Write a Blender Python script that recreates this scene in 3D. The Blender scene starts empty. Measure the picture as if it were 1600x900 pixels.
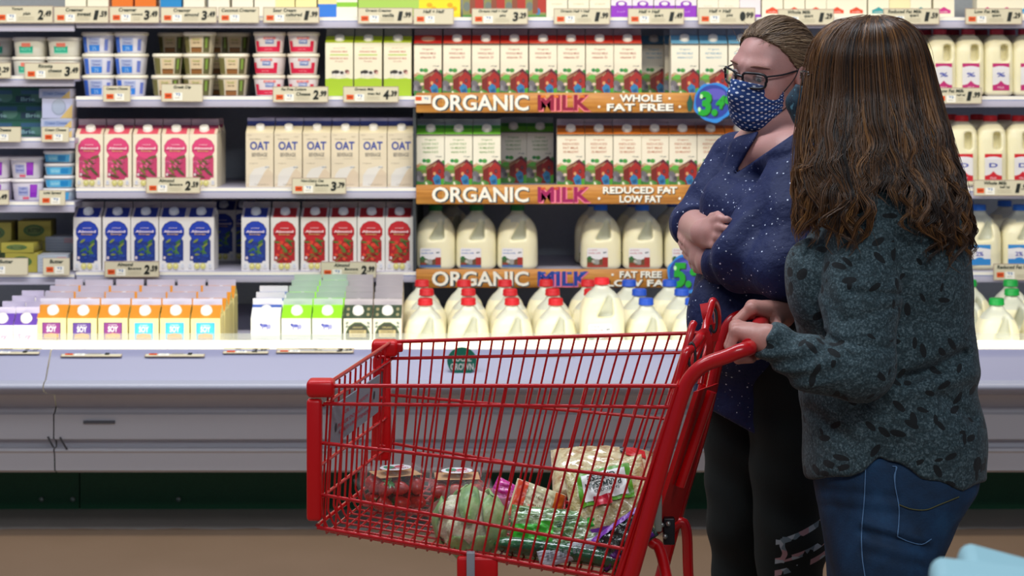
import bpy, math, random
import numpy as np
from mathutils import Vector, Matrix, noise

random.seed(7)
rng = np.random.default_rng(11)
SC = bpy.context.scene
COL = SC.collection
PI = math.pi

# ------------------------------------------------------------------ camera, light, exposure
FPX, HZ, CZ = 3000.0, 90.0, 1.5          # focal length in pixels of a 1600 px wide frame, horizon row, lens height
cam_data = bpy.data.cameras.new('camera')
cam_data.sensor_width = 36.0
cam_data.lens = FPX / 1600.0 * 36.0
cam_data.shift_y = -(450.0 - HZ) / 1600.0
cam_data.clip_start = 0.05
cam_data.dof.use_dof = True
cam_data.dof.focus_distance = 3.85
cam_data.dof.aperture_fstop = 7.0
cam = bpy.data.objects.new('camera', cam_data)
cam.location = (0, 0, CZ)
cam.rotation_euler = (PI / 2, 0, 0)
COL.objects.link(cam)
SC.camera = cam

SC.view_settings.view_transform = 'Standard'
SC.view_settings.look = 'None'
SC.view_settings.gamma = 1.0
SC.view_settings.use_curve_mapping = False
SC.view_settings.exposure = 0.0

world = bpy.data.worlds.new('world')
SC.world = world
world.use_nodes = True
world.node_tree.nodes['Background'].inputs['Color'].default_value = (0.62, 0.72, 1.0, 1)
world.node_tree.nodes['Background'].inputs['Strength'].default_value = 0.15


def area(name, loc, rot, sx, sy, power, color=(1, 1, 1)):
    d = bpy.data.lights.new(name, 'AREA')
    d.shape = 'RECTANGLE'
    d.size, d.size_y = sx, sy
    d.energy = power
    d.color = color
    o = bpy.data.objects.new(name, d)
    o.location = loc
    o.rotation_euler = rot
    COL.objects.link(o)
    return o


# case light, moved out of the canopy over the aisle to reach carton slopes
area('case_lamp_forward', (0.0, 5.35, 2.35), (math.radians(42), 0, 0), 6.4, 0.14, 58, (1.0, 0.91, 0.72))
# tube behind the front lip of the bottom deck, shining on the lowest products
area('deck_lamp', (0.0, 6.085, 0.60), (math.radians(118), 0, 0), 6.0, 0.05, 5, (1.0, 0.95, 0.80))
# ceiling fixtures of the shop
area('ceiling_lamp_aisle', (-0.6, 4.4, 3.6), (0, 0, 0), 3.6, 0.5, 88, (0.86, 0.92, 1.0))
area('ceiling_lamp_left', (-2.6, 2.6, 3.6), (math.radians(-18), math.radians(28), 0), 2.4, 0.6, 88, (0.9, 0.95, 1.0))
area('ceiling_lamp_behind', (1.0, 0.4, 3.4), (math.radians(38), 0, 0), 2.6, 0.6, 62, (0.9, 0.95, 1.0))


# ------------------------------------------------------------------ pixel <-> place helpers
def X_(px, Y):
    return (px - 800.0) * Y / FPX


def Z_(py, Y):
    return CZ - (py - HZ) * Y / FPX


def W(px, py, Y):
    return np.array([X_(px, Y), Y, Z_(py, Y)])


# ------------------------------------------------------------------ materials
def lin(c):
    if isinstance(c, str):
        c = c.lstrip('#')
        c = [int(c[i:i + 2], 16) / 255 for i in (0, 2, 4)]
    return tuple(((x / 12.92) if x <= 0.04045 else ((x + 0.055) / 1.055) ** 2.4) for x in c) + (1.0,)


_mats = {}


def mat(c, rough=0.5, name=None, metal=0.0, coat=0.0, spec=0.5, alpha=1.0, emit=0.0, sss=0.0, trans=0.0):
    key = (str(c), rough, name, metal, coat, spec, alpha, emit, sss, trans)
    if key in _mats:
        return _mats[key]
    m = bpy.data.materials.new(name or 'paint_' + str(c).lstrip('#'))
    m.use_nodes = True
    b = m.node_tree.nodes['Principled BSDF']
    b.inputs['Base Color'].default_value = lin(c)
    b.inputs['Roughness'].default_value = rough
    b.inputs['Metallic'].default_value = metal
    b.inputs['Coat Weight'].default_value = coat
    b.inputs['Specular IOR Level'].default_value = spec
    b.inputs['Alpha'].default_value = alpha
    if sss:
        b.inputs['Subsurface Weight'].default_value = sss
        b.inputs['Subsurface Radius'].default_value = (0.02, 0.012, 0.008)
    if trans:
        b.inputs['Transmission Weight'].default_value = trans
    if emit:
        b.inputs['Emission Color'].default_value = lin(c)
        b.inputs['Emission Strength'].default_value = emit
    _mats[key] = m
    return m


class NT:
    """small node-tree writer"""
    def __init__(s, name):
        s.m = bpy.data.materials.new(name)
        s.m.use_nodes = True
        s.t = s.m.node_tree
        s.b = s.t.nodes['Principled BSDF']

    def n(s, kind, **kw):
        x = s.t.nodes.new(kind)
        for k, v in kw.items():
            setattr(x, k, v)
        return x

    def l(s, a, b):
        s.t.links.new(a, b)

    def set(s, node, **kw):
        for k, v in kw.items():
            node.inputs[k.replace('_', ' ')].default_value = v
        return node

    def math(s, op, a, b=None):
        x = s.n('ShaderNodeMath', operation=op)
        for i, v in enumerate((a, b)):
            if v is None:
                continue
            if isinstance(v, (int, float)):
                x.inputs[i].default_value = v
            else:
                s.l(v, x.inputs[i])
        return x.outputs[0]

    def vmath(s, op, a, b=None, out=0, scale=None):
        x = s.n('ShaderNodeVectorMath', operation=op)
        for i, v in enumerate((a, b)):
            if v is None:
                continue
            if isinstance(v, (tuple, list)):
                x.inputs[i].default_value = v
            else:
                s.l(v, x.inputs[i])
        if scale is not None:
            x.inputs['Scale'].default_value = scale
        return x.outputs[out]

    def mix(s, fac, a, b):
        x = s.n('ShaderNodeMix', data_type='RGBA')
        if isinstance(fac, (int, float)):
            x.inputs[0].default_value = fac
        else:
            s.l(fac, x.inputs[0])
        for i, v in ((6, a), (7, b)):
            if isinstance(v, (tuple, list, str)):
                x.inputs[i].default_value = lin(v) if isinstance(v, str) else v
            else:
                s.l(v, x.inputs[i])
        return x.outputs[2]

    def ramp(s, fac, stops, interp='LINEAR'):
        x = s.n('ShaderNodeValToRGB')
        x.color_ramp.interpolation = interp
        e = x.color_ramp.elements
        while len(e) < len(stops):
            e.new(0.5)
        for el, (p, c) in zip(e, stops):
            el.position = p
            el.color = lin(c) if isinstance(c, str) else c
        s.l(fac, x.inputs[0])
        return x.outputs[0]

    def obj(s):
        return s.n('ShaderNodeTexCoord').outputs['Object']

    def gen_noise(s, scale, detail=3, vec=None, rough=0.5):
        x = s.n('ShaderNodeTexNoise')
        x.inputs['Scale'].default_value = scale
        x.inputs['Detail'].default_value = detail
        x.inputs['Roughness'].default_value = rough
        s.l(vec if vec is not None else s.obj(), x.inputs['Vector'])
        return x.outputs[0]

    def bump(s, h, strength=0.3, dist=0.01):
        x = s.n('ShaderNodeBump')
        x.inputs['Strength'].default_value = strength
        x.inputs['Distance'].default_value = dist
        s.l(h, x.inputs['Height'])
        s.l(x.outputs[0], s.b.inputs['Normal'])


# ------------------------------------------------------------------ mesh builder
_text_cache = {}


def text_polys(s, bold=0.0, shear=0.0, space=1.0):
    key = (s, bold, shear, space)
    if key in _text_cache:
        return _text_cache[key]
    cu = bpy.data.curves.new('lettering', 'FONT')
    cu.body = s
    cu.offset = bold
    cu.shear = shear
    cu.space_character = space
    cu.resolution_u = 3
    cu.fill_mode = 'FRONT'
    ob = bpy.data.objects.new('lettering', cu)
    COL.objects.link(ob)
    dg = bpy.context.evaluated_depsgraph_get()
    me = bpy.data.meshes.new_from_object(ob.evaluated_get(dg))
    v = np.array([tuple(x.co)[:2] for x in me.vertices]) if len(me.vertices) else np.zeros((0, 2))
    f = [tuple(p.vertices) for p in me.polygons]
    bpy.data.objects.remove(ob)
    bpy.data.curves.remove(cu)
    bpy.data.meshes.remove(me)
    if len(v):
        lo, hi = v.min(0), v.max(0)
        asp = (hi[0] - lo[0]) / max(hi[1] - lo[1], 1e-6)
        v = (v - lo) / np.maximum(hi - lo, 1e-6)
    else:
        asp = 1
    _text_cache[key] = (v, f, asp)
    return _text_cache[key]


class MB:
    def __init__(s):
        s.v, s.f, s.mi, s.sm, s.mats = [], [], [], [], []

    def idx(s, m):
        if m not in s.mats:
            s.mats.append(m)
        return s.mats.index(m)

    def add(s, verts, faces, m, smooth=False):
        o = len(s.v)
        s.v.extend([tuple(map(float, p)) for p in verts])
        k = s.idx(m)
        for f in faces:
            s.f.append(tuple(i + o for i in f))
            s.mi.append(k)
            s.sm.append(smooth)

    def poly(s, pts, m):
        s.add(pts, [tuple(range(len(pts)))], m)

    def box(s, lo, hi, m):
        x0, y0, z0 = lo
        x1, y1, z1 = hi
        v = [(x0, y0, z0), (x1, y0, z0), (x1, y1, z0), (x0, y1, z0), (x0, y0, z1), (x1, y0, z1), (x1, y1, z1), (x0, y1, z1)]
        s.add(v, [(0, 3, 2, 1), (4, 5, 6, 7), (0, 1, 5, 4), (1, 2, 6, 5), (2, 3, 7, 6), (3, 0, 4, 7)], m)

    def loft(s, rings, m, smooth=True, cap=True, closed=True):
        n = len(rings[0])
        v = [p for r in rings for p in r]
        f = []
        for i in range(len(rings) - 1):
            for j in range(n if closed else n - 1):
                k = (j + 1) % n
                f.append((i * n + j, i * n + k, (i + 1) * n + k, (i + 1) * n + j))
        s.add(v, f, m, smooth)
        if cap:
            s.add(rings[0], [tuple(range(n))[::-1]], m)
            s.add(rings[-1], [tuple(range(n))], m)

    def rbox(s, lo, hi, m, r=0.01, n=3):
        """box with rounded edges"""
        lo, hi = np.array(lo, float), np.array(hi, float)
        c, h = (lo + hi) / 2, (hi - lo) / 2
        r = min(r, h.min() * 0.99)

        def ring(z, ins):
            out = []
            for qx, qy, a0 in ((1, 1, 0), (-1, 1, PI / 2), (-1, -1, PI), (1, -1, 1.5 * PI)):
                for i in range(n + 1):
                    a = a0 + i * PI / 2 / n
                    out.append((c[0] + qx * (h[0] - r) + (r - ins) * math.cos(a), c[1] + qy * (h[1] - r) + (r - ins) * math.sin(a), z))
            return out
        rings = []
        for i in range(n + 1):
            a = i * PI / 2 / n
            rings.append(ring(lo[2] + r - r * math.sin(PI / 2 - a), r - r * math.cos(PI / 2 - a)))
        for i in range(n + 1):
            a = i * PI / 2 / n
            rings.append(ring(hi[2] - r + r * math.sin(a), r - r * math.cos(a)))
        s.loft(rings, m)

    def lathe(s, prof, m, n=24, smooth=True, c=(0, 0), sq=1.0):
        rings = []
        for r, z in prof:
            ring = []
            for i in range(n):
                a = 2 * PI * i / n
                ca, sa = math.cos(a), math.sin(a)
                k = 1.0 if sq == 1.0 else 1.0 / (abs(ca) ** sq + abs(sa) ** sq) ** (1 / sq)
                ring.append((c[0] + r * k * ca, c[1] + r * k * sa, z))
            rings.append(ring)
        s.loft(rings, m, smooth)

    def tube(s, pts, r, m, n=8, closed=False, cap=True):
        P = np.array(pts, float)
        k = len(P)
        R = np.full(k, r) if np.isscalar(r) else np.array(r, float)
        if closed:
            T = np.roll(P, -1, 0) - np.roll(P, 1, 0)
        else:
            T = np.gradient(P, axis=0)
        T /= np.maximum(np.linalg.norm(T, axis=1, keepdims=True), 1e-9)
        ref = np.array([0, 0, 1.0]) if abs(T[0][2]) < 0.9 else np.array([1.0, 0, 0])
        u = np.cross(T[0], ref)
        u /= np.linalg.norm(u)
        rings = []
        for i in range(k):
            u = u - T[i] * np.dot(u, T[i])
            u /= max(np.linalg.norm(u), 1e-9)
            w = np.cross(T[i], u)
            rings.append([P[i] + R[i] * (math.cos(2 * PI * j / n) * u + math.sin(2 * PI * j / n) * w) for j in range(n)])
        if closed:
            rings.append(rings[0])
        s.loft(rings, m, True, cap and not closed)

    def text(s, t, cx, cy, w, h, mp, m, bold=0.0, shear=0.0, space=1.0, keep=False):
        v, f, asp = text_polys(t, bold, shear, space)
        if not len(v):
            return
        if keep:                                   # keep the letter shapes, fit inside the box
            k = min(w / asp, h)
            w, h = k * asp, k
        s.add([mp(cx + (p[0] - .5) * w, cy + (p[1] - .5) * h) for p in v], f, m)

    def mesh(s, name):
        me = bpy.data.meshes.new(name)
        me.from_pydata(s.v, [], s.f)
        for m in s.mats:
            me.materials.append(m)
        me.polygons.foreach_set('material_index', s.mi)
        me.polygons.foreach_set('use_smooth', s.sm)
        me.update()
        return me

    def build(s, name, parent=None, origin=None):
        if parent is not None and origin is None:
            origin = WLOC.get(parent.name, (0, 0, 0))
        if origin is not None and any(origin):
            s.v = [(a - origin[0], b - origin[1], c - origin[2]) for a, b, c in s.v]
        o = bpy.data.objects.new(name, s.mesh(name))
        COL.objects.link(o)
        if parent is not None:
            o.parent = parent
            WLOC[o.name] = WLOC.get(parent.name, (0, 0, 0))
        elif origin is not None:
            o.location = origin
            WLOC[o.name] = tuple(origin)
        return o


WLOC = {}


class Art:
    """flat print, laid on a surface in thin layers"""
    def __init__(s, mb, mp, step=0.00015, start=0.0003):
        s.mb, s.mp, s.e, s.step = mb, mp, start, step

    def _m(s):
        e = s.e
        s.e += s.step
        return lambda u, v: s.mp(u, v, e)

    def poly(s, pts, c):
        m = s._m()
        s.mb.poly([m(*p) for p in pts], mat(c) if isinstance(c, str) else c)

    def rect(s, x0, y0, x1, y1, c):
        s.poly([(x0, y0), (x1, y0), (x1, y1), (x0, y1)], c)

    def ell(s, cx, cy, rx, ry, c, n=14, rot=0.0):
        pts = []
        for i in range(n):
            a = 2 * PI * i / n
            x, y = rx * math.cos(a), ry * math.sin(a)
            pts.append((cx + x * math.cos(rot) - y * math.sin(rot), cy + x * math.sin(rot) + y * math.cos(rot)))
        s.poly(pts, c)

    def text(s, t, cx, cy, w, h, c, **kw):
        m = s._m()
        s.mb.text(t, cx, cy, w, h, m, mat(c) if isinstance(c, str) else c, **kw)


# ------------------------------------------------------------------ object helpers
def tag(o, label, cat, group=None, kind=None):
    o['label'] = label
    o['category'] = cat
    if group:
        o['group'] = group
    if kind:
        o['kind'] = kind
    return o


def struct(o, label=None):
    o['kind'] = 'structure'
    if label:
        o['label'] = label
    return o


def empty(name, loc):
    o = bpy.data.objects.new(name, None)
    o.empty_display_size = 0.05
    o.location = tuple(loc)
    COL.objects.link(o)
    WLOC[o.name] = tuple(map(float, loc))
    return o


def copy_tree(o, parent=None):
    c = o.copy()
    COL.objects.link(c)
    c.parent = parent
    for ch in KIDS.get(o.name, []):
        copy_tree(ch, c)
    return c


KIDS = {}


class Proto:
    """a kind of product: the first placing uses the built thing itself, later ones copy it with its parts"""
    def __init__(s, root, kids=()):
        s.root, s.used = root, False
        KIDS[root.name] = list(kids)

    def place(s, loc, label, cat, group=None, rz=0.0, scale=None):
        if s.used:
            o = copy_tree(s.root)
        else:
            o, s.used = s.root, True
        o.location = tuple(map(float, loc))
        o.rotation_euler = (0, 0, rz)
        if scale:
            o.scale = scale
        tag(o, label, cat, group)
        return o


ORD = ['leftmost', 'second from left', 'third from left', 'fourth from left', 'fifth from left', 'sixth from left',
       'seventh from left', 'eighth from left', 'ninth from left', 'tenth from left']


def ordw(i, n):
    if n == 1:
        return 'single one'
    if i == n - 1:
        return 'rightmost'
    return ORD[i]


# ------------------------------------------------------------------ signed-distance modelling (bodies, jugs, bags)
def s_rc(P, a, b, r1, r2):
    a, b = np.asarray(a, float), np.asarray(b, float)
    ab = b - a
    t = np.clip(((P - a) @ ab) / max(ab @ ab, 1e-12), 0, 1)
    return np.linalg.norm(P - (a + t[:, None] * ab), axis=1) - (r1 + t * (r2 - r1))


def s_ell(P, c, r, R=None):
    q = P - np.asarray(c, float)
    if R is not None:
        q = q @ R
    r = np.asarray(r, float)
    k0 = np.linalg.norm(q / r, axis=1)
    k1 = np.linalg.norm(q / (r * r), axis=1)
    return k0 * (k0 - 1.0) / np.maximum(k1, 1e-9)


def s_box(P, c, h, r=0.0, R=None):
    q = P - np.asarray(c, float)
    if R is not None:
        q = q @ R
    q = np.abs(q) - (np.asarray(h, float) - r)
    return np.linalg.norm(np.maximum(q, 0), axis=1) + np.minimum(q.max(1), 0) - r


def smin(a, b, k):
    h = np.maximum(k - np.abs(a - b), 0) / k
    return np.minimum(a, b) - h * h * k * 0.25


def smax(a, b, k):
    return -smin(-a, -b, k)


def s_loft(P, rings, p=2.0):
    """rings: rows z, cx, cy, rx, ry sorted by z; body of stacked ovals"""
    A = np.array(sorted(rings, key=lambda r: r[0]), float)
    z = P[:, 2]
    zz = np.linspace(A[0, 0], A[-1, 0], 160)
    B = np.stack([np.interp(zz, A[:, 0], A[:, i]) for i in range(1, 5)], 1)
    ker = np.hanning(15)
    ker /= ker.sum()
    for i in range(4):
        B[:, i] = np.convolve(np.pad(B[:, i], 7, mode='edge'), ker, 'valid')
    cx, cy, rx, ry = (np.interp(z, zz, B[:, i]) for i in range(4))
    q = (np.abs((P[:, 0] - cx) / rx) ** p + np.abs((P[:, 1] - cy) / ry) ** p) ** (1 / p)
    d = (q - 1) * np.minimum(rx, ry)
    e = np.maximum(z - A[-1, 0], A[0, 0] - z)
    return smax(d, e, 0.02)


def mesh_sdf(f, lo, hi, h, block=8):
    """surface-nets mesh of f < 0 inside the box; only blocks near the surface are sampled"""
    lo, hi = np.asarray(lo, float), np.asarray(hi, float)
    nb = np.ceil((hi - lo) / (h * block)).astype(int)
    n = nb * block + 1
    ctr = np.stack(np.meshgrid(*[lo[i] + (np.arange(nb[i]) + .5) * h * block for i in range(3)], indexing='ij'), -1).reshape(-1, 3)
    dc = f(ctr)
    act = np.abs(dc) < h * block * 0.87 * 1.6 + 0.004
    D = np.repeat(np.repeat(np.repeat(np.where(dc < 0, -1.0, 1.0).reshape(nb), block, 0), block, 1), block, 2)
    D = np.pad(D, ((0, 1), (0, 1), (0, 1)), mode='edge')
    ids = np.argwhere(act.reshape(nb))
    off = np.stack(np.meshgrid(*[np.arange(block + 1)] * 3, indexing='ij'), -1).reshape(-1, 3)
    for s0 in range(0, len(ids), 400):
        g = (ids[s0:s0 + 400, None, :] * block + off[None]).reshape(-1, 3)
        D[g[:, 0], g[:, 1], g[:, 2]] = f(lo + g * h)
    S = D < 0
    c = [S[i:n[0] - 1 + i, j:n[1] - 1 + j, k:n[2] - 1 + k] for i in (0, 1) for j in (0, 1) for k in (0, 1)]
    cnt = sum(x.astype(np.int8) for x in c)
    cells = np.argwhere((cnt > 0) & (cnt < 8))
    vid = -np.ones(n - 1, int)
    vid[cells[:, 0], cells[:, 1], cells[:, 2]] = np.arange(len(cells))
    acc = np.zeros((len(cells), 3))
    num = np.zeros(len(cells))
    cor = np.array([(i, j, k) for i in (0, 1) for j in (0, 1) for k in (0, 1)])
    vals = [D[cells[:, 0] + o[0], cells[:, 1] + o[1], cells[:, 2] + o[2]] for o in cor]
    for a in range(8):
        for b in range(a + 1, 8):
            if np.abs(cor[a] - cor[b]).sum() != 1:
                continue
            va, vb = vals[a], vals[b]
            x = (va < 0) != (vb < 0)
            t = np.where(x, va / np.where(x, va - vb, 1), 0)
            acc[x] += (cor[a] + t[:, None] * (cor[b] - cor[a]))[x]
            num += x
    V = lo + (cells + acc / num[:, None]) * h
    quads = []
    for ax in range(3):
        u, w = (ax + 1) % 3, (ax + 2) % 3
        sl0 = [slice(None)] * 3
        sl1 = [slice(None)] * 3
        sl0[ax] = slice(0, n[ax] - 1)
        sl1[ax] = slice(1, n[ax])
        A, B = S[tuple(sl0)], S[tuple(sl1)]
        e = np.argwhere(A != B)
        e = e[(e[:, u] > 0) & (e[:, w] > 0) & (e[:, u] < n[u] - 1) & (e[:, w] < n[w] - 1)]
        flip = A[e[:, 0], e[:, 1], e[:, 2]]

        def at(du, dw):
            q = e.copy()
            q[:, u] += du
            q[:, w] += dw
            return vid[q[:, 0], q[:, 1], q[:, 2]]
        q = np.stack([at(-1, -1), at(0, -1), at(0, 0), at(-1, 0)], 1)
        q[~flip] = q[~flip][:, ::-1]
        quads.append(q)
    return V, np.concatenate(quads)


def np_mesh(name, V, F, mats, smooth=True, mi=None):
    """mesh from arrays; F is (n, k) with constant k"""
    me = bpy.data.meshes.new(name)
    k = F.shape[1]
    me.vertices.add(len(V))
    me.vertices.foreach_set('co', np.ascontiguousarray(V, np.float32).ravel())
    me.loops.add(F.size)
    me.loops.foreach_set('vertex_index', np.ascontiguousarray(F, np.int32).ravel())
    me.polygons.add(len(F))
    me.polygons.foreach_set('loop_start', np.arange(0, F.size, k, dtype=np.int32))
    me.polygons.foreach_set('loop_total', np.full(len(F), k, np.int32))
    me.polygons.foreach_set('use_smooth', np.full(len(F), smooth))
    if mi is not None:
        me.polygons.foreach_set('material_index', np.ascontiguousarray(mi, np.int32))
    for m in (mats if isinstance(mats, (list, tuple)) else [mats]):
        me.materials.append(m)
    me.update(calc_edges=True)
    me.validate()
    return me


def np_obj(name, V, F, m, parent=None, smooth=True, mi=None, origin=None):
    if parent is not None and origin is None:
        origin = WLOC.get(parent.name, (0, 0, 0))
    if origin is not None:
        V = V - np.array(origin)
    o = bpy.data.objects.new(name, np_mesh(name, V, F, m, smooth, mi))
    COL.objects.link(o)
    if parent is not None:
        o.parent = parent
        WLOC[o.name] = WLOC.get(parent.name, (0, 0, 0))
    elif origin is not None:
        o.location = tuple(origin)
        WLOC[o.name] = tuple(origin)
    return o


def rotm(rx=0, ry=0, rz=0):
    return np.array(Matrix.Rotation(rz, 3, 'Z') @ Matrix.Rotation(ry, 3, 'Y') @ Matrix.Rotation(rx, 3, 'X'))


def spline(pts, n=8):
    """Catmull-Rom through the points"""
    P = np.array(pts, float)
    P = np.vstack([2 * P[0] - P[1], P, 2 * P[-1] - P[-2]])
    out = []
    for i in range(1, len(P) - 2):
        for t in np.linspace(0, 1, n, endpoint=False):
            a, b, c, d = P[i - 1], P[i], P[i + 1], P[i + 2]
            out.append(0.5 * (2 * b + (c - a) * t + (2 * a - 5 * b + 4 * c - d) * t * t + (3 * b - a - 3 * c + d) * t ** 3))
    out.append(P[-2])
    return np.array(out)
# ================================================================== the place: floor, wall, refrigerated cases
YS = 6.74                                   # front of the shelves
YP = 6.80                                   # front faces of the products on them
Z1, Z2, Z3, ZT = Z_(151, YP), Z_(292.5, YP), Z_(422.5, YP), Z_(28, YS)     # shelf tops, upper to lower; ZT is the top one
ZA, ZB, ZC, ZD = Z_(119, YP), Z_(215, YP), Z_(314, YP), Z_(426, YP)        # the four shelves of the left case


def deck_z(Y):
    return 0.462 + 0.085 * (Y - 6.2)


# floor: brown sheet with a greyer worn border along the cases
t = NT('brown_floor')
n1 = t.gen_noise(3.0, 4)
n2 = t.gen_noise(160.0, 2)
base = t.mix(n1, '7b6551', '8b7360')
sep = t.n('ShaderNodeSeparateXYZ')
t.l(t.obj(), sep.inputs[0])
nb = t.gen_noise(9.0, 2)
edge = t.math('ADD', sep.outputs[1], t.math('MULTIPLY', nb, 0.05))
band = t.math('GREATER_THAN', edge, 6.135)
base = t.mix(band, base, t.mix(t.gen_noise(5.0, 3), '85807c', '9c948e'))
base = t.mix(t.math('MULTIPLY', n2, 0.22), base, '3c322a')
t.l(base, t.b.inputs['Base Color'])
t.set(t.b, Roughness=0.42)
t.bump(n2, 0.05, 0.002)
M_floor = t.m
m = MB()
m.box((-6, -1.5, -0.05), (6, 7.6, 0), M_floor)
struct(m.build('floor'))
m = MB()
m.box((-6, 7.6, -0.05), (6, 7.7, 3.8), mat('b9b4a8', 0.8))
struct(m.build('wall_back'))

M_fas = mat('9092b2', 0.38, 'fascia_paint')
M_fas2 = mat('cdccd2', 0.5, 'lower_panel_paint')
M_kick = NT('dark_green_kick')
kn = M_kick.gen_noise(220, 2)
M_kick.l(M_kick.mix(kn, '0c4a2b', '14603a'), M_kick.b.inputs['Base Color'])
M_kick.set(M_kick.b, Roughness=0.5)
M_kick = M_kick.m
M_shelf = mat('b9b7cc', 0.4, 'shelf_paint')
M_back = NT('case_back_paint')
M_back.l(M_back.mix(M_back.gen_noise(90, 2), 'aab4c0', 'b8c2cc'), M_back.b.inputs['Base Color'])
M_back.set(M_back.b, Roughness=0.6)
M_back = M_back.m
M_dark = mat('15191c', 0.6)
M_glow = mat('fff3cf', 0.5, 'lit_tube_diffuser', emit=1.4)
M_clear = mat('dfe6e4', 0.12, 'clear_acrylic', alpha=0.22, spec=0.6)
M_white = mat('f2eee0', 0.5)


def extrude(mb, prof, x0, x1, mm, smooth=False):
    a = [(x0, y, z) for y, z in prof]
    b = [(x1, y, z) for y, z in prof]
    n = len(prof)
    v = a + b
    mb.add(v, [(i, i + n, i + 1 + n, i + 1) for i in range(n - 1)], mm, smooth)


def pz(lst):
    return [(Y, Z_(py, Y)) for py, Y in lst]


P_fascia = pz([(545, 6.00), (547, 5.985), (560, 5.965), (580, 5.935), (594, 5.915)])
P_bumper = pz([(594, 5.915), (598, 5.895), (603, 5.885), (608, 5.885), (612, 5.895), (615, 5.93), (617, 6.03)])
P_panel = pz([(617, 6.03), (636, 6.05), (644, 6.035), (648, 6.02), (686, 6.02), (688, 6.055), (698, 6.055), (701, 6.025), (705, 6.022), (708, 6.03),
              (735, 6.035), (738, 6.06), (738, 6.4)])


def case(name, x0, x1, fx0, fx1, shelves, label):
    root = empty(name, ((x0 + x1) / 2, 6.6, 0))
    tag(root, label, 'refrigerated case')
    m = MB(); extrude(m, P_fascia, fx0, fx1, M_fas, True); m.build('front_fascia', root)
    m = MB(); extrude(m, P_bumper, fx0, fx1, mat('a6a9bc', 0.3), True); m.build('bumper_rail', root)
    m = MB(); extrude(m, P_panel, fx0, fx1, M_fas2)
    m.build('lower_panel', root)
    m = MB(); m.box((fx0, 6.38, 0), (fx1, 6.42, 0.16), M_kick)
    m.build('kick_plate', root)
    m = MB()
    m.add([(fx0, 6.09, deck_z(6.09)), (fx1, 6.09, deck_z(6.09)), (fx1, 7.34, deck_z(7.34)), (fx0, 7.34, deck_z(7.34))], [(0, 1, 2, 3)], M_shelf)
    m.box((fx0, 6.055, 0.40), (fx1, 6.075, Z_(535, 6.065)), M_white)
    m.build('deck', root)
    m = MB(); m.box((fx0, 6.005, Z_(545.5, 6.01)), (fx1, 6.053, Z_(535, 6.01)), M_glow)
    m.build('deck_light', root)
    m = MB(); m.box((fx0, 6.066, Z_(535, 6.065)), (fx1, 6.069, Z_(521, 6.065)), M_clear)
    m.build('deck_fence', root)
    m = MB(); m.box((x0, 7.34, 0.3), (x1, 7.38, 2.4), M_back)
    m.build('back_panel', root)
    m = MB(); m.box((x0, 6.1, 2.3), (x1, 7.38, 2.5), M_fas)
    m.build('canopy', root)
    m = MB()
    for z in shelves:
        m = MB(); m.box((x0 + .003, YS + .012, z - .018), (x1 - .003, 7.33, z), M_shelf)
        s = m.build('shelf', root)
        m = MB()
        m.rbox((x0 + .003, YS - .006, z - .036), (x1 - .003, YS + .012, z + .003), M_shelf, 0.004, 2)
        a = Art(m, lambda u, v, e: (u, YS - .006 - e, v))
        a.rect(x0 + .003, z - .0095, x1 - .003, z + .002, 'f2efe6'); a.rect(x0 + .003, z - .0125, x1 - .003, z - .0095, '7484bc')
        m.build('price_rail', s)
    return root


XB0, XB1 = X_(118, YS), X_(1180, YS)
case('refrigerated_case', -3.3, XB0, -3.3, X_(83, 6.02), [ZT - .012, ZA, ZB, ZC, ZD], 'left refrigerated case with tubs and boxes, cut by the left edge of the photo')
main_case = case('refrigerated_case', XB0, XB1, X_(83, 6.02) + .004, XB1, [ZT, Z1, Z2, Z3],
                 'long central refrigerated dairy case with grey bumper and green kick plate, behind the cart')
case('refrigerated_case', XB1, 3.3, XB1 + .002, 3.3, [ZT, Z1, Z2, Z3], 'right refrigerated case with plastic milk bottles, behind the long-haired woman')

# details of the central case front
xm = X_(648, YS)
m = MB()
m.box((xm - .006, YS - .002, 0.6), (xm + .004, 7.3, Z1 - .04), mat('31373d', 0.6))
m.build('bay_divider', main_case)
m = MB()
for px in (130, 178):
    pass
m.box((X_(131, 6.02), 6.012, Z_(661, 6.02)), (X_(180, 6.02), 6.021, Z_(657, 6.02)), mat('5b5d66', .5))
m.build('vent_slot', main_case)
for a, b in (((75, 682), (84, 699)), ((94, 683), (105, 702))):
    m = MB()
    p, q = W(a[0], a[1], 6.02), W(b[0], b[1], 6.02)
    m.tube([p + (0, -.002, 0), (p + q) / 2 + (0, -.004, 0), q + (0, -.002, 0)], .003, mat('4c4c50', .6), 6)
    m.build('panel_scuff', main_case)
for px in (65, 114, 279):
    m = MB()
    c = W(px, 780, 6.38)
    m.lathe([(0.0001, 0), (.009, 0), (.009, .003), (.006, .006), (.0001, .0065)], mat('8fa39b', .3, metal=.6), 12)
    m.v = [(c[0] + x, 6.38 - z, c[2] + y) for x, y, z in m.v]
    m.build('kick_screw', main_case)
m = MB()
for i in range(3):
    for j in range(2):
        c = W(371 + 11 * j, 487 + 12 * i, 7.339)
        a = Art(m, lambda u, v, e: (u, 7.34 - e - .001, v))
        a.ell(c[0], c[2], .011, .011, '0d1112')
m.build('air_holes', main_case)

# round green sticker on the fascia
c = W(722, 564, 5.925)
m = MB()
R = rotm(rx=math.radians(14))


def mp_st(u, v, e):
    q = R @ np.array([u, -e, v])
    return tuple(c + q)


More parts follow.
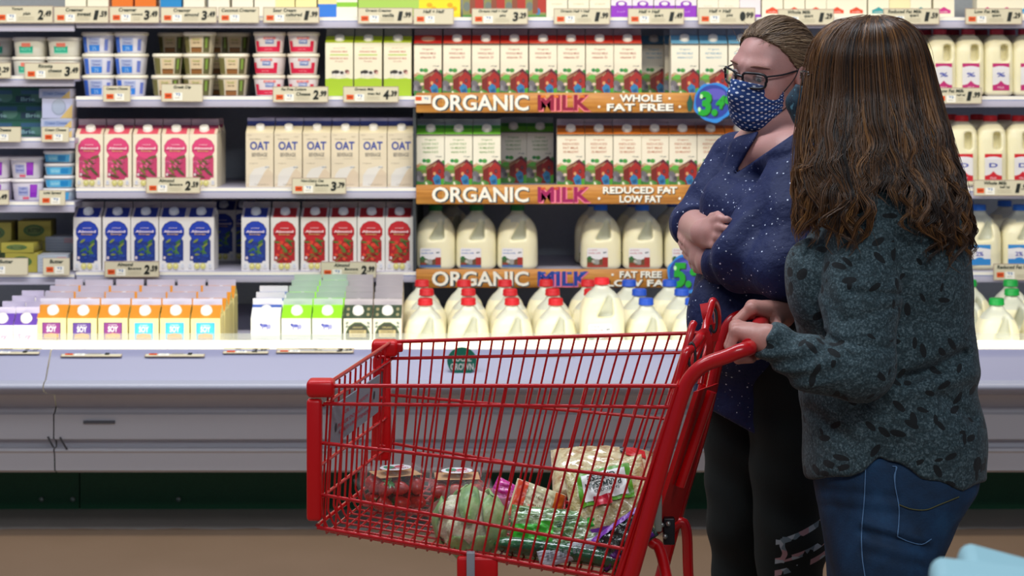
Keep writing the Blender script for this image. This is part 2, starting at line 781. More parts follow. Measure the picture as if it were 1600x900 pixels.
m.add([mp_st(.046 * math.cos(2 * PI * i / 32), .046 * math.sin(2 * PI * i / 32), k) for k in (0.0, .004) for i in range(32)],
      [tuple(range(32)), tuple(range(32, 64))[::-1]] + [(i, (i + 1) % 32, 32 + (i + 1) % 32, 32 + i) for i in range(32)], mat('0f7d66', .45))
a = Art(m, mp_st, start=.0045)
a.text('LOCAL', 0, .010, .058, .020, 'f4f4ee', bold=.03)
a.text('GROWN', 0, -.017, .072, .022, 'f4f4ee', bold=.03)
tag(m.build('round_sticker', None, tuple(c)), 'round green sticker with white lettering on the grey case fascia', 'sticker')


# ------------------------------------------------------------------ wooden ORGANIC MILK boards
t = NT('oiled_board')
tv = t.n('ShaderNodeMapping')
tv.inputs['Scale'].default_value = (2.0, 10, 38)
t.l(t.obj(), tv.inputs['Vector'])
wn = t.gen_noise(2.2, 5, tv.outputs[0], 0.6)
t.l(t.ramp(wn, [(.3, '9a6024'), (.5, 'bf7f34'), (.7, 'd49a4a')]), t.b.inputs['Base Color'])
t.set(t.b, Roughness=0.5)
M_wood = t.m

for k, (y0, y1, sub, milk, lab) in enumerate((
        (145, 176, ('WHOLE', 'FAT FREE'), ('8e1238', 'd8701e', 'ef7f86'), 'upper wooden shelf board hand-lettered ORGANIC MILK, WHOLE, FAT FREE'),
        (289, 319, ('REDUCED FAT', 'LOW FAT'), ('9b1a58', 'c94a2c', 'ef7f9a'), 'middle wooden shelf board hand-lettered ORGANIC MILK, REDUCED FAT, LOW FAT'),
        (421, 450, ('FAT FREE', 'LOW FAT'), ('1d3f96', '2f57b4', 'e8789c'), 'lower wooden shelf board hand-lettered ORGANIC MILK, FAT FREE, LOW FAT, blue MILK'))):
    Y = 6.71
    z0, z1 = Z_(y1, Y), Z_(y0, Y)
    m = MB()
    m.rbox((X_(650, Y), Y, z0), (X_(1176, Y), Y + .02, z1), M_wood, .003, 1)
    H = z1 - z0
    zc = (z0 + z1) / 2
    a = Art(m, lambda u, v, e: (u, Y - e, v))
    sh = .0035
    x0, x1 = X_(675, Y), X_(826, Y)
    a.text('ORGANIC', (x0 + x1) / 2 + sh, zc - sh * .6, x1 - x0, H * .84, '27404c', bold=.045)
    a.text('ORGANIC', (x0 + x1) / 2, zc, x1 - x0, H * .80, 'f0ece0', bold=.022)
    for ux in (.10, .30, .44, .62, .77):                       # thin gold hairlines inside the letters
        a.rect(x0 + (x1 - x0) * ux + .004, zc - H * .2, x0 + (x1 - x0) * ux + .006, zc + H * .2, 'caa45c')
    x0, x1 = X_(840, Y), X_(922, Y)
    a.text('MILK', (x0 + x1) / 2 + sh * 1.2, zc - sh * .8, x1 - x0, H * .82, milk[2], bold=.06)
    a.text('MILK', (x0 + x1) / 2, zc, x1 - x0, H * .80, milk[0], bold=.03)
    for i in range(4):
        a.rect(x0 + (x1 - x0) * (.06 + .25 * i), zc + H * .25, x0 + (x1 - x0) * (.15 + .25 * i), zc + H * .37, milk[1])
    for (s, px0, px1, dy) in ((sub[0], 968 if k != 1 else 942, 1034 if k != 1 else 1058, .23), (sub[1], 948 if k != 1 else 968, 1052 if k != 1 else 1034, -.23)):
        x0, x1 = X_(px0, Y), X_(px1, Y)
        a.text(s, (x0 + x1) / 2 + .002, zc + dy * H - .002, x1 - x0, H * .40, '3d2c1a', bold=.05)
        a.text(s, (x0 + x1) / 2, zc + dy * H, x1 - x0, H * .37, 'f2efe4', bold=.035)
    for px, dy in ((936, -.2), (957, .22), (1046, .22), (1062, -.2)):
        a.ell(X_(px, Y), zc + dy * H, .0045, .0045, 'f2efe4')
    px = 1078
    a.poly([(X_(px - 3, Y), z0 + .004), (X_(px + 2, Y), z0 + .004), (X_(px + 5, Y), zc), (X_(px, Y), z1 - .004), (X_(px - 5, Y), zc)], '1c5a4a')
    tag(m.build('sign_board', None, (X_(913, Y), Y, z0)), lab, 'sign board', 'hand-lettered boards on the shelf fronts')

# round blue price signs on the boards
for px, py, txt, lab in ((1115, 160, ('3.', '49'), 'round blue price sign with green 3.49, on the upper board beside the mask'),
                         (1118, 297, ('3.', '49'), 'round blue price sign mostly hidden behind the crossed arms, on the middle wooden board'),
                         (1074, 428, ('5.', '99'), 'round blue price sign with a green 5, on the lower wooden board below the elbow')):
    Y = 6.68
    c = W(px, py, Y)
    r = 31 * Y / FPX
    m = MB()
    rad = [r * (1 + .03 * math.sin(5 * q * 2 * PI / 40 + px) + .02 * math.cos(9 * q * 2 * PI / 40)) for q in range(40)]
    ring = [[(c[0] + rad[q] * math.cos(2 * PI * q / 40), Y + d, c[2] + rad[q] * math.sin(2 * PI * q / 40)) for q in range(40)] for d in (.008, 0)]
    m.loft(ring, mat('2f86d8', .45), False)
    a = Art(m, lambda u, v, e: (c[0] + u, Y - e, c[2] + v))
    a.ell(-.002, .002, r * .88, r * .86, '2a3f9c', 32)
    a.ell(.004, r * .42, r * .55, r * .28, '5a55b8', 20)
    for col, o in (('083018', .004), ('18a02c', 0)):
        a.text(txt[0], -r * .30 + o, -.004 - o, r * .98, r * 1.25, col, bold=.05, shear=.1)
        a.text(txt[1], r * .52 + o, r * .0 - o, r * .85, r * .72, col, bold=.05, shear=.25)
    a.ell(-r * .62, r * .3, .005, .008, 'bdf0b0')
    a.ell(-r * .72, -r * .35, .005, .008, 'bdf0b0')
    tag(m.build('price_sign', None, tuple(c)), lab, 'price sign', 'round price signs')


# ------------------------------------------------------------------ shelf tickets
def ticket(px0, px1, py0, py1, lines, price, label, Y=6.715, price_right=True, tilt=0.0):
    c = W((px0 + px1) / 2, (py0 + py1) / 2, Y)
    w, h = (px1 - px0) * Y / FPX, (py1 - py0) * Y / FPX
    if tilt:
        h = h / math.sin(math.radians(tilt) + .145)
    R = rotm(rx=-math.radians(90 - tilt) if tilt else 0.0)

    def mp(u, v, e):
        q = R @ np.array([u, -e, v])
        return tuple(c + q)
    m = MB()
    vv = [mp(x, z, k) for k in (-.0015, 0) for x, z in ((-w / 2, -h / 2), (w / 2, -h / 2), (w / 2, h / 2), (-w / 2, h / 2))]
    M = mat('d2cbb2', .55)
    m.add(vv, [(3, 2, 1, 0), (4, 5, 6, 7), (0, 1, 5, 4), (1, 2, 6, 5), (2, 3, 7, 6), (3, 0, 4, 7)], M)
    a = Art(m, mp)
    b = w * .012
    for q in ((-w / 2, -h / 2, w / 2, -h / 2 + b), (-w / 2, h / 2 - b, w / 2, h / 2), (-w / 2, -h / 2, -w / 2 + b, h / 2), (w / 2 - b, -h / 2, w / 2, h / 2)):
        a.rect(*q, 'a58f80')
    u = 0.195                                                # full ticket width for scaling the print
    x = -w / 2 + .012 if price_right else w / 2 - .075
    a.rect(x + .030, -h * .42, x + .062, h * .02, 'f1efe6')
    a.rect(x, -h * .32, x + .025, -h * .02, 'e0581a')
    a.text('new', x + .0125, -h * .17, .018, h * .12, '8c2408', bold=.03)
    a.text('TJ', x + .045, -h * .10, .018, h * .16, '3f74b0', bold=.03)
    a.rect(x + .036, -h * .3, x + .054, -h * .26, 'b9b5a5')
    if lines:
        k = len(lines)
        x0, x1 = (-w / 2 + .010, w / 2 - (.060 if price else .01)) if k == 1 else (x + .066, w / 2 - (.058 if price else .006))
        for i, s in enumerate(lines):
            xx0 = -w / 2 + .012 if i == 0 else max(x + .066, x0)
            if xx0 > x1 - .02:
                xx0 = -w / 2 + .01
            a.text(s, (xx0 + x1) / 2, h * (.30 - .27 * i), (x1 - xx0), h * .22, '22342c', bold=.022, shear=.15, keep=True)
        if price:
            for i in range(2):
                a.rect(x + .070, -h * (.18 + .12 * i), w / 2 - .066, -h * (.16 + .12 * i), 'b5ad92')
    if price:
        a.text(price[0], w / 2 - .044, -h * .02, .020, h * .58, '101a18', bold=.04, shear=.12)
        a.text(price[1:], w / 2 - .019, h * .05, .026, h * .36, '101a18', bold=.035, shear=.12)
    tag(m.build('price_ticket', None, tuple(c)), label, 'price ticket', 'shelf tickets')


for (px0, px1, py0, py1, lines, price, label) in (
        (-8, 83, 9, 36, ['Yogurt', 'plain'], '2.49', 'shelf ticket under the top shelf, in the far upper left corner'),
        (84, 170, 10, 36, ['Creamer', 'sweet'], '1.59', 'shelf ticket priced 1.59 on the top shelf, second from the left edge'),
        (171, 249, 10, 36, ['Creamer', 'coconut'], '3.49', 'shelf ticket on the top shelf below the orange cartons'),
        (251, 339, 11, 36, ['Creamer', 'almond'], '3.49', 'shelf ticket priced 3.49 on the top shelf below the blue carton'),
        (341, 405, 11, 36, ['Coconut Creamer', ''], '', 'small unpriced shelf ticket on the top shelf below plain white cartons'),
        (411, 499, 11, 36, ['Sour Cream', 'cultured'], '1.99', 'shelf ticket priced 1.99 on the top shelf left of the blue-footed carton'),
        (559, 645, 12, 37, ['Organic Creamer', 'vanilla'], '1.99', 'shelf ticket priced 1.99 on the top shelf below green cartons'),
        (646, 709, 13, 38, ['Half + Half', ''], '', 'small unpriced Half + Half ticket on the top shelf below yellow cartons'),
        (737, 825, 13, 38, ['Organic Half + Half', 'pint'], '3.29', 'Organic Half + Half ticket priced 3.29 on the top shelf'),
        (865, 953, 13, 38, ['Organic Half + Half', 'pint'], '1.99', 'Organic Half + Half ticket priced 1.99 on the top shelf'),
        (981, 1069, 13, 38, ['Half + Half', 'quart'], '1.49', 'Half + Half ticket priced 1.49 on the top shelf below purple cartons'),
        (1091, 1180, 12, 38, ['Half + Half', 'pint'], '.99', 'Half + Half ticket priced .99 on the top shelf above the shorter-haired woman'),
        (1215, 1303, 14, 39, ['Whole Milk', 'quart'], '1.29', 'Whole Milk ticket priced 1.29 on the top shelf above the two heads'),
        (1380, 1468, 13, 38, ['Reduced Fat Milk', 'quart'], '1.59', 'Reduced Fat Milk ticket on the top shelf right of the long-haired head'),
        (1508, 1597, 13, 38, ['Low Fat Milk', 'quart'], '1.29', 'Low Fat Milk ticket on the top shelf at the right edge'),
        (-45, 17, 98, 122, ['Cheese', ''], '2.29', 'ticket cut by the left edge, below the white and green tubs'),
        (38, 125, 98, 124, ['Ricotta', 'cheese'], '3.49', 'ticket priced 3.49 below the white and green tubs'),
        (-20, 33, 198, 222, ['Cheese', ''], '', 'unpriced ticket below the dark green boxes'),
        (65, 108, 198, 222, ['Cream Cheese', ''], '', 'unpriced ticket below the stack of pale blue boxes'),
        (-45, 14, 297, 320, ['Spread', ''], '2.49', 'ticket cut by the left edge, below the purple tubs'),
        (61, 102, 297, 321, ['Light Spread', ''], '', 'unpriced ticket in front of the light blue tubs'),
        (-25, 44, 403, 430, ['Butter', ''], '', 'unpriced ticket below the yellow butter boxes'),
        (67, 109, 403, 430, ['Butter', ''], '', 'unpriced ticket below the pale grey boxes'),
        (161, 204, 134, 159, ['Cottage Cheese', ''], '', 'unpriced ticket in front of the blue and white tubs'),
        (252, 317, 131, 159, ['Greek Dip', ''], '', 'unpriced ticket in front of the brown and green dip tubs'),
        (426, 513, 135, 160, ['Fat Free Cottage', 'Cheese'], '2.99', 'ticket priced 2.99 below the red and white tubs'),
        (536, 623, 135, 160, ['Organic Milk', 'grass fed'], '4.39', 'Organic Milk ticket priced 4.39 below the lime green cartons'),
        (228, 313, 277, 302, ['Almond', 'Beverage'], '2.59', 'ticket priced 2.59 below the pink floral cartons'),
        (456, 541, 278, 303, ['Non-Dairy Oat', 'Beverage'], '3.79', 'Non-Dairy Oat Beverage ticket priced 3.79 below the OAT cartons'),
        (163, 249, 408, 433, ['Almond', 'Beverage'], '2.59', 'ticket below the blue floral cartons'),
        (501, 588, 409, 434, ['Almond', 'Beverage'], '2.99', 'ticket priced 2.99 below the red floral cartons'),
        (1460, 1534, 137, 162, ['Low Fat Milk', 'half gal'], '1.99', 'ticket priced 1.99 below the pink-labelled milk bottles'),
        (1521, 1610, 281, 306, ['Whole Milk', 'half gal'], '1.99', 'Whole Milk ticket below the red-labelled milk bottles'),
        (1552, 1640, 412, 438, ['Reduced Fat Milk', ''], '2.79', 'ticket below the blue-labelled milk jugs at the right edge')):
    ticket(px0, px1, py0, py1, [s for s in lines if s], price, label, Y=6.712 if py0 > 60 and 640 > px0 or px0 > 1400 else 6.714)

for (px0, px1, py0, py1, lines, price, label) in (
        (-20, 63, 544, 553, ['Creamer', ''], '1.49', 'tilted ticket on the deck lip below the purple cartons'),
        (97, 192, 544, 557, ['Soy Creamer', 'vanilla'], '1.59', 'tilted ticket on the deck lip below purple-labelled soy cartons'),
        (228, 321, 544, 557, ['Soy Creamer', 'original'], '1.59', 'tilted ticket on the deck lip below blue-labelled soy cartons'),
        (349, 420, 544, 552, ['Kefir', ''], '2.99', 'tilted ticket on the deck lip at the gap left of the white carton'),
        (432, 553, 544, 551, ['Lactose Free Milk', 'low fat'], '3.29', 'tilted ticket on the deck lip left of the cart corner'),
        (805, 898, 548, 558, ['Whole Milk', 'gallon'], '3.49', 'tilted ticket on the deck lip below the red-capped jugs'),
        (1528, 1625, 551, 563, ['Reduced Fat Milk', ''], '2.99', 'tilted ticket on the deck lip below the green-capped jugs')):
    ticket(px0, px1, py0, py1, [s for s in lines if s], price, label, Y=5.985, tilt=22)

# small white shelf tag overlapping the left end of the upper board
c = W(660, 155.5, 6.70)
m = MB()
m.box((c[0] - .027, 6.702, c[2] - .014), (c[0] + .03, 6.704, c[2] + .014), mat('e6e0d0', .5))
a = Art(m, lambda u, v, e: (c[0] + u, 6.702 - e, c[2] + v))
a.rect(-.024, -.004, -.003, .010, 'd8501c')
a.text('TJ', .012, .003, .016, .009, '3f74b0', bold=.03)
tag(m.build('price_ticket', None, tuple(c)), 'small orange and white shelf tag at the left end of the upper wooden board', 'price ticket', 'shelf tickets')
# ================================================================== products
def carton(name, w, d, hb, hs, hf, body, slope, fin, cap='f4f1ea', art=None, slope_art=None, side=None, fin_band=None, capr=.0165, darkline=None):
    """gable-top carton standing at z=0, front face towards -y, plus its screw cap"""
    m = MB()
    x, y = w / 2 - .0006, d / 2
    B, S, F = mat(body, .42), mat(slope, .42), mat(fin, .45)
    SD = mat(side or body, .45)
    f = .0025
    v = [(-x, -y, 0), (x, -y, 0), (x, y, 0), (-x, y, 0), (-x, -y, hb), (x, -y, hb), (x, y, hb), (-x, y, hb)]
    m.add(v, [(0, 1, 5, 4)], B)
    m.add(v, [(1, 2, 6, 5), (3, 0, 4, 7), (2, 3, 7, 6), (0, 3, 2, 1)], SD)
    zt = hb + hs
    r = [(-x, -f, zt), (x, -f, zt), (x, f, zt), (-x, f, zt)]
    m.add([v[4], v[5], r[1], r[0]], [(0, 1, 2, 3)], S)
    m.add([v[6], v[7], r[3], r[2]], [(0, 1, 2, 3)], S)
    inx = x - .016                                   # folded-in gable ends
    for sx in (1, -1):
        a, b = (sx * x, -y, hb), (sx * x, y, hb)
        p, q, g = (sx * x, -f, zt), (sx * x, f, zt), (sx * inx, 0, hb + hs * .45)
        tri = [(a, p, g), (p, q, g), (q, b, g), (b, a, g)]
        for T in tri:
            m.poly(T if sx < 0 else T[::-1], SD)
    m.box((-x, -f, zt), (x, f, zt + hf), F)
    mp = lambda u, v_, e: (u, -y - e, v_)
    n = np.array([0, -hs, (y - f)])
    n = n / np.linalg.norm(n)
    ds = np.array([0, y - f, hs])

    def mps(u, t, e):                                # t 0..1 up the front slope
        return tuple(np.array([u, -y, hb]) + ds * t + n * e)
    a = Art(m, mp)
    if art:
        art(a, w - .0012, hb)
    sa = Art(m, mps)
    if slope_art:
        slope_art(sa, w - .0012)
    if darkline:
        a.rect(-x, hb - .0035, x, hb - .0003, darkline)
    if fin_band:
        Art(m, lambda u, v_, e: (u, -f - e, v_)).rect(-x, zt + hf * fin_band[1], x, zt + hf * fin_band[2], fin_band[0])
    root = m.build(name)
    kids = []
    if cap:
        m = MB()
        c0 = np.array(mps(0, .52, 0))
        up = np.array([1.0, 0, 0])
        vv = np.cross(n, up)
        prof = [(capr * 1.1, 0), (capr * 1.1, .003), (capr, .004), (capr, .012), (capr * .9, .0135), (.0001, .0138)]
        rings = [[tuple(c0 + n * h + up * (r_ * math.cos(2 * PI * i / 20)) + vv * (r_ * math.sin(2 * PI * i / 20))) for i in range(20)] for r_, h in prof]
        m.loft(rings, mat(cap, .35), True)
        k = m.build('cap')
        k.parent = root
        kids.append(k)
    return Proto(root, kids)


def art_barn(lines, tcol):
    def f(a, w, h):
        U = lambda u: -w / 2 + u * w
        def R(u0, v0, u1, v1, c): a.rect(U(u0), v0 * h, U(u1), v1 * h, c)
        def E(u, v, ru, rv, c, n=12, rot=0): a.ell(U(u), v * h, ru * w, rv * h, c, n, rot)
        def G(pts, c): a.poly([(U(u), v * h) for u, v in pts], c)
        for i, s in enumerate(lines):
            a.text(s, 0, h * (.89 - .075 * i), w * (.42 if i == 0 else .60 if i == 1 else .56), h * .042, tcol, bold=.015)
        a.text('1/2 gal', U(.80), h * .575, w * .22, h * .025, '5a6a6a', bold=.03)
        G([(0, 0), (1, 0), (1, .42), (.8, .40), (.55, .45), (.3, .42), (.12, .46), (0, .42)], 'cdb48e')
        E(.27, .50, .07, .035, '2f8a4c'); E(.42, .495, .09, .04, '4c9a44'); E(.96, .46, .06, .05, '3e8a46')
        G([(0, 0), (1, 0), (1, .36), (.5, .34), (.3, .40), (0, .36)], '73883c')
        E(.22, .37, .17, .045, '62b246'); E(.06, .40, .06, .02, 'c88a70')
        G([(.36, .05), (.36, .36), (.6, .43), (.66, .05)], '7a241c')
        G([(.56, .02), (.56, .36), (.80, .47), (1, .38), (1, .02)], 'a32620')
        G([(.32, .37), (.80, .53), (1, .43), (1, .38), (.8, .47), (.38, .335)], '5c2430')
        G([(.32, .36), (.72, .475), (.72, .44), (.36, .32)], '9a6a48')
        E(.83, .30, .055, .04, '4c2030'); E(.83, .30, .025, .018, '8c5058')
        E(.13, .20, .13, .12, '6f6b70', rot=.5); E(.05, .12, .07, .10, '8a868c'); E(.29, .235, .07, .03, 'e2c2ae'); E(.22, .17, .06, .04, '4c484c')
        G([(0, 0), (1, 0), (1, .10), (.7, .06), (.4, .14), (.2, .09), (0, .12)], '3f7d38')
        E(.36, .07, .10, .05, '6f9a52'); E(.36, .055, .035, .028, 'f0ead2'); E(.34, .085, .03, .02, 'f0ead2')
        G([(.52, 0), (.60, .10), (.70, .10), (.72, 0)], '7a2a20')
        G([(.58, .17), (.72, .25), (.86, .20), (.88, .03), (.76, 0), (.66, .06)], '2f7cae')
        G([(.66, .12), (.82, .16), (.84, .09), (.72, .06)], '1f5580')
        E(.65, .255, .055, .035, 'd9a06c')
        G([(.88, 0), (.88, .15), (1, .17), (1, 0)], '4ca034')
    return f


def art_floral(main, dark, leafs, petals, word=('Almond', 'Beverage'), wc='efe0e4'):
    def f(a, w, h):
        U = lambda u: -w / 2 + u * w
        def E(u, v, ru, rv, c, n=12, rot=0): a.ell(U(u), v * h, ru * w, rv * h, c, n, rot)
        def G(pts, c): a.poly([(U(u), v * h) for u, v in pts], c)
        G([(.12, .18), (.22, .18), (.26, .14), (.74, .14), (.78, .18), (.88, .18), (.88, .55), (.82, .60), (.18, .60), (.12, .55)], dark)
        oct_ = lambda k, c: G([(.5 + .40 * k * math.cos(q * PI / 6 + .26) , .73 + .195 * k * math.sin(q * PI / 6 + .26)) for q in range(12)], c)
        oct_(1.06, dark); oct_(1.0, main)
        random.seed(hash(main) % 97 if False else len(main) + ord(main[0]))
        for i in range(9):
            E(random.uniform(.2, .8), random.uniform(.2, .54), random.uniform(.06, .13), random.uniform(.02, .05), petals[i % len(petals)], 10, random.uniform(0, 3))
        for i in range(10):
            E(random.uniform(.22, .80), random.uniform(.2, .58), random.uniform(.09, .21), random.uniform(.014, .030), leafs[i % len(leafs)], 8, random.uniform(-1, 1.4))
        for i in range(6):
            E(random.uniform(.2, .8), random.uniform(.2, .54), random.uniform(.05, .08), random.uniform(.018, .03), petals[i % len(petals)], 10, random.uniform(0, 3))
        E(.2, .24, .045, .03, 'd8c8cc')
        a.rect(U(.12), .705 * h, U(.88), .75 * h, main)
        a.text(word[0], 0, h * .735, w * .66, h * .045, wc, bold=.03)
        a.text(word[1], 0, h * .68, w * .40, h * .028, 'd8b070', bold=.03)
        a.text('original', 0, h * .80, w * .30, h * .022, wc, bold=.02)
        for s in (-1, 1):
            a.ell(s * w * .11, h * .085, w * .10, h * .058, 'c9c272', 14)
            a.ell(s * w * .11, h * .10, w * .06, h * .028, 'e2dc9c', 10)
            a.rect(s * w * .36 - w * .05, h * .05, s * w * .36 + w * .05, h * .13, 'd3d6de')
            a.text('32', s * w * .36, h * .09, w * .05, h * .03, '8a8ea0')
    return f


def art_oat(a, w, h):
    U = lambda u: -w / 2 + u * w
    a.poly([(U(.02), h * .02), (U(.98), h * .02), (U(.98), h * .26), (U(.80), h * .34), (U(.5), h * .18), (U(.25), h * .10), (U(.02), h * .06)], 'd6c4aa')
    a.poly([(U(.12), h * .02), (U(.40), h * .02), (U(.70), h * .30), (U(.86), h * .40), (U(.60), h * .38), (U(.30), h * .34), (U(.14), h * .22)], 'dcd8d0')
    a.text('non-dairy', U(.34), h * .885, w * .42, h * .022, '6a655c', bold=.02)
    a.text('OAT', 0, h * .765, w * .70, h * .155, '33479a', bold=.03)
    a.text('BEVERAGE', 0, h * .60, w * .56, h * .072, '8a8378', bold=.02)
    a.text('unsweetened', U(.62), h * .53, w * .36, h * .018, 'b0a798')
    a.text('original', U(.28), h * .44, w * .30, h * .022, 'b0a798', bold=.01)
    a.text('64 oz', U(.78), h * .37, w * .16, h * .022, '6a86a0', bold=.03)
    a.text('half gallon', U(.58), h * .05, w * .50, h * .03, 'a89c88')
    a.text('new', U(.14), h * .96, w * .16, h * .015, 'a89c88')
    a.text('vegan', U(.80), h * .93, w * .16, h * .03, 'c2b8a4')


def art_lime(a, w, h):
    U = lambda u: -w / 2 + u * w
    a.rect(-w / 2, 0, w / 2, h * .33, 'a6c62a')
    a.poly([(U(0), h * .32), (U(.2), h * .345), (U(.5), h * .33), (U(.8), h * .345), (U(1), h * .32), (U(1), h * .30), (U(0), h * .30)], 'a6c62a')
    a.text('grass fed', 0, h * .90, w * .42, h * .024, 'd09a86')
    a.text('ORGANIC MILK', 0, h * .835, w * .62, h * .034, 'c9826e', bold=.02)
    a.rect(U(.16), h * .765, U(.84), h * .785, 'b9d25a')
    a.text('REDUCED FAT MILK', 0, h * .71, w * .66, h * .034, 'd08a7c', bold=.01)
    a.text('2% milkfat', 0, h * .655, w * .30, h * .026, 'd08a7c')
    # cow
    a.ell(U(.48), h * .435, w * .26, h * .055, 'e9e4dc'); a.rect(U(.24), h * .34, U(.28), h * .43, 'e0dad0'); a.rect(U(.36), h * .34, U(.40), h * .43, 'e0dad0')
    a.rect(U(.60), h * .34, U(.64), h * .43, 'e0dad0'); a.rect(U(.68), h * .34, U(.72), h * .43, 'e0dad0')
    a.ell(U(.40), h * .46, w * .12, h * .035, '33302f'); a.ell(U(.60), h * .445, w * .07, h * .03, '3a3635'); a.ell(U(.27), h * .45, w * .04, h * .03, '3a3635')
    a.ell(U(.79), h * .465, w * .08, h * .035, '7d4a44'); a.ell(U(.83), h * .44, w * .045, h * .022, 'e0b4a8')


def art_soy(frame, inner):
    def f(a, w, h):
        a.rect(-w * .32, h * .50, w * .32, h * .925, frame)
        a.rect(-w * .28, h * .52, w * .28, h * .91, inner)
        a.text('SOY', 0, h * .81, w * .34, h * .10, 'eef2f2', bold=.03)
        a.text('creamer', 0, h * .88, w * .30, h * .02, 'eef2f2')
        a.poly([(-w * .26, h * .66), (w * .26, h * .66), (w * .24, h * .72), (0, h * .745), (-w * .24, h * .72)], 'd9984c')
        a.rect(-w * .26, h * .52, w * .26, h * .67, 'a08a78')
    return f


def art_lactose(band):
    def f(a, w, h):
        a.rect(-w / 2, 0, w / 2, h * .70, 'b6bcc4')
        a.rect(-w / 2, h * .70, w / 2, h * .71, band)
        a.text('VITAMIN A & D', 0, h * .63, w * .66, h * .05, '98a2b0', bold=.02)
        a.ell(-w * .04, h * .87, w * .13, h * .030, '6a70bc'); a.ell(-w * .15, h * .89, w * .05, h * .022, '3c48a8'); a.ell(w * .13, h * .855, w * .06, h * .045, '9a9ccc')
        a.ell(0, h * .88, w * .07, h * .02, '4450b0'); a.rect(-w * .12, h * .80, -w * .08, h * .86, '8a8cc4'); a.rect(w * .04, h * .80, w * .08, h * .86, '8a8cc4')
    return f


def art_choc(a, w, h):
    G = lambda k, c, cy=.70: a.poly([(.40 * w * k * math.cos(q * PI / 6 + .26), h * cy + .22 * h * k * math.sin(q * PI / 6 + .26)) for q in range(12)], c)
    a.rect(-w * .38, 0, w * .38, h * .62, '33442a')
    G(1.1, '3c5a30'); G(1.0, '2c2f1e')
    for s in (-1, 1):
        for z in (.92, .86):
            a.ell(s * w * .38, h * z, w * .045, h * .03, '7d8a7c', 8, s * .8)
    a.text('ORGANIC', 0, h * .845, w * .36, h * .030, 'b0a468', bold=.02)
    a.rect(-w * .30, h * .68, w * .30, h * .80, 'b9a874')
    a.text('COCONUT', 0, h * .77, w * .46, h * .04, '4a4424', bold=.03)
    a.text('beverage', 0, h * .71, w * .40, h * .03, '5c5430', bold=.02)
    a.text('unsweet', 0, h * .62, w * .40, h * .035, 'b0a468', bold=.02)
    a.text('CREAMY', 0, h * .10, w * .52, h * .06, '8a7c50', bold=.02)


def art_purple(a, w, h):
    a.text('Soy', -w * .02, h * .76, w * .58, h * .13, '9a5cae', bold=.03)
    a.ell(-w * .1, h * .77, w * .10, h * .06, 'f0e8f2')
    a.text('Milk', 0, h * .60, w * .66, h * .12, '5c4a92', bold=.05)
    a.text('vanilla', 0, h * .89, w * .5, h * .03, 'c9a8c0', bold=.02)


WID, HB, HS, HF = .0985, .188, .030, .022
barn_red = lambda: carton('milk_carton', WID, .096, HB, HS, HF, 'efe6cf', 'c9281e', '9c93a0', art=art_barn(('Organic', 'WHOLE MILK', 'vitamin D'), 'b06a5c'),
                          darkline='2c2a24', slope_art=lambda a, w: a.rect(-w / 2, .05, w / 2, .2, 'd8563a'))
P_red = barn_red()
P_redcapless = carton('milk_carton', WID, .096, HB, HS, HF, 'efe6cf', 'c9281e', '9c93a0', cap=None, art=art_barn(('Organic', 'WHOLE MILK', 'vitamin D'), 'b06a5c'),
                      darkline='2c2a24', slope_art=lambda a, w: (a.ell(0, .55, w * .26, .32, 'e8a07c', 16), a.text('ORGANIC', 0, .55, w * .4, .3, 'f4e4d0', bold=.02)))
P_blue = carton('milk_carton', WID, .096, HB, HS, HF, 'efe9d6', '6fb2d8', '8f9cb0', art=art_barn(('Organic', 'FAT FREE MILK', 'vitamins A & D'), '7fa8c0'), darkline='2c3a44')
P_green = carton('milk_carton', WID, .096, HB, HS, HF, 'ebe6d4', '6cc030', '8f99a8', art=art_barn(('Organic', 'LOW FAT', '1% MILKFAT', 'vitamins A & D'), '7aa05c'), darkline='22301c',
                 slope_art=lambda a, w: a.rect(-w / 2, .62, w / 2, .98, '3c8a34'))
P_orange = carton('milk_carton', WID, .096, HB, HS, HF, 'ece4d0', 'e07a1c', '9c93a8', art=art_barn(('Organic', 'REDUCED', 'FAT MILK', '2% MILKFAT'), 'c48668'), darkline='38281c',
                  slope_art=lambda a, w: a.rect(-w / 2, .62, w / 2, .98, '8c4420'))
pinkleaf = ('6f5a3a', '5c4a30', '7c7038', '4c5a30')
P_pink = carton('almond_carton', WID, .096, HB, HS, HF, 'ebe2cc', 'dc5468', 'a08e9c', art=art_floral('d8447a', 'c2406c', pinkleaf, ('ee5c94', 'd8608c', 'b84a72')),
                slope_art=lambda a, w: (a.rect(-w / 2, .62, w / 2, .98, '8c3456'), a.rect(-w / 2, 0, -w * .36, .6, 'e8d2b8'), a.rect(w * .40, 0, w / 2, .6, 'e8d2b8')))
P_navy = carton('almond_carton', WID, .096, HB, HS, HF, 'dfdcdc', '1c328c', '8c8894', art=art_floral('1c3cae', '1a3484', ('4c7a3a', '3a6a38', '7c8a3c'), ('1c3c9c', '20449c')), cap='dfe6f2',
                slope_art=lambda a, w: (a.rect(-w / 2, 0, -w * .42, 1, 'b4aeb4'), a.rect(w * .42, 0, w / 2, 1, 'b4aeb4')))
P_crim = carton('almond_carton', WID, .096, HB, HS, HF, 'dfdcd8', '9c1c2a', '948a92', art=art_floral('c0202a', 'a81a22', ('4c7a34', '6a6a2c', '3a5a2c', '8a5a2c'), ('c42a20', '8c2018', 'd84430')), cap='dfe2ee',
                slope_art=lambda a, w: (a.rect(-w / 2, 0, -w * .42, 1, 'b4aeb4'), a.rect(w * .42, 0, w / 2, 1, 'b4aeb4')))
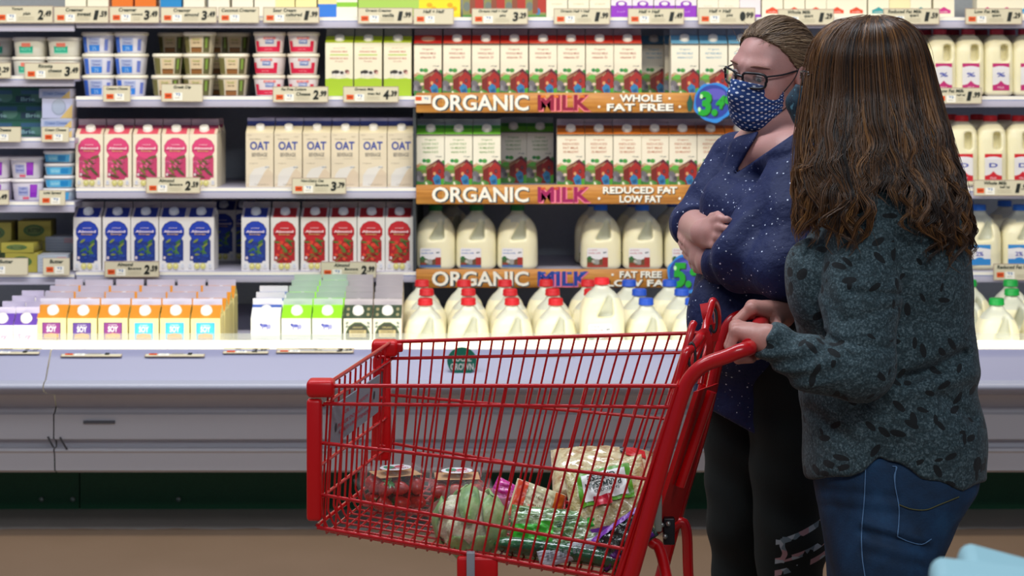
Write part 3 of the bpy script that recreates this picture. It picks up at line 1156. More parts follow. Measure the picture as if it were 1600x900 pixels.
P_oat = carton('oat_carton', WID, .096, HB + .004, HS, HF, 'dfd2b8', 'e6d8b4', 'a8a4c4', art=art_oat, fin_band=('3c4c9c', 0, .5), capr=.015,
               slope_art=lambda a, w: a.rect(-w / 2, .80, w / 2, .98, '3c4c9c'))
P_lime = carton('milk_carton', WID, .096, HB + .003, .024, .026, 'ece6cc', 'b4cc24', '97999c', art=art_lime)
P_soyp = carton('soy_carton', .0955, .096, HB, .038, .02, 'efe3a0', 'd2861c', 'c6c4dc', art=art_soy('5c2a78', '8a2a86'), capr=.0175)
P_soyv = carton('soy_carton', .0955, .096, HB, .038, .02, 'efe3a0', 'd2861c', 'c6c4dc', art=art_soy('3c2a80', '5c3496'), capr=.0175)
P_soyb = carton('soy_carton', .0955, .096, HB, .038, .02, 'efe3a0', 'd2861c', 'c6c4dc', art=art_soy('2aa6d8', '35bce2'), capr=.0175)
P_lacb = carton('milk_carton', .096, .096, HB, .038, .02, 'efecdc', 'e2e2e4', 'e4e2ea', art=art_lactose('dadde2'), slope_art=lambda a, w: a.rect(-w / 2, .80, w / 2, 1, '2c52a8'), capr=.017)
P_lacg = carton('milk_carton', .096, .096, HB, .038, .02, 'efecdc', '8ce018', 'b2c4bc', art=art_lactose('9cc48c'), side='c8e2a8', capr=.0175)
P_choc = carton('coconut_carton', .0925, .096, HB, .038, .02, 'e6dac8', '33442f', 'bcb4bc', art=art_choc, capr=.017,
                slope_art=lambda a, w: [a.ell(s * w * .36, z, w * .06, .12, '9a9068', 8) for s in (-1, 1) for z in (.28, .68)])
P_purp = carton('soy_carton', .076, .076, .155, .034, .02, 'ece4ea', '5a34a0', 'ccc4e0', art=art_purple, capr=.017)


def quart(body, foot, emblem=None, art=None, **kw):
    def f(a, w, h):
        if foot:
            a.rect(-w / 2, 0, w / 2, h * kw.get('fh', .22), foot)
        if emblem:
            a.poly([(-w * .32, h * .10), (w * .32, h * .10), (w * .32, h * .17), (w * .2, h * .19), (0, h * .24), (-w * .2, h * .19), (-w * .32, h * .17)], emblem)
            a.text('milk', 0, h * .135, w * .4, h * .03, 'f0e0d8')
        if art:
            art(a, w, h)
    return carton('creamer_carton', .0745, .07, .165, .026, .018, body, kw.get('slope', body), 'b0acb4', art=f, capr=.013)


def row(P, pxs, Z, Y, lab, cat, group, jit=.4, dy=.048, zf=None):
    n = len(pxs)
    for i, px in enumerate(pxs):
        yy = Y + dy + random.uniform(-.004, .004)
        z = zf(yy) if zf else Z
        P.place((X_(px, Y), yy, z), lab.format(o=ordw(i, n)), cat, group, math.radians(random.uniform(-jit, jit)))


def lsp(a, b, n):
    return list(np.linspace(a, b, n))


# ---- upper shelf of the organic bay, the bay left of it
row(P_lime, [530, 575, 621], Z1, YP, 'lime green carton with a cow, {o} of three on the upper shelf', 'carton', 'lime green cow cartons')
P_redcapless.place((X_(668.5, YP), YP + .048, Z1), 'red-topped barn carton without a cap, first in the row on the upper shelf', 'carton', 'red-topped barn cartons')
row(P_red, [714, 759, 803.5, 848.5, 892.5, 937, 981], Z1, YP, 'red-topped barn carton with white cap, {o} of seven on the upper shelf', 'carton', 'red-topped barn cartons')
P_blue.place((X_(1022, 7.0), 7.05, Z1), 'blue-topped barn carton set back in shade beside the red-topped row', 'carton', 'blue-topped barn cartons')
row(P_blue, [1070, 1115, 1160], Z1, YP, 'light blue-topped barn carton, {o} of three behind the masked face', 'carton', 'blue-topped barn cartons')
P_blue.place((X_(1060, 6.93), 6.98, Z1), 'light blue-topped barn carton directly behind the leftmost one in front', 'carton', 'blue-topped barn cartons')
# ---- middle shelf
row(P_green, [672.5, 716.5, 760.5], Z2, YP, 'green-topped barn carton, {o} of three in front on the middle shelf', 'carton', 'green-topped barn cartons')
row(P_green, [802, 844], Z2, 7.02, 'green-topped barn carton set back in shade, {o} of two on the middle shelf', 'carton', 'green-topped barn cartons')
row(P_orange, [892, 936, 980, 1023.5, 1067, 1111, 1155], Z2, YP, 'orange-topped barn carton, {o} of seven in front on the middle shelf', 'carton', 'orange-topped barn cartons')
row(P_pink, [139.5, 184.5, 229, 273.5, 318], Z2, YP, 'pink floral carton, {o} of five in front on the middle shelf', 'carton', 'pink floral cartons', 1.6)
row(P_pink, [151, 195, 238, 281, 325], Z2, 6.905, 'pink floral carton in the second line, {o} of five', 'carton', 'pink floral cartons', 1.6)
row(P_oat, [405.5, 450.5, 494.5, 539, 583, 627], Z2, YP, 'cream carton lettered OAT, {o} of six in front on the middle shelf', 'carton', 'OAT cartons', .8)
row(P_oat, [425, 468, 511, 554, 597, 640], Z2, 7.0, 'cream carton lettered OAT in the second line, {o} of six', 'carton', 'OAT cartons', .8)
# ---- lower shelf
row(P_navy, [136.5, 181.5, 226, 270, 313], Z3, YP, 'dark blue floral carton, {o} of the five standing together', 'carton', 'blue floral cartons', 1.2)
row(P_navy, [349, 379], Z3, 7.13, 'dark blue floral carton far back in shade, {o} of two in the gap', 'carton', 'blue floral cartons', 3)
row(P_navy, [399], Z3, YP, 'dark blue floral carton standing alone left of the red floral ones', 'carton', 'blue floral cartons')
row(P_crim, [445, 491.5, 535.5, 580, 624], Z3, YP, 'red floral carton, {o} of five in front on the lower shelf', 'carton', 'red floral cartons', 1.2)
row(P_crim, [496, 540, 583, 626], Z3, 6.93, 'red floral carton in the second line, {o} of four', 'carton', 'red floral cartons', 1.2)
# ---- bottom deck cartons, several lines deep
YD = 6.20
LINES = ['front line', 'second line', 'third line', 'fourth line', 'fifth line']
for k in range(4):
    Y = YD + .02 + .102 * k
    sh = 7.5 * k
    row(P_soyp, [80 + sh, 176 + sh], 0, Y, 'orange-topped soy carton with magenta label, {o} of two, %s' % LINES[k], 'carton', 'orange-topped soy cartons', .8, zf=deck_z)
    row(P_soyv, [128 + sh], 0, Y, 'orange-topped soy carton with violet label, between magenta ones, %s' % LINES[k], 'carton', 'orange-topped soy cartons', .8, zf=deck_z)
    row(P_soyb, [225 + sh, 273 + sh, 321 + sh], 0, Y, 'orange-topped soy carton with light blue label, {o} of three, %s' % LINES[k], 'carton', 'orange-topped soy cartons', .8, zf=deck_z)
for k in range(3):
    row(P_lacb, [415 + 5 * k], 0, YD + .02 + .1 * k, 'white carton with blue stripe on its top fold, %s' % LINES[k], 'carton', 'blue-striped white cartons', .8, zf=deck_z)
for k in range(5):
    row(P_lacg, [463 + 4 * k, 511 + 3.2 * k], 0, YD + .02 + .099 * k, 'white carton with lime green top, {o} of two, %s' % LINES[k], 'carton', 'lime-topped white cartons', .5, zf=deck_z)
for k in range(5):
    row(P_choc, [559 + .5 * k, 605 + .8 * k], 0, YD + .02 + .099 * k, 'cream and dark green coconut carton, {o} of two, %s' % LINES[k], 'carton', 'dark green coconut cartons', .5, zf=deck_z)
for k in range(4):
    row(P_purp, [2 + 15 * k, 39.5 + 15 * k], 0, YD + .005 + .085 * k, 'small purple-topped soy carton, {o} of two, %s' % LINES[k], 'carton', 'purple-topped soy cartons', .8, dy=.038, zf=lambda y: deck_z(y) + .015)

# ---- top shelf: only the feet of these show under the upper edge of the photo
YT = 6.775
ZTS = ZT - .0
def toprow(P, pxs, lab, group):
    n = len(pxs)
    for i, px in enumerate(pxs):
        P.place((X_(px, YT), YT + .036, ZTS - (.012 if px < 113 else 0)), lab.format(o=ordw(i, n)), 'carton', group, math.radians(random.uniform(-.6, .6)))


toprow(quart('f0ecd8', 'a8d028', fh=.12), [118, 153], 'top-shelf carton with lime green foot at upper left, {o} of two', 'top-shelf cartons')
toprow(quart('e07420', 'd85c18', fh=.05), [191, 227], 'orange top-shelf carton, {o} of two', 'top-shelf cartons')
toprow(quart('1c86c8', '0f6aa8', fh=.06), [267], 'bright blue top-shelf carton right of the orange ones', 'top-shelf cartons')
toprow(quart('f0ead8', 'cfd2d4', fh=.05), [303, 342, 379, 414], 'plain white top-shelf carton, {o} of four', 'top-shelf cartons')
toprow(quart('f2e6a8', '3c74c8', fh=.05), [444, 478], 'pale yellow top-shelf carton with blue print, {o} of two', 'top-shelf cartons')
toprow(quart('f2e2a0', '2c78d8', fh=.30), [513], 'top-shelf carton with broad blue foot', 'top-shelf cartons')
toprow(quart('f2eedc', '8cc838', fh=.0, art=lambda a, w, h: a.rect(-w / 2, h * .24, w / 2, h * .34, '8cc838')), [542], 'cream top-shelf carton with a green band, right of the blue-footed one', 'top-shelf cartons')
toprow(quart('a8cc5c', 'b8d878', fh=.12), [576, 608, 640], 'green top-shelf carton, {o} of three', 'top-shelf cartons')
toprow(quart('f0dc28', 'f0d020', fh=.1, art=lambda a, w, h: [a.ell(x * w, h * z, w * .14, h * .05, 'e0aa10') for x, z in ((-.2, .12), (.2, .2), (0, .28))]), [671, 703], 'yellow top-shelf carton, {o} of two', 'top-shelf cartons')
def art_minibarn(a, w, h):
    a.rect(-w / 2, 0, w / 2, h * .5, '8a8a52')
    a.rect(0, h * .12, w / 2, h * .5, 'b03024'); a.ell(-w * .3, h * .25, w * .16, h * .1, '6f7a74'); a.ell(w * .1, h * .14, w * .12, h * .08, '3f7cae')
    a.rect(-w / 2, 0, w / 2, h * .07, '4c8a38'); a.rect(-w * .15, h * .1, w * .1, h * .4, '8a4a34')
toprow(quart('e9e2cc', None, art=art_minibarn), [739, 772.5, 805, 837], 'top-shelf carton with barn scene, {o} of four', 'top-shelf cartons')
toprow(quart('f0ead2', None, art=lambda a, w, h: a.text('cream', 0, h * .30, w * .5, h * .03, 'c8b48c')), [870, 904, 937.5], 'cream top-shelf carton left of the purple ones, {o} of three', 'top-shelf cartons')
toprow(quart('ece4ea', '9030c0', fh=.27, art=lambda a, w, h: (a.ell(0, h * .30, w * .28, h * .07, '8c2cbc'), a.ell(0, h * .31, w * .16, h * .04, 'ece4ea'), a.text('half', 0, h * .14, w * .4, h * .04, 'c48ce0'))),
       [971, 1004.5, 1038.5, 1072], 'purple-footed top-shelf carton, {o} of four', 'top-shelf cartons')
toprow(quart('f2ecd8', None, art=lambda a, w, h: a.text('fresh', 0, h * .26, w * .4, h * .025, 'd8b4a0')), [1106, 1139], 'cream top-shelf carton right of the purple ones, {o} of two', 'top-shelf cartons')
toprow(quart('ece4ea', '9030c0', fh=.08), [1172], 'cream carton with purple foot above the shorter-haired woman', 'top-shelf cartons')
toprow(quart('f4eed6', None, 'e04a22'), [1207, 1241, 1275, 1308, 1338], 'cream top-shelf carton with red emblem, {o} of five above the heads', 'top-shelf cartons')
toprow(quart('f4eed6', None, '2c9aa0'), [1373, 1439], 'cream top-shelf carton with teal emblem, {o} of two', 'top-shelf cartons')
toprow(quart('f4e8b8', None), [1406], 'plain pale yellow top-shelf carton between the teal ones', 'top-shelf cartons')
toprow(quart('f4eed6', None, 'cc2c86'), [1475, 1543, 1573], 'cream top-shelf carton with magenta emblem, {o} of three', 'top-shelf cartons')
toprow(quart('f4eed6', None, '2c9ad0'), [1604], 'cream top-shelf carton with light blue emblem at the right edge', 'top-shelf cartons')


# ------------------------------------------------------------------ tubs
def tub(name, r, h, taper, body, lid, art=None, sq=4.0, lidh=.012):
    m = MB()
    rb = r * taper
    m.lathe([(.001, 0), (rb * .94, 0), (rb, .004), (r * .97, h - lidh), (r * .97, h - lidh + .001)], mat(body, .4), 32, c=(0, 0), sq=sq)

    def mp(th, z, e):                                 # th in radians from the front
        k = (rb + (r * .97 - rb) * min(max(z / (h - lidh), 0), 1)) * 1.0 + e + .0004
        ca, sa = math.sin(th), -math.cos(th)
        g = 1.0 / (abs(ca) ** sq + abs(sa) ** sq) ** (1 / sq)
        return (k * g * ca, k * g * sa, z)
    if art:
        class A:
            e = .0
            def patch(s, t0, t1, z0, z1, c, n=10):
                s.e += .0003
                top = [mp(t, z1, s.e) for t in np.linspace(t0, t1, n)]
                bot = [mp(t, z0, s.e) for t in np.linspace(t0, t1, n)]
                m.add(bot + top, [(i, i + 1, n + i + 1, n + i) for i in range(n - 1)], mat(c, .42), True)
            def text(s, t, tc, zc, tw, th, c, **kw):
                s.e += .0004
                e = s.e
                m.text(t, tc, zc, tw, th, lambda u, v: mp(u, v, e), mat(c, .45), **kw)
        art(A())
    root = m.build(name)
    m = MB()
    lr = r * 1.03
    m.lathe([(.001, h - lidh), (lr, h - lidh), (lr * 1.01, h - lidh + .003), (lr, h - .003), (lr * .96, h), (lr * .9, h - .001), (.001, h - .001)], mat(lid, .4), 32, sq=sq)
    k = m.build('lid')
    k.parent = root
    return Proto(root, [k])


def art_cottage(a):
    a.patch(-.9, -.55, .004, .058, '3a6ad0'); a.patch(.62, .85, .01, .05, '6a7cc8')
    a.patch(-.42, .34, .012, .056, 'b4bede'); a.patch(-.40, .32, .008, .030, '2c7cd6')
    a.text('2%', -.04, .018, .3, .012, 'a8d0f0'); a.text('Cottage', -.04, .049, .55, .008, '7a86c4', bold=.02); a.text('Cheese', -.04, .038, .5, .008, '7a86c4', bold=.02)
def art_dip(a):
    a.patch(.48, .9, .004, .06, '5c5a34'); a.patch(-.95, -.5, .004, .06, '6f6a3c'); a.patch(.60, .72, .02, .056, '7ea040')
    a.patch(-.38, .38, .006, .058, 'd9c4a0'); a.patch(-.38, .38, .004, .018, '8a5a2c'); a.patch(-.38, .38, .018, .022, '5c3c20')
    a.text('Greek', 0, .050, .5, .008, 'a8b060', bold=.02); a.text('style dip', 0, .038, .46, .008, '8a7a5c', bold=.02)
def art_redtub(a):
    a.patch(-.8, .62, .006, .024, 'd41e46'); a.patch(.5, .72, .006, .044, 'd41e46'); a.patch(-.9, -.66, .006, .044, 'd41e46')
    a.patch(-.25, .3, .034, .052, '7f93c8'); a.patch(-.35, .4, .050, .058, 'e87f7c')
    a.text('FAT FREE', 0, .054, .5, .006, 'f0d0c8', bold=.02); a.text('Cottage', 0, .043, .45, .009, 'dfe6f4', bold=.03); a.text('non fat', -.05, .015, .5, .006, 'f0a0a8')
def art_ricotta(a):
    a.patch(-.50, .34, .010, .036, '1ea888'); a.patch(-.36, .20, .034, .048, 'e8806c'); a.patch(-.5, .34, .010, .014, '9adcc0')
    a.text('RICOTTA', -.08, .025, .6, .010, '8ae0c4', bold=.02)
def art_purpletub(a):
    a.patch(.16, .58, .012, .058, '8a2ab8'); a.patch(.20, .55, .03, .056, '9a3cc4'); a.patch(-.55, .05, .020, .050, 'a8aed8'); a.patch(-.30, .1, .006, .014, 'd8607c')
    a.text('Light', -.25, .044, .4, .009, '7078b8', bold=.03); a.text('Spread', -.25, .030, .5, .009, '7078b8', bold=.03)
def art_bluetub(a):
    a.patch(-.85, .85, .004, .030, '45a6dc'); a.patch(-.55, .1, .008, .026, '6fc0e4'); a.patch(.15, .6, .008, .026, '1c86c8')
    a.text('spread', -.22, .016, .5, .010, 'a8dcf0', bold=.03)


P_cot = tub('cottage_cheese_tub', .056, .076, .84, 'dcdcea', 'f0ead8', art_cottage, 3.2)
P_dip = tub('dip_tub', .053, .076, .84, 'd6cdb4', 'efe8d4', art_dip, 3.6)
P_rtub = tub('cottage_cheese_tub', .056, .076, .84, 'e6dcdc', 'f0e8d4', art_redtub, 3.2)
P_ric = tub('ricotta_tub', .058, .069, .88, 'dcd9cc', 'eee8da', art_ricotta, 4.5)
P_put = tub('spread_tub', .058, .078, .84, 'd9d4e2', 'e9e4e6', art_purpletub, 3.6)
P_but = tub('spread_tub', .054, .044, .88, 'c4d6e6', 'e4e2e6', art_bluetub, 3.6, .010)
LEV = ['bottom', 'middle', 'top']


def tubs(P, px, z, n, h, lab, cat, group, Y=YP, dx=0.0):
    for k in range(n):
        lev = ['bottom', 'top'] if n == 2 else (['bottom', 'second', 'third', 'top'] if n == 4 else LEV)
        P.place((X_(px, Y) + random.uniform(-.002, .002) + dx * k, Y + .056, z + k * (h + .0006)), lab.format(l=lev[k]), cat, group, random.uniform(-.16, .16))


for px, s in ((150, 'left'), (201, 'right')):
    tubs(P_cot, px, Z1, 3, .076, 'blue and white cottage cheese tub, {l} of the %s stack of three' % s, 'tub', 'blue and white tubs')
for px, s, n in ((258, 'left', 2), (308, 'middle', 3), (361, 'right', 2)):
    tubs(P_dip, px, Z1, n, .076, 'brown and green dip tub, {l} of the %s dip stack' % s, 'tub', 'brown dip tubs')
for px, s in ((268, 'left'), (338, 'middle'), (366, 'right')):
    tubs(P_dip, px, Z1, 3, .076, 'brown dip tub in the shaded second line, {l} of its %s stack' % s, 'tub', 'brown dip tubs', 6.95)
for px, s in ((418, 'left'), (472, 'right')):
    tubs(P_rtub, px, Z1, 3, .076, 'red and white cottage cheese tub, {l} of the %s stack of three' % s, 'tub', 'red and white tubs')
for px, s in ((-8, 'stack cut by the left edge'), (43, 'middle stack'), (96, 'right stack')):
    tubs(P_ric, px, ZA, 2, .069, 'white tub with green ribbon label, {l} of the %s' % s, 'tub', 'white and green tubs', YP if px > 0 else 6.9)
for px, s in ((-12, 'stack cut by the left edge'), (38, 'stack beside the light blue tubs')):
    tubs(P_put, px, ZC, 2, .078, 'white and purple spread tub, {l} of the %s' % s, 'tub', 'purple spread tubs')
tubs(P_but, 89.5, ZC, 4, .044, 'flat light blue spread tub, {l} of the stack of four', 'tub', 'light blue spread tubs')


# ------------------------------------------------------------------ boxes on the left shelves
def boxes(name, w, d, h, body, art, top=None):
    m = MB()
    m.rbox((-w / 2, -d / 2, 0), (w / 2, d / 2, h), mat(body, .5), .002, 1)
    art(Art(m, lambda u, v, e: (u, -d / 2 - e, v)), w, h)
    if top:
        Art(m, lambda u, v, e: (u, v, h + e)).rect(-w * .48, -d * .48, w * .48, d * .48, top)
    return Proto(m.build(name))


def art_teal(a, w, h):
    a.rect(-w * .48, 0, w * .48, h * .98, '235c50'); a.rect(-w * .45, h * .1, w * .2, h * .5, '1c3a52'); a.ell(w * .2, h * .45, w * .22, h * .35, '4c7a70'); a.rect(-w * .3, h * .6, w * .4, h * .85, '2f5a7c')
    a.text('Brie', -w * .1, h * .30, w * .4, h * .25, '7fa8b0', bold=.02)
def art_cream(a, w, h):
    a.rect(-w * .49, 0, w * .49, h * .98, 'b4bcd8'); a.rect(-w * .40, h * .2, w * .44, h * .72, '98a8d0'); a.poly([(w * .2, 0), (w * .49, 0), (w * .49, h * .8)], 'd9bc78')
    a.text('Cream Cheese', 0, h * .5, w * .7, h * .3, '5c74b0', bold=.02)
def art_creamtall(a, w, h):
    a.rect(-w * .49, 0, w * .49, h * .98, 'b9bede'); a.ell(w * .05, h * .55, w * .24, h * .42, '98a2bc', 20); a.ell(w * .05, h * .58, w * .20, h * .36, 'a8b4cc', 20); a.poly([(w * .1, 0), (w * .49, 0), (w * .49, h * .7)], 'd9bc78')
def art_butter(a, w, h):
    a.rect(-w * .49, h * .02, w * .49, h * .98, 'a39a40'); a.ell(-w * .02, h * .55, w * .32, h * .28, '4a6a3a', 20); a.ell(-w * .02, h * .55, w * .22, h * .18, '6a7a44', 20)
    a.text('BUTTER', 0, h * .55, w * .4, h * .18, '2c4426', bold=.03)
def art_greybox(a, w, h):
    a.rect(-w * .48, h * .05, w * .48, h * .95, 'a8b0be'); a.rect(w * .15, h * .55, w * .46, h * .9, 'c09aa4')
    for i in range(4):
        a.rect(-w * .4, h * (.2 + .18 * i), w * .4, h * (.24 + .18 * i), '8f9cb2')


P_teal = boxes('cheese_box', .125, .10, .058, '1c4a42', art_teal)
for px in (-3, 49):
    for k in range(3):
        P_teal.place((X_(px + (8 if k == 1 else 0), 6.88), 6.93, ZB + k * .0585), 'dark green cheese box, %s of the %s stack in the left case' % (LEV[k], 'edge-cut' if px < 0 else 'inner'), 'box', 'dark green cheese boxes')
P_cc, P_cct = boxes('cream_cheese_box', .112, .08, .034, 'd0cedc', art_cream, 'd9bc78'), boxes('cream_cheese_box', .108, .08, .070, 'd0cedc', art_creamtall, 'd9bc78')
z = ZB
for k, (P, h, lab) in enumerate(((P_cc, .034, 'pale blue and yellow box at the bottom of its stack, behind a ticket'), (P_cc, .034, 'pale blue and yellow box second from the bottom of its stack'),
                                 (P_cct, .070, 'taller pale blue box with round emblem, third in its stack'), (P_cc, .034, 'pale blue box topping the stack, under the shelf with green-ribbon tubs'))):
    P.place((X_(89 - (3 if k == 3 else 0), YP), YP + .04, z), lab, 'box', 'pale blue boxes', random.uniform(-.08, .08))
    z += h + .0006
P_bb = boxes('butter_box', .118, .11, .070, '8f8636', art_butter)
P_bb.place((X_(33, YP), YP + .055, ZD), 'yellow butter box in front, lowest, above the left ticket', 'box', 'yellow butter boxes', .05)
P_bb.place((X_(28, YP), YP + .055, ZD + .0705), 'yellow butter box resting on the front lowest one', 'box', 'yellow butter boxes', -.04, (1, 1, .5))
P_bb.place((X_(52, 6.93), 6.99, ZD), 'yellow butter box under the green-oval one at the back', 'box', 'yellow butter boxes', .03, (1, 1, 1.35))
P_bb.place((X_(52, 6.93), 6.99, ZD + .0950), 'yellow butter box with green oval, highest at the back', 'box', 'yellow butter boxes', .06, (1, 1, 1.1))
P_bb.place((X_(-8, 6.9), 6.97, ZD), 'yellow butter box at the left edge, lower one at the back', 'box', 'yellow butter boxes', .02, (1, 1, 1.2))
P_bb.place((X_(-10, 6.9), 6.97, ZD + .0845), 'yellow butter box at the left edge, upper one at the back', 'box', 'yellow butter boxes', .02, (1, 1, 1.2))
P_gb = boxes('butter_box', .106, .09, .062, '9aa4b4', art_greybox, 'b8bcc8')
P_gb.place((X_(81, YP), YP + .045, ZD), 'pale grey box in front, behind the small unpriced ticket', 'box', 'pale grey boxes', .05)
P_gb.place((X_(93, 6.93), 6.98, ZD), 'pale grey box at the back, lower one, beside the blue floral cartons', 'box', 'pale grey boxes', -.02, (1, 1, .95))
P_gb.place((X_(93, 6.93), 6.98, ZD + .0595), 'pale grey box at the back, upper one, beside the blue floral cartons', 'box', 'pale grey boxes', -.02, (1, 1, .9))


# ------------------------------------------------------------------ plastic milk jugs
def milk_mat(name, fill, hw=0, h=0, body='efe9c8', empty_c='d2d4c4'):
    t = NT(name)
    sep = t.n('ShaderNodeSeparateXYZ')
    t.l(t.obj(), sep.inputs[0])
    g = t.math('GREATER_THAN', sep.outputs[2], fill)
    if hw:                                           # thin hollow wall behind the handle, no milk in it
        k = t.math('MULTIPLY', t.math('GREATER_THAN', sep.outputs[1], -hw * .72), t.math('LESS_THAN', sep.outputs[1], -hw * .2))
        k = t.math('MULTIPLY', k, t.math('MULTIPLY', t.math('GREATER_THAN', sep.outputs[0], -hw * .3), t.math('LESS_THAN', sep.outputs[0], hw * .46)))
        k = t.math('MULTIPLY', k, t.math('GREATER_THAN', sep.outputs[2], h * .49))
        g = t.math('MAXIMUM', g, k)
    t.l(t.mix(g, body, empty_c), t.b.inputs['Base Color'])
    t.set(t.b, Roughness=0.38)
    t.b.inputs['Subsurface Weight'].default_value = 0.35
    t.b.inputs['Subsurface Radius'].default_value = (0.03, 0.028, 0.018)
    return t.m


def jug(name, w, h, fill, slim, capc, art=None, label_box=None):
    hw = w / 2

    def f(P):
        q = P.copy()
        if slim:
            body = s_loft(q, [(.0, 0, 0, hw * .93, hw * .93), (.012, 0, 0, hw, hw), (h * .70, 0, 0, hw, hw), (h * .82, 0, 0, hw * .92, hw * .92),
                              (h * .91, 0, 0, hw * .62, hw * .62), (h * .955, 0, 0, hw * .40, hw * .40), (h * .985, 0, 0, hw * .38, hw * .38)], 3.6)
            d = smax(body, -s_box(q, (hw * .30, -hw, h * .67), (hw * .26, hw * .90, h * .125), hw * .2), .010)
            return d
        body = s_loft(q, [(.0, 0, 0, hw * .93, hw * .93), (.012, 0, 0, hw, hw), (h * .46, 0, 0, hw, hw), (h * .60, 0, 0, hw * .97, hw * .97), (h * .72, 0, 0, hw * .84, hw * .84),
                          (h * .82, 0, 0, hw * .60, hw * .60), (h * .89, 0, 0, hw * .34, hw * .34), (h * .975, 0, 0, hw * .28, hw * .28)], 3.2)
        # handle corner: cut an opening right of the shoulder, leaving the grip
        rgt = q[:, 0] - hw * (.46 - .25 * (q[:, 2] / h - .5))
        bot = h * .485 - q[:, 2] + .10 * q[:, 0]
        lft = ((-.30 * hw - q[:, 0]) * .36 * h + (q[:, 2] - .50 * h) * .62 * hw) / math.hypot(.36 * h, .62 * hw)
        open_ = smax(smax(smax(rgt, bot, .012), lft, .014), q[:, 1] + hw * .50, .014)
        d = smax(body, -open_, .008)
        d = smax(d, -s_ell(q, (hw * 1.02, -hw * 1.0, h * .60), (hw * .22, hw * .22, h * .22)), .02)
        return d
    V, F = mesh_sdf(f, (-hw * 1.15, -hw * 1.15, -.012), (hw * 1.15, hw * 1.15, h * 1.02), .0042 if not slim else .0036)
    root = np_obj(name, V, F, milk_mat(name + '_plastic', fill, 0 if slim else hw, h))
    kids = []
    m = MB()
    cr = hw * .34 if not slim else hw * .46
    z0 = h * .945 if not slim else h * .95
    prof = [(cr * 1.04, z0), (cr * 1.04, z0 + .004), (cr, z0 + .005), (cr, h + .004), (cr * .9, h + .008), (.0001, h + .008)]
    rings = []
    for r_, z_ in prof:
        rings.append([((r_ * (1 + (.02 if i % 2 else 0))) * math.cos(2 * PI * i / 36), (r_ * (1 + (.02 if i % 2 else 0))) * math.sin(2 * PI * i / 36), z_) for i in range(36)])
    m.loft(rings, mat(capc, .4))
    k = m.build('cap')
    k.parent = root
    kids.append(k)
    if art:
        x0, z0_, x1, z1_ = label_box
        m = MB()
        y = -hw - .0008
        mp = lambda u, v, e: (u, y - e, v)
        n = 12
        a = Art(m, mp)
        a.poly([(x0, z0_ + .004), (x0 + .004, z0_), (x1 - .004, z0_), (x1, z0_ + .004), (x1, z1_ - .004), (x1 - .004, z1_), (x0 + .004, z1_), (x0, z1_ - .004)], 'e4e2e4')
        art(a, (x0 + x1) / 2, z0_, x1 - x0, z1_ - z0_)
        k = m.build('paper_label')
        k['label'] = 'printed paper label'
        k.parent = root
        kids.append(k)
    return Proto(root, kids)


def art_jugbarn(tc, foot):
    def f(a, cx, z0, w, h):
        X0 = cx - w / 2
        a.text('organic', X0 + w * .28, z0 + h * .88, w * .44, h * .10, tc, bold=.02)
        a.text('lowfat milk', X0 + w * .36, z0 + h * .74, w * .60, h * .09, tc, bold=.02)
        a.text('gal', X0 + w * .85, z0 + h * .77, w * .16, h * .10, '5c6a74', bold=.05)
        a.poly([(X0, z0), (X0 + w, z0), (X0 + w, z0 + h * .52), (X0 + w * .8, z0 + h * .48), (X0 + w * .5, z0 + h * .36), (X0 + w * .2, z0 + h * .5), (X0, z0 + h * .5)], '4c5a34')
        a.ell(X0 + w * .12, z0 + h * .48, w * .10, h * .10, '2f6a38'); a.rect(X0 + w * .74, z0 + h * .10, X0 + w, z0 + h * .52, 'a02c24')
        a.ell(X0 + w * .48, z0 + h * .28, w * .16, h * .14, '9a9a94'); a.rect(X0 + w * .58, z0 + h * .08, X0 + w * .72, z0 + h * .40, '6a4a30')
        a.ell(X0 + w * .3, z0 + h * .3, w * .08, h * .1, 'b8b4a8'); a.rect(X0, z0, X0 + w, z0 + h * .12, foot); a.rect(X0 + w * .02, z0 + h * .13, X0 + w * .3, z0 + h * .24, '8a3c24')
    return f


def art_slim(c, word):
    def f(a, cx, z0, w, h):
        X0 = cx - w / 2
        a.rect(X0, z0 + h * .86, X0 + w, z0 + h, c); a.rect(X0, z0, X0 + w, z0 + h * .20, c)
        a.ell(cx, z0 + h * .83, w * .44, h * .07, 'e4e2ea'); a.poly([(X0, z0 + h * .18), (X0 + w * .3, z0 + h * .24), (cx, z0 + h * .36), (X0 + w * .7, z0 + h * .24), (X0 + w, z0 + h * .18)], c)
        a.text(word, cx, z0 + h * .58, w * .5, h * .16, '4c58b0', bold=.03)
        a.text('MILK', cx, z0 + h * .11, w * .4, h * .08, 'f0d0dc')
    return f


def art_bluelab(a, cx, z0, w, h):
    X0 = cx - w / 2
    a.rect(X0, z0, X0 + w, z0 + h * .3, '2f86cc'); a.poly([(X0, z0 + h), (X0, z0 + h * .8), (cx, z0 + h * .86), (X0 + w, z0 + h * .78), (X0 + w, z0 + h)], '2f86cc')
    a.text('2%', cx, z0 + h * .55, w * .34, h * .22, '5a5ab0', bold=.03); a.ell(cx, z0 + h * .28, w * .2, h * .1, '2f86cc')


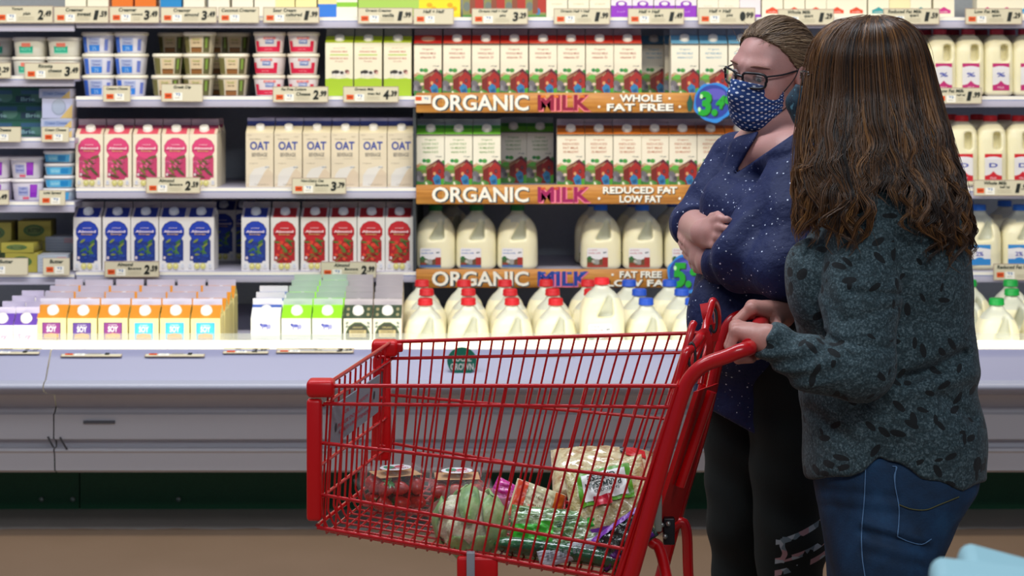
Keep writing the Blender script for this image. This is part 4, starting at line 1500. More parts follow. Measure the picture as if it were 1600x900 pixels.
GH = .221
lb = (-.052, .012, .022, .080)
P_jg = jug('milk_jug', .145, GH, .180, False, '0e6a34', art_jugbarn('6f8cc0', '4c6a9c'), lb)
P_jb = jug('milk_jug', .145, GH, .180, False, '1f62c8', art_jugbarn('c47f8c', 'a03a2c'), lb)
P_jr = jug('milk_jug', .148, GH, .168, False, 'cc1420')
P_jrl = jug('milk_jug', .145, GH, .168, False, 'dc1424', art_jugbarn('c47f8c', 'a03a2c'), (-.050, .012, .024, .088))
P_jbl = jug('milk_jug', .148, GH, .168, False, '1c50c4')
P_jgr = jug('milk_jug', .148, GH, .168, False, '10a040')
P_jbw = jug('milk_jug', .145, GH, .180, False, '2468c8', art_bluelab, (-.056, .02, .022, .092))
P_sm = jug('milk_bottle', .105, .232, .30, True, 'b02840', art_slim('bc2470', '%'), (-.03, .022, .030, .118))
P_sr = jug('milk_bottle', .105, .245, .30, True, 'c8141c', art_slim('cc1c2c', 'D'), (-.03, .022, .030, .118))


def jrow(P, pxs, Z, Y, lab, group, zf=None, jit=4, half=.073):
    n = len(pxs)
    for i, px in enumerate(pxs):
        yy = Y + half + random.uniform(-.003, .003)
        P.place((X_(px, Y), yy, zf(yy) - .004 if zf else Z), lab.format(o=ordw(i, n)), 'milk jug', group, math.radians(random.uniform(-jit, jit)), (.95, .95, 1.065) if zf else None)


jrow(P_jg, [679.5, 744, 808.5], Z3 - .001, YP, 'dark green-capped milk jug, {o} of three in front on the lower shelf', 'green-capped organic jugs')
jrow(P_jg, [705], Z3, 7.03, 'green-capped jug behind the leftmost one, in shade', 'green-capped organic jugs')
jrow(P_jb, [940, 1005.5, 1071], Z3 - .001, YP, 'blue-capped barn-label jug, {o} of three in front on the lower shelf', 'blue-capped organic jugs')
jrow(P_jb, [930, 992, 1055], Z3, 6.97, 'blue-capped barn-label jug in the second line, {o} of three', 'blue-capped organic jugs')
for k in range(3):
    xs = [[663, 731, 800, 869], [665, 731, 797, 864, 925], [658, 724, 789, 854, 920]][k]
    jrow(P_jr, xs, 0, YD + .03 + .150 * k, 'red-capped milk jug, {o} of %d in the %s on the deck' % (len(xs), LINES[k]), 'red-capped jugs', deck_z, 3)
P_jrl.place((X_(942, 6.20), 6.20 + .073, .552), 'red-capped jug with barn label standing raised above the other red-capped ones', 'milk jug', 'red-capped jugs', .05)
m = MB()
m.rbox((X_(942, 6.27) - .07, 6.205, deck_z(6.27) - .002), (X_(942, 6.27) + .07, 6.34, .5515), mat('c9c4b0', .6), .004, 1)
tag(m.build('plastic_crate', None, (X_(942, 6.27), 6.27, deck_z(6.27))), 'pale crate under the raised red-capped jug, behind the cart rim', 'crate')
for k in range(3):
    xs = [[1012, 1085], [1001, 1068], [985, 1049]][k]
    jrow(P_jbl, xs, 0, YD + .03 + .150 * k, 'blue-capped milk jug without label, {o} of two in the %s on the deck' % LINES[k], 'blue-capped plain jugs', deck_z, 3)
for k in range(3):
    xs = [[1566, 1640], [1515, 1590], [1523, 1588]][k]
    jrow(P_jgr, xs, 0, YD + .03 + .150 * k, 'bright green-capped milk jug, {o} of two in the %s at the right' % LINES[k], 'green-capped plain jugs', deck_z, 3)


def srow(P, pxs, Z, Y, lab, group):
    n = len(pxs)
    for i, px in enumerate(pxs):
        P.place((X_(px, Y), Y + .053, Z), lab.format(o=ordw(i, n)), 'milk bottle', group, math.radians(random.uniform(-3, 3)))


srow(P_sm, [1429, 1473.5, 1518, 1563, 1608], Z1, YP, 'slim milk bottle with pink label, {o} of five on the upper shelf', 'pink-labelled bottles')
srow(P_sm, [1450, 1494, 1538, 1582], Z1, 6.93, 'pink-labelled milk bottle in the second line, {o} of four', 'pink-labelled bottles')
srow(P_sr, [1463, 1508, 1553, 1598], Z2, YP, 'slim milk bottle with red label, {o} of four on the middle shelf', 'red-labelled bottles')
srow(P_sr, [1490, 1532, 1575], Z2, 6.93, 'red-labelled milk bottle in the second line, {o} of three', 'red-labelled bottles')
jrow(P_jbw, [1537, 1602], Z3 - .001, YP, 'milk jug with blue label, {o} of two on the lower shelf at the right', 'blue-labelled jugs')
jrow(P_jbw, [1518, 1578], Z3, 6.97, 'blue-labelled milk jug in the second line, {o} of two', 'blue-labelled jugs')
# ================================================================== red shopping cart
M_red = mat('c20810', 0.28, 'red_enamel', coat=0.4)
M_redp = mat('d60810', 0.38, 'red_plastic')
M_grey = mat('8b97a2', 0.5)
M_blk = mat('14161a', 0.4)
NFt, NRt, FFt, FRt = W(507, 603, 3.72), W(1058, 603, 3.58), W(612, 534, 4.20), W(1092, 520, 4.15)
NFb, NRb = W(496, 824, 3.72), W(962, 905, 3.60)
FFb = np.array([X_(604, 4.2), 4.20, NFb[2]])
FRb = np.array([NRb[0] + .075, 4.12, NRb[2]])
lerp = lambda a, b, t: a + (b - a) * t


def near(t, f):
    return lerp(lerp(NFt, NRt, t), lerp(NFb, NRb, t), f)


def far(t, f):
    return lerp(lerp(FFt, FRt, t), lerp(FFb, FRb, t), f)


def floor_pt(t, s):                                # s 0 near .. 1 far
    return lerp(lerp(NFb, NRb, t), lerp(FFb, FRb, t), s) - np.array([0, 0, .012])


cart = empty('shopping_cart', (.02, 3.9, 0))
tag(cart, 'red wire shopping cart with groceries, pushed by the long-haired woman', 'shopping cart')
m = MB()
for side, fs in ((near, (0.0, .118, .44, .80, 1.0)), (far, (0.0, .118, .44, .80, 1.0))):
    for i, f in enumerate(fs):
        f0 = {0: 0, 1: .127, 2: .403, 3: .765, 4: 1}[i]
        f1 = {0: 0, 1: .109, 2: .48, 3: .844, 4: 1}[i]
        a, b = side(0, f0), side(1, f1)
        m = MB(); m.tube([a, lerp(a, b, .33), lerp(a, b, .66), b], .0042 if i in (0, 4) else .0036, M_red, 8)
        m.build('side_rail', cart)
m = MB()
NW = 26
for i in range(NW):
    t = (i + .6) / NW
    a, b, c, d = near(t, 0), near(t, .985), far(t, .985), far(t, 0)
    fl0, fl1 = floor_pt(t, .03), floor_pt(t, .97)
    m.tube([a, lerp(a, b, .5), lerp(a, b, .97), b, fl0, lerp(fl0, fl1, .5), fl1, c, lerp(c, d, .03), lerp(c, d, .5), d], .0024, M_red, 6)
m.build('cross_wire', cart)
m = MB()
NL = 13
for i in range(NL):
    s = (i + .7) / NL
    a, b = lerp(near(0, .02), far(0, .02), s), lerp(near(0, .93), far(0, .93), s)
    fl0, fl1 = floor_pt(.03, s), floor_pt(.985, s)
    m.tube([a, lerp(a, b, .5), b, lerp(b, fl0, .6) + (.0, 0, -.004), fl0, lerp(fl0, fl1, .5), fl1], .0024, M_red, 6)
m.build('floor_wire', cart)
m = MB()
for f in (0, .135, .56, .80, .985):
    a, b = near(0, f), far(0, f)
    m.tube([a, lerp(a, b, .5), b], .0042 if f in (0, .985) else .0034, M_red, 8)
m.build('front_rail', cart)


def block(name, px0, px1, py0, py1, Y, dy, m_, r=.006, parent=None):
    mb = MB()
    a, b = W(px0, py1, Y), W(px1, py0, Y)
    mb.rbox((a[0], Y - dy / 2, a[2]), (b[0], Y + dy / 2, b[2]), m_, r, 3)
    return mb.build(name, parent if parent is not None else cart)


block('corner_bumper', 480, 503, 622, 812, 3.72, .034, M_redp, .007)
block('corner_cap', 480, 523, 592, 619, 3.72, .046, M_redp, .009)
block('corner_bumper', 583, 611, 556, 718, 4.20, .036, M_redp, .007)
block('corner_cap', 581, 622, 531, 556, 4.20, .046, M_redp, .009)
block('corner_cap', 618, 630, 535, 549, 4.20, .030, M_red, .004)
m = MB(); m.tube([W(597, 560, 4.178), W(596.5, 630, 4.178), W(597, 700, 4.178)], .0022, mat('8d9298', .3, metal=.8), 6)
for y in (558, 578, 622, 697):
    m.tube([W(592, y, 4.176), W(602, y, 4.176)], .004, M_red, 6)
m.build('hinge_rod', cart)

# sign plate on the front panel
A0, A1 = lerp(near(0, .17), far(0, .17), .05), lerp(near(0, .17), far(0, .17), .76)
B0 = lerp(near(0, .46), far(0, .46), .05)
eu, ev = A1 - A0, A0 - B0
nn = np.cross(eu, ev); nn /= np.linalg.norm(nn)
nn = nn if nn[0] > 0 else -nn
wu, hv = np.linalg.norm(eu), np.linalg.norm(ev)
org = B0 + nn * .006


def mp_sg(u, v, e):
    return tuple(org + eu * (u / wu) + ev * (v / hv) + nn * e)


m = MB()
vv = [mp_sg(u, v, e) for e in (0, .003) for u, v in ((0, 0), (wu, 0), (wu, hv), (0, hv))]
m.add(vv, [(3, 2, 1, 0), (4, 5, 6, 7), (0, 1, 5, 4), (1, 2, 6, 5), (2, 3, 7, 6), (3, 0, 4, 7)], M_grey)
a = Art(m, mp_sg, start=.0033)
for s, v, w_ in (('FOR YOUR SAFETY', .66, .52), ('PLEASE DO NOT LEAVE', .42, .72), ('CHILD UNATTENDED', .24, .66)):
    a.text(s, wu * .5, hv * v, wu * w_, hv * .10, 'b8455c', bold=.02)
for u, v in ((.10, .42), (.88, .55)):
    a.ell(wu * u, hv * v, .007, .009, '2c3238')
m.build('sign_plate', cart)['label'] = 'grey plate with small red lettering'

# rear uprights, handle
hn, hf = np.array([X_(1166, 3.56), 3.56, Z_(549, 3.56)]), np.array([X_(1198, 4.12), 4.12, Z_(489, 4.12)])
path = spline([W(975, 935, 3.585), W(1000, 850, 3.585), W(1040, 705, 3.585), W(1066, 618, 3.583), W(1079, 590, 3.58), W(1101, 570, 3.572), W(1135, 557, 3.563), W(1157, 548, 3.562),
               lerp(hn, hf, .035) + (.004, 0, .003), lerp(hn, hf, .10) + (.002, 0, .002)], 8)
rad = np.full(len(path), .0138)
rad[:24] = np.linspace(.0155, .0138, 24)
m = MB(); m.tube(path, rad, M_red, 14)
m.build('upright_tube', cart)
pf = spline([W(1022, 940, 4.12), W(1060, 800, 4.12), W(1100, 660, 4.12), W(1122, 560, 4.12), W(1132, 520, 4.12), W(1146, 499, 4.12), W(1168, 491, 4.125), W(1188, 489, 4.118), lerp(hn, hf, .965) + (.004, 0, .002), lerp(hn, hf, .90) + (.002, 0, .002)], 8)
m = MB(); m.tube(pf, .0128, M_red, 12)
m.build('upright_tube', cart)
m = MB()
hp = [lerp(hn, hf, t) + np.array([.002, 0, .002 + .004 * math.sin(PI * t)]) for t in np.linspace(.06, .94, 14)]
m.tube(hp, .0165, mat('c61420', .3, 'handle_red', coat=.5), 16)
m.build('handle_bar', cart)
m = MB()
for i, t in enumerate(np.linspace(0, 1, 9)):
    o = lerp(near(1, 0), far(1, 0), t)
    p = lerp(near(1, 1), far(1, 1), t)
    m.tube([o, lerp(o, p, .5), p], .0042 if i in (0, 8) else .0028, M_red, 6)
for f in (0, .3, .62, 1):
    a, b = near(1, f), far(1, f)
    m.tube([a, lerp(a, b, .5), b], .0036, M_red, 6)
m.build('rear_gate', cart)
# second inner tube pair and the tall flat flap of the folded seat
for q in ((1058, 612, 968, 900, 3.60, .0065), (1112, 612, 1062, 760, 3.80, .010), (1098, 600, 1040, 790, 3.95, .008)):
    m = MB(); m.tube([W(q[0], q[1], q[4]), W((q[0] + q[2]) / 2, (q[1] + q[3]) / 2, q[4]), W(q[2], q[3], q[4])], q[5], M_red, 10)
    m.build('gate_tube', cart)
m = MB()
q = [W(1084, 612, 3.74), W(1116, 600, 4.0), W(1052, 815, 4.0), W(1010, 845, 3.74)]
m.add([p + d for d in ((0, 0, 0), (.010, 0, .002)) for p in q], [(3, 2, 1, 0), (4, 5, 6, 7), (0, 1, 5, 4), (1, 2, 6, 5), (2, 3, 7, 6), (3, 0, 4, 7)], M_redp)
m.build('seat_flap', cart)
for pts, r in (([(1050, 612, 3.66), (1064, 570, 3.66), (1076, 530, 3.67), (1081, 512, 3.68), (1084, 505, 3.69)], .0075),
               ([(1047, 640, 3.64), (1062, 590, 3.64), (1072, 552, 3.64), (1080, 545, 3.66), (1092, 530, 3.70), (1097, 522, 3.75)], .0085),
               ([(1076, 600, 3.72), (1086, 560, 3.72), (1096, 535, 3.74), (1103, 508, 3.78), (1110, 482, 3.8), (1114, 470, 3.82), (1120, 482, 3.86), (1121, 510, 3.9), (1112, 540, 3.95), (1098, 600, 3.98)], .0075),
               ([(1094, 600, 3.82), (1101, 560, 3.84), (1106, 535, 3.86), (1102, 522, 3.84), (1094, 526, 3.8)], .006)):
    m = MB(); m.tube(spline([W(*p) for p in pts], 6), r, M_red, 10)
    m.build('seat_tube', cart)
for (px, py, Y) in ((1081, 556, 3.655), (1115, 500, 3.835)):
    m = MB()
    c = W(px, py, Y)
    m.tube([c + np.array([.011 * math.cos(a) * .6, .012 * math.sin(a) * .4, .024 * math.sin(a)]) for a in np.linspace(0, 2 * PI, 18, endpoint=False)], .0030, M_blk, 6, closed=True)
    m.build('black_clip', cart)


def ribbon(name, pts, w, mm, parent, th=.0015):
    P = spline([W(*p) for p in pts], 6)
    T = np.gradient(P, axis=0)
    T /= np.linalg.norm(T, axis=1, keepdims=True)
    S = np.cross(T, np.array([0, 1.0, 0]))
    S /= np.linalg.norm(S, axis=1, keepdims=True)
    S = S + np.array([0, .35, 0])
    m = MB()
    rings = []
    for p, s in zip(P, S):
        o = np.array([0, th, 0])
        rings.append([p + s * w / 2 - o, p - s * w / 2 - o, p - s * w / 2 + o, p + s * w / 2 + o])
    m.loft(rings, mm, False)
    return m.build(name, parent)


M_strap = mat('cc1a22', .6, 'red_webbing')
ribbon('seat_strap', [(1101, 474, 3.80), (1104, 490, 3.79), (1108, 508, 3.80)], .020, M_strap, cart)
ribbon('seat_strap', [(1083, 545, 3.70), (1094, 522, 3.72), (1104, 519, 3.74), (1108, 540, 3.76), (1104, 575, 3.8)], .012, M_strap, cart)
ribbon('seat_strap', [(1116, 505, 3.86), (1118, 520, 3.87), (1115, 533, 3.88)], .016, M_strap, cart)

# hinge plate, legs, lower frame, casters (below the frame of the photo)
block('hinge_plate', 1036, 1054, 808, 850, 3.80, .02, M_blk, .003)
block('hinge_plate', 1022, 1034, 770, 830, 3.74, .02, mat('8d9084', .5), .004)
for px, py in ((1044, 818), (1039, 838), (1034, 820)):
    m = MB()
    c = W(px, py, 3.785)
    m.lathe([(.0001, 0), (.005, 0), (.005, .003), (.0001, .004)], mat('a8aaa4', .3, metal=.7), 10)
    m.v = [(c[0] + x, c[1] - z, c[2] + y) for x, y, z in m.v]
    m.build('bolt', cart)
def caster(x, y):
    m = MB()
    m.lathe([(.018, -.016), (.052, -.014), (.058, -.008), (.058, .008), (.052, .014), (.018, .016)], M_blk, 20)
    m.v = [(x + a, y + c, .058 + b) for a, b, c in m.v]
    w = m.build('caster', cart)
    m = MB(); m.box((x - .012, y - .026, .05), (x + .012, y - .020, .15), mat('9a9c9e', .3, metal=.7)); m.box((x - .012, y + .020, .05), (x + .012, y + .026, .15), mat('9a9c9e', .3, metal=.7))
    m.box((x - .014, y - .028, .145), (x + .014, y + .028, .155), mat('9a9c9e', .3, metal=.7))
    m.build('caster_fork', cart)


for (p0, Yc, x0) in ((W(975, 935, 3.585), 3.62, .30), (W(1022, 940, 4.12), 4.10, .36)):
    m = MB(); m.tube(spline([p0, (x0 - .14, Yc, .30), (x0 - .22, Yc, .20), (x0 - .45, Yc, .17), (x0 - .62, Yc, .165)], 8), .0135, M_red, 10)
    m.build('lower_frame', cart)
    m = MB(); m.tube(spline([(W(1018, 846, 3.76) if Yc < 3.9 else W(1042, 830, 4.1)), (W(1035, 872, 3.74) if Yc < 3.9 else np.array([x0 + .01, Yc, .5])), (x0 + .02, Yc, .36), (x0 + .06, Yc, .16)], 8), .0115, M_red, 10)
    m.build('rear_leg', cart)
    caster(x0 + .06, Yc)
    caster(x0 - .60, Yc)
m = MB()
for x in (-.25, -.1, .05, .14):
    m.tube([(x, 3.62, .19), (x, 3.86, .19), (x, 4.10, .19)], .006, M_red, 8)
m.build('lower_tray', cart)
m = MB()
for yy in (3.62, 4.10):
    m.tube([(.30, yy, .165), (.1, yy, .178), (-.3, yy, .168)], .006, M_red, 8)
m.tube([(-.30, 3.62, .165), (-.30, 4.10, .165)], .010, M_red, 8)
m.build('lower_tray_rail', cart)
c = block('tray_clip', 714, 778, 869, 903, 3.655, .02, M_redp, .006)
block('clip_band', 729, 742, 862, 912, 3.645, .016, mat('9a9aa0', .4), .002)

# ------------------------------------------------------------------ groceries in the cart
def plastic(name, tint='e8ece6', a=.16, bscale=22, bs=.6):
    t = NT(name)
    t.b.inputs['Base Color'].default_value = lin(tint)
    t.set(t.b, Roughness=0.10, Alpha=a)
    t.b.inputs['Specular IOR Level'].default_value = 0.8
    nz = t.gen_noise(bscale, 3, rough=.55)
    t.bump(nz, bs, .012)
    return t.m


M_film = plastic('clear_film', a=.07)
M_clam = plastic('clamshell_plastic', 'e6e8e4', .07, 60, .25)


def pillow(w, h, t, seed=0, n=26, puff=.55, wr=.004):
    r = np.random.default_rng(seed)
    ph = r.uniform(0, 6.28, 8)
    fr = r.uniform(8, 26, 8)
    u = np.linspace(-1, 1, n)
    U, V = np.meshgrid(u, u, indexing='ij')
    th = t / 2 * np.maximum(1 - np.abs(U) ** 2.4, 0) ** puff * np.maximum(1 - np.abs(V) ** 2.4, 0) ** puff
    nz = wr * (np.sin(fr[0] * U + fr[1] * V + ph[0]) * .5 + np.sin(fr[2] * U - fr[3] * V * .6 + ph[1]) * .35 + np.sin(fr[4] * V + ph[2]) * .3) * (th / (t / 2)) ** .4

    def surf(x, z, side=-1):
        a, b = np.clip(2 * x / w, -1, 1), np.clip(2 * z / h, -1, 1)
        i = (a + 1) / 2 * (n - 1)
        j = (b + 1) / 2 * (n - 1)
        i0, j0 = min(int(i), n - 2), min(int(j), n - 2)
        fi, fj = i - i0, j - j0
        G = th + nz
        q = G[i0, j0] * (1 - fi) * (1 - fj) + G[i0 + 1, j0] * fi * (1 - fj) + G[i0, j0 + 1] * (1 - fi) * fj + G[i0 + 1, j0 + 1] * fi * fj
        return side * q
    vf = np.stack([U * w / 2, -(th + nz), V * h / 2], -1).reshape(-1, 3)
    vb = np.stack([U * w / 2, th - nz * .5 + .0008, V * h / 2], -1).reshape(-1, 3)
    idx = np.arange(n * n).reshape(n, n)
    q = np.stack([idx[:-1, :-1], idx[1:, :-1], idx[1:, 1:], idx[:-1, 1:]], -1).reshape(-1, 4)
    F = [tuple(x) for x in q] + [tuple(x[::-1] + n * n) for x in q]
    ed = list(idx[:, 0]) + list(idx[-1, 1:]) + list(idx[::-1, -1][1:]) + list(idx[0, ::-1][1:-1])
    k = len(ed)
    F += [(ed[(i + 1) % k], ed[i], ed[i] + n * n, ed[(i + 1) % k] + n * n) for i in range(k)]
    return np.vstack([vf, vb]), F, surf


def bag(name, w, h, t, center, R, body, label, cat, art=None, seed=0, wr=.004, puff=.55):
    V, F, surf = pillow(w, h, t, seed, wr=wr, puff=puff)
    center = np.asarray(center)
    m = MB()
    tf = lambda p: tuple(center + R @ np.asarray(p, float))
    m.add([tf(p) for p in V], F, body, True)
    root = m.build(name, None, tuple(center))
    kids = {}
    for nm, art in (art if isinstance(art, list) else [('printed_label', art)] if art else []):
        m = MB()

        class A:
            e = .0012
            def patch(s, x0, z0, x1, z1, c, k=18):
                s.e += .0013
                vs = []
                for i in range(k + 1):
                    for j in range(k + 1):
                        x, z = x0 + (x1 - x0) * i / k, z0 + (z1 - z0) * j / k
                        vs.append(tf((x, surf(x, z) - s.e, z)))
                m.add(vs, [(i * (k + 1) + j, (i + 1) * (k + 1) + j, (i + 1) * (k + 1) + j + 1, i * (k + 1) + j + 1) for i in range(k) for j in range(k)],
                      mat(c, .3) if isinstance(c, str) else c, True)
            def text(s, tx, x, z, w_, h_, c, **kw):
                s.e += .0006
                e = s.e + .0018
                m.text(tx, x, z, w_, h_, lambda u, v: tf((u, surf(u, v) - e, v)), mat(c, .35), **kw)
        art(A())
        m.build(nm, root)
    tag(root, label, cat, 'groceries in the cart')
    return root, tf, surf


def noisy(name, c1, c2, c3, scale, rough=.3, coat=.5, bscale=30, bs=.5):
    t = NT(name)
    n1 = t.gen_noise(scale, 4, rough=.65)
    t.l(t.ramp(n1, [(.36, c1), (.5, c2), (.64, c3)]), t.b.inputs['Base Color'])
    t.set(t.b, Roughness=rough)
    t.b.inputs['Coat Weight'].default_value = coat
    t.b.inputs['Coat Roughness'].default_value = .08
    t.bump(t.gen_noise(bscale, 3), bs, .01)
    return t.m


def facing(px, py, Y, yaw=0, pitch=0, roll=0):
    """rotation: roll in the picture plane first, then lean back, then turn"""
    return W(px, py, Y), rotm(rz=math.radians(yaw)) @ rotm(rx=math.radians(pitch)) @ rotm(ry=math.radians(roll))


# strawberries in clamshells
def berry():
    t = NT('strawberry_skin')
    v = t.n('ShaderNodeTexVoronoi')
    v.inputs['Scale'].default_value = 190
    t.l(t.obj(), v.inputs['Vector'])
    t.l(t.ramp(v.outputs[0], [(.0, 'd8a040'), (.16, 'c22012'), (1, '9c120c')]), t.b.inputs['Base Color'])
    t.set(t.b, Roughness=.3)
    m = MB()
    m.lathe([(.001, -.021), (.007, -.018), (.013, -.008), (.0165, .004), (.014, .013), (.006, .0165), (.001, .016)], t.m, 14)
    root = m.build('strawberry')
    m = MB()
    for k in range(7):
        a = 2 * PI * k / 7
        d = np.array([math.cos(a), math.sin(a), 0]); s = np.array([-math.sin(a), math.cos(a), 0])
        m.add([np.array([0, 0, .0175]), d * .008 + s * .004 + (0, 0, .018), d * .017 + (0, 0, .0145), d * .008 - s * .004 + (0, 0, .018)], [(0, 3, 2, 1)], mat('3c7a2c', .5))
    m.tube([(0, 0, .016), (.001, 0, .022), (.002, .001, .027)], .0012, mat('6a8a3c', .5), 6)
    k = m.build('calyx')
    k.parent = root
    return Proto(root, [k])


P_berry = berry()


def clamshell(px, py, Y, yaw, label):
    c = W(px, py, Y)
    root = empty('berry_clamshell', c)
    tag(root, label, 'clamshell box', 'groceries in the cart')
    R = rotm(rz=math.radians(yaw))
    tf = lambda p: tuple(c + R @ np.asarray(p, float))

    def sq(hx, hy, z, r=.014, n=4):
        out = []
        for qx, qy, a0 in ((1, 1, 0), (-1, 1, PI / 2), (-1, -1, PI), (1, -1, 1.5 * PI)):
            for i in range(n + 1):
                a = a0 + i * PI / 2 / n
                out.append(tf((qx * (hx - r) + r * math.cos(a), qy * (hy - r) + r * math.sin(a), z)))
        return out
    m = MB(); m.loft([sq(.058, .048, 0), sq(.060, .050, .003), sq(.068, .057, .052), sq(.073, .062, .054), sq(.073, .062, .058)], M_clam, True, False)
    m.poly(sq(.058, .048, 0)[::-1], M_clam)
    m.build('tray', root)
    m = MB(); m.loft([sq(.074, .063, .058), sq(.074, .063, .062), sq(.068, .057, .064), sq(.062, .051, .084), sq(.058, .047, .088)], M_clam, True, False)
    m.poly(sq(.058, .047, .088), M_clam)
    for k in range(7):                               # ribs of the lid
        x = -.048 + .016 * k
        m.tube([tf((x, -.046, .0885)), tf((x, 0, .0892)), tf((x, .046, .0885))], .0016, M_clam, 6)
    m.build('lid', root)
    m = MB()
    a = Art(m, lambda u, v, e: tf((u, v, .0912 + e)))
    a.ell(0, 0, .033, .028, 'e6e2e4', 24); a.ell(-.012, .004, .012, .016, '3a8a6a', 14); a.ell(.010, .006, .014, .008, 'c8485c', 12, .6)
    a.text('fresh', .006, -.010, .036, .010, 'b84458', bold=.02, shear=.2)
    m.build('oval_label', root)
    rr = np.random.default_rng(int(px))
    for k in range(18):
        i, j, l = k % 3, (k // 3) % 3, k // 9
        p = tf(((i - 1) * .036 + rr.uniform(-.003, .003), (j - 1) * .031 + rr.uniform(-.003, .003), .024 + l * .032))
        o = P_berry.place(p, 'red strawberry inside a clear clamshell box in the cart', 'strawberry', 'strawberries in the clamshells')
        o.rotation_euler = tuple(rr.uniform(-2.2, 2.2, 3))
    m = MB()
    m.box((-.046, -.036, .0795), (.046, .036, .0802), mat('c99a68', .6))
    m.v = [tf(v) for v in m.v]
    m.build('liner_card', root)
    return root


def fl(px, Y):
    """height of the basket floor under a point"""
    x = X_(px, Y)
    t = np.clip((x - NFb[0]) / (NRb[0] - NFb[0]), 0, 1)
    s = np.clip((Y - 3.66) / (4.16 - 3.66), 0, 1)
    return floor_pt(t, s)[2] + .004


def py_of(z, Y):
    return HZ + (CZ - z) * FPX / Y


clamshell(618, py_of(fl(618, 3.95), 3.95), 3.95, 24, 'clear strawberry clamshell in the cart, left one near the front panel')
clamshell(714, py_of(fl(714, 3.99), 3.99), 3.99, 4, 'clear strawberry clamshell in the cart, right one behind the cauliflower')

# cauliflower in a film bag
cc = W(735, 817, 3.785)
r5 = np.random.default_rng(5)
dirs = r5.normal(size=(90, 3)); dirs /= np.linalg.norm(dirs, axis=1, keepdims=True)
dirs = dirs[dirs[:, 2] > -.7][:64]


def f_caul(P):
    d = s_ell(P, cc, (.060, .056, .060))
    for k, v in enumerate(dirs):
        d = smin(d, np.linalg.norm(P - (cc + v * (.052 + .004 * math.sin(k))), axis=1) - (.015 + .004 * math.sin(k * 2.3)), .006)
    return d


V, F = mesh_sdf(f_caul, cc - .085, cc + .085, .004)
t = NT('cauliflower_curd')
t.l(t.ramp(t.gen_noise(45, 4), [(.35, 'b9b88c'), (.5, 'd6d2b0'), (.7, 'e6e2cc')]), t.b.inputs['Base Color'])
t.set(t.b, Roughness=.6)
t.bump(t.gen_noise(160, 3), .6, .006)
caul = np_obj('cauliflower', V, F, t.m, None, True, None, tuple(cc))
tag(caul, 'pale cauliflower head with green leaves in clear film, low in the cart', 'cauliflower', 'groceries in the cart')
M_leaf = noisy('cauliflower_leaf', '6f9a5a', '8fb468', 'b8cc8c', 14, .45, .2)
for (az, el, w_, l_) in ((-92, 52, .022, .060), (-38, 12, .034, .060), (-10, 5, .036, .065), (-112, -38, .026, .040), (170, 0, .04, .06), (40, 10, .04, .06), (100, 20, .04, .06), (-70, -40, .026, .045), (-35, -40, .03, .05)):
    m = MB()
    az, el = math.radians(az), math.radians(el)
    n_ = np.array([math.cos(az) * math.cos(el), math.sin(az) * math.cos(el), math.sin(el)])
    up = np.array([0, 0, 1.0]) - n_ * n_[2]; up /= np.linalg.norm(up)
    sd = np.cross(up, n_)
    k = 9
    vs = []
    for i in range(k):
        for j in range(k):
            a, b = -1 + 2 * i / (k - 1), -1 + 2 * j / (k - 1)
            wd = w_ * math.sqrt(max(1 - (b * .92) ** 2, 0))
            d = n_ + sd * (a * wd / .068) + up * (b * l_ / .068)
            d /= np.linalg.norm(d)
            vs.append(cc + d * (.0735 + .003 * math.cos(a * 3) + .002 * math.sin(b * 7 + a * 3)))
    m.add(vs, [(i * k + j, (i + 1) * k + j, (i + 1) * k + j + 1, i * k + j + 1) for i in range(k - 1) for j in range(k - 1)], M_leaf, True)
    o = m.build('leaf', caul)
    sm = o.modifiers.new('thickness', 'SOLIDIFY'); sm.thickness = .002


def f_film(P):
    q = P - cc
    n_ = .0022 * (np.sin(q[:, 0] * 120 + q[:, 2] * 60) + np.sin(q[:, 2] * 150 - q[:, 1] * 90 + 1) + np.sin(q[:, 0] * 70 - q[:, 2] * 130))
    d = s_ell(P, cc, (.083, .076, .080))
    d = smin(d, s_rc(P, cc + (.0, -.05, -.045), cc + (.045, -.062, -.066), .022, .014), .02)
    return d + n_


V, F = mesh_sdf(f_film, cc - .115, cc + .115, .005)
np_obj('film_bag', V, F, M_film, caul)['label'] = 'clear crinkled film'

# cucumber in film on the basket floor
a, b = W(772, 888, 3.72), W(985, 905, 3.68)
a[2], b[2] = fl(772, 3.72) + .017, fl(985, 3.68) + .017
t = NT('cucumber_skin')
t.l(t.ramp(t.gen_noise(40, 3), [(.35, '0c3c1e'), (.55, '16552c'), (.75, '3c7a48')]), t.b.inputs['Base Color'])
t.set(t.b, Roughness=.18)
t.b.inputs['Coat Weight'].default_value = 1
t.bump(t.gen_noise(90, 3), .5, .005)
m = MB()
pts = [lerp(a, b, s) + np.array([0, 0, .003 * math.sin(PI * s)]) for s in np.linspace(0, 1, 22)]
m.tube(pts, [.0175 * min(1, math.sqrt(max(1 - (abs(2 * s - 1)) ** 10, .02))) for s in np.linspace(0, 1, 22)], t.m, 16)
tag(m.build('cucumber', None, tuple(a)), 'dark green shrink-wrapped cucumber lying on the cart floor', 'cucumber', 'groceries in the cart')

M_chz = noisy('shredded_cheese', 'c9b674', 'd9cb94', 'e8dfb8', 90, .25, .7, 120, .5)
c, R = facing(952, 783, 3.78, -14, -30, -16)


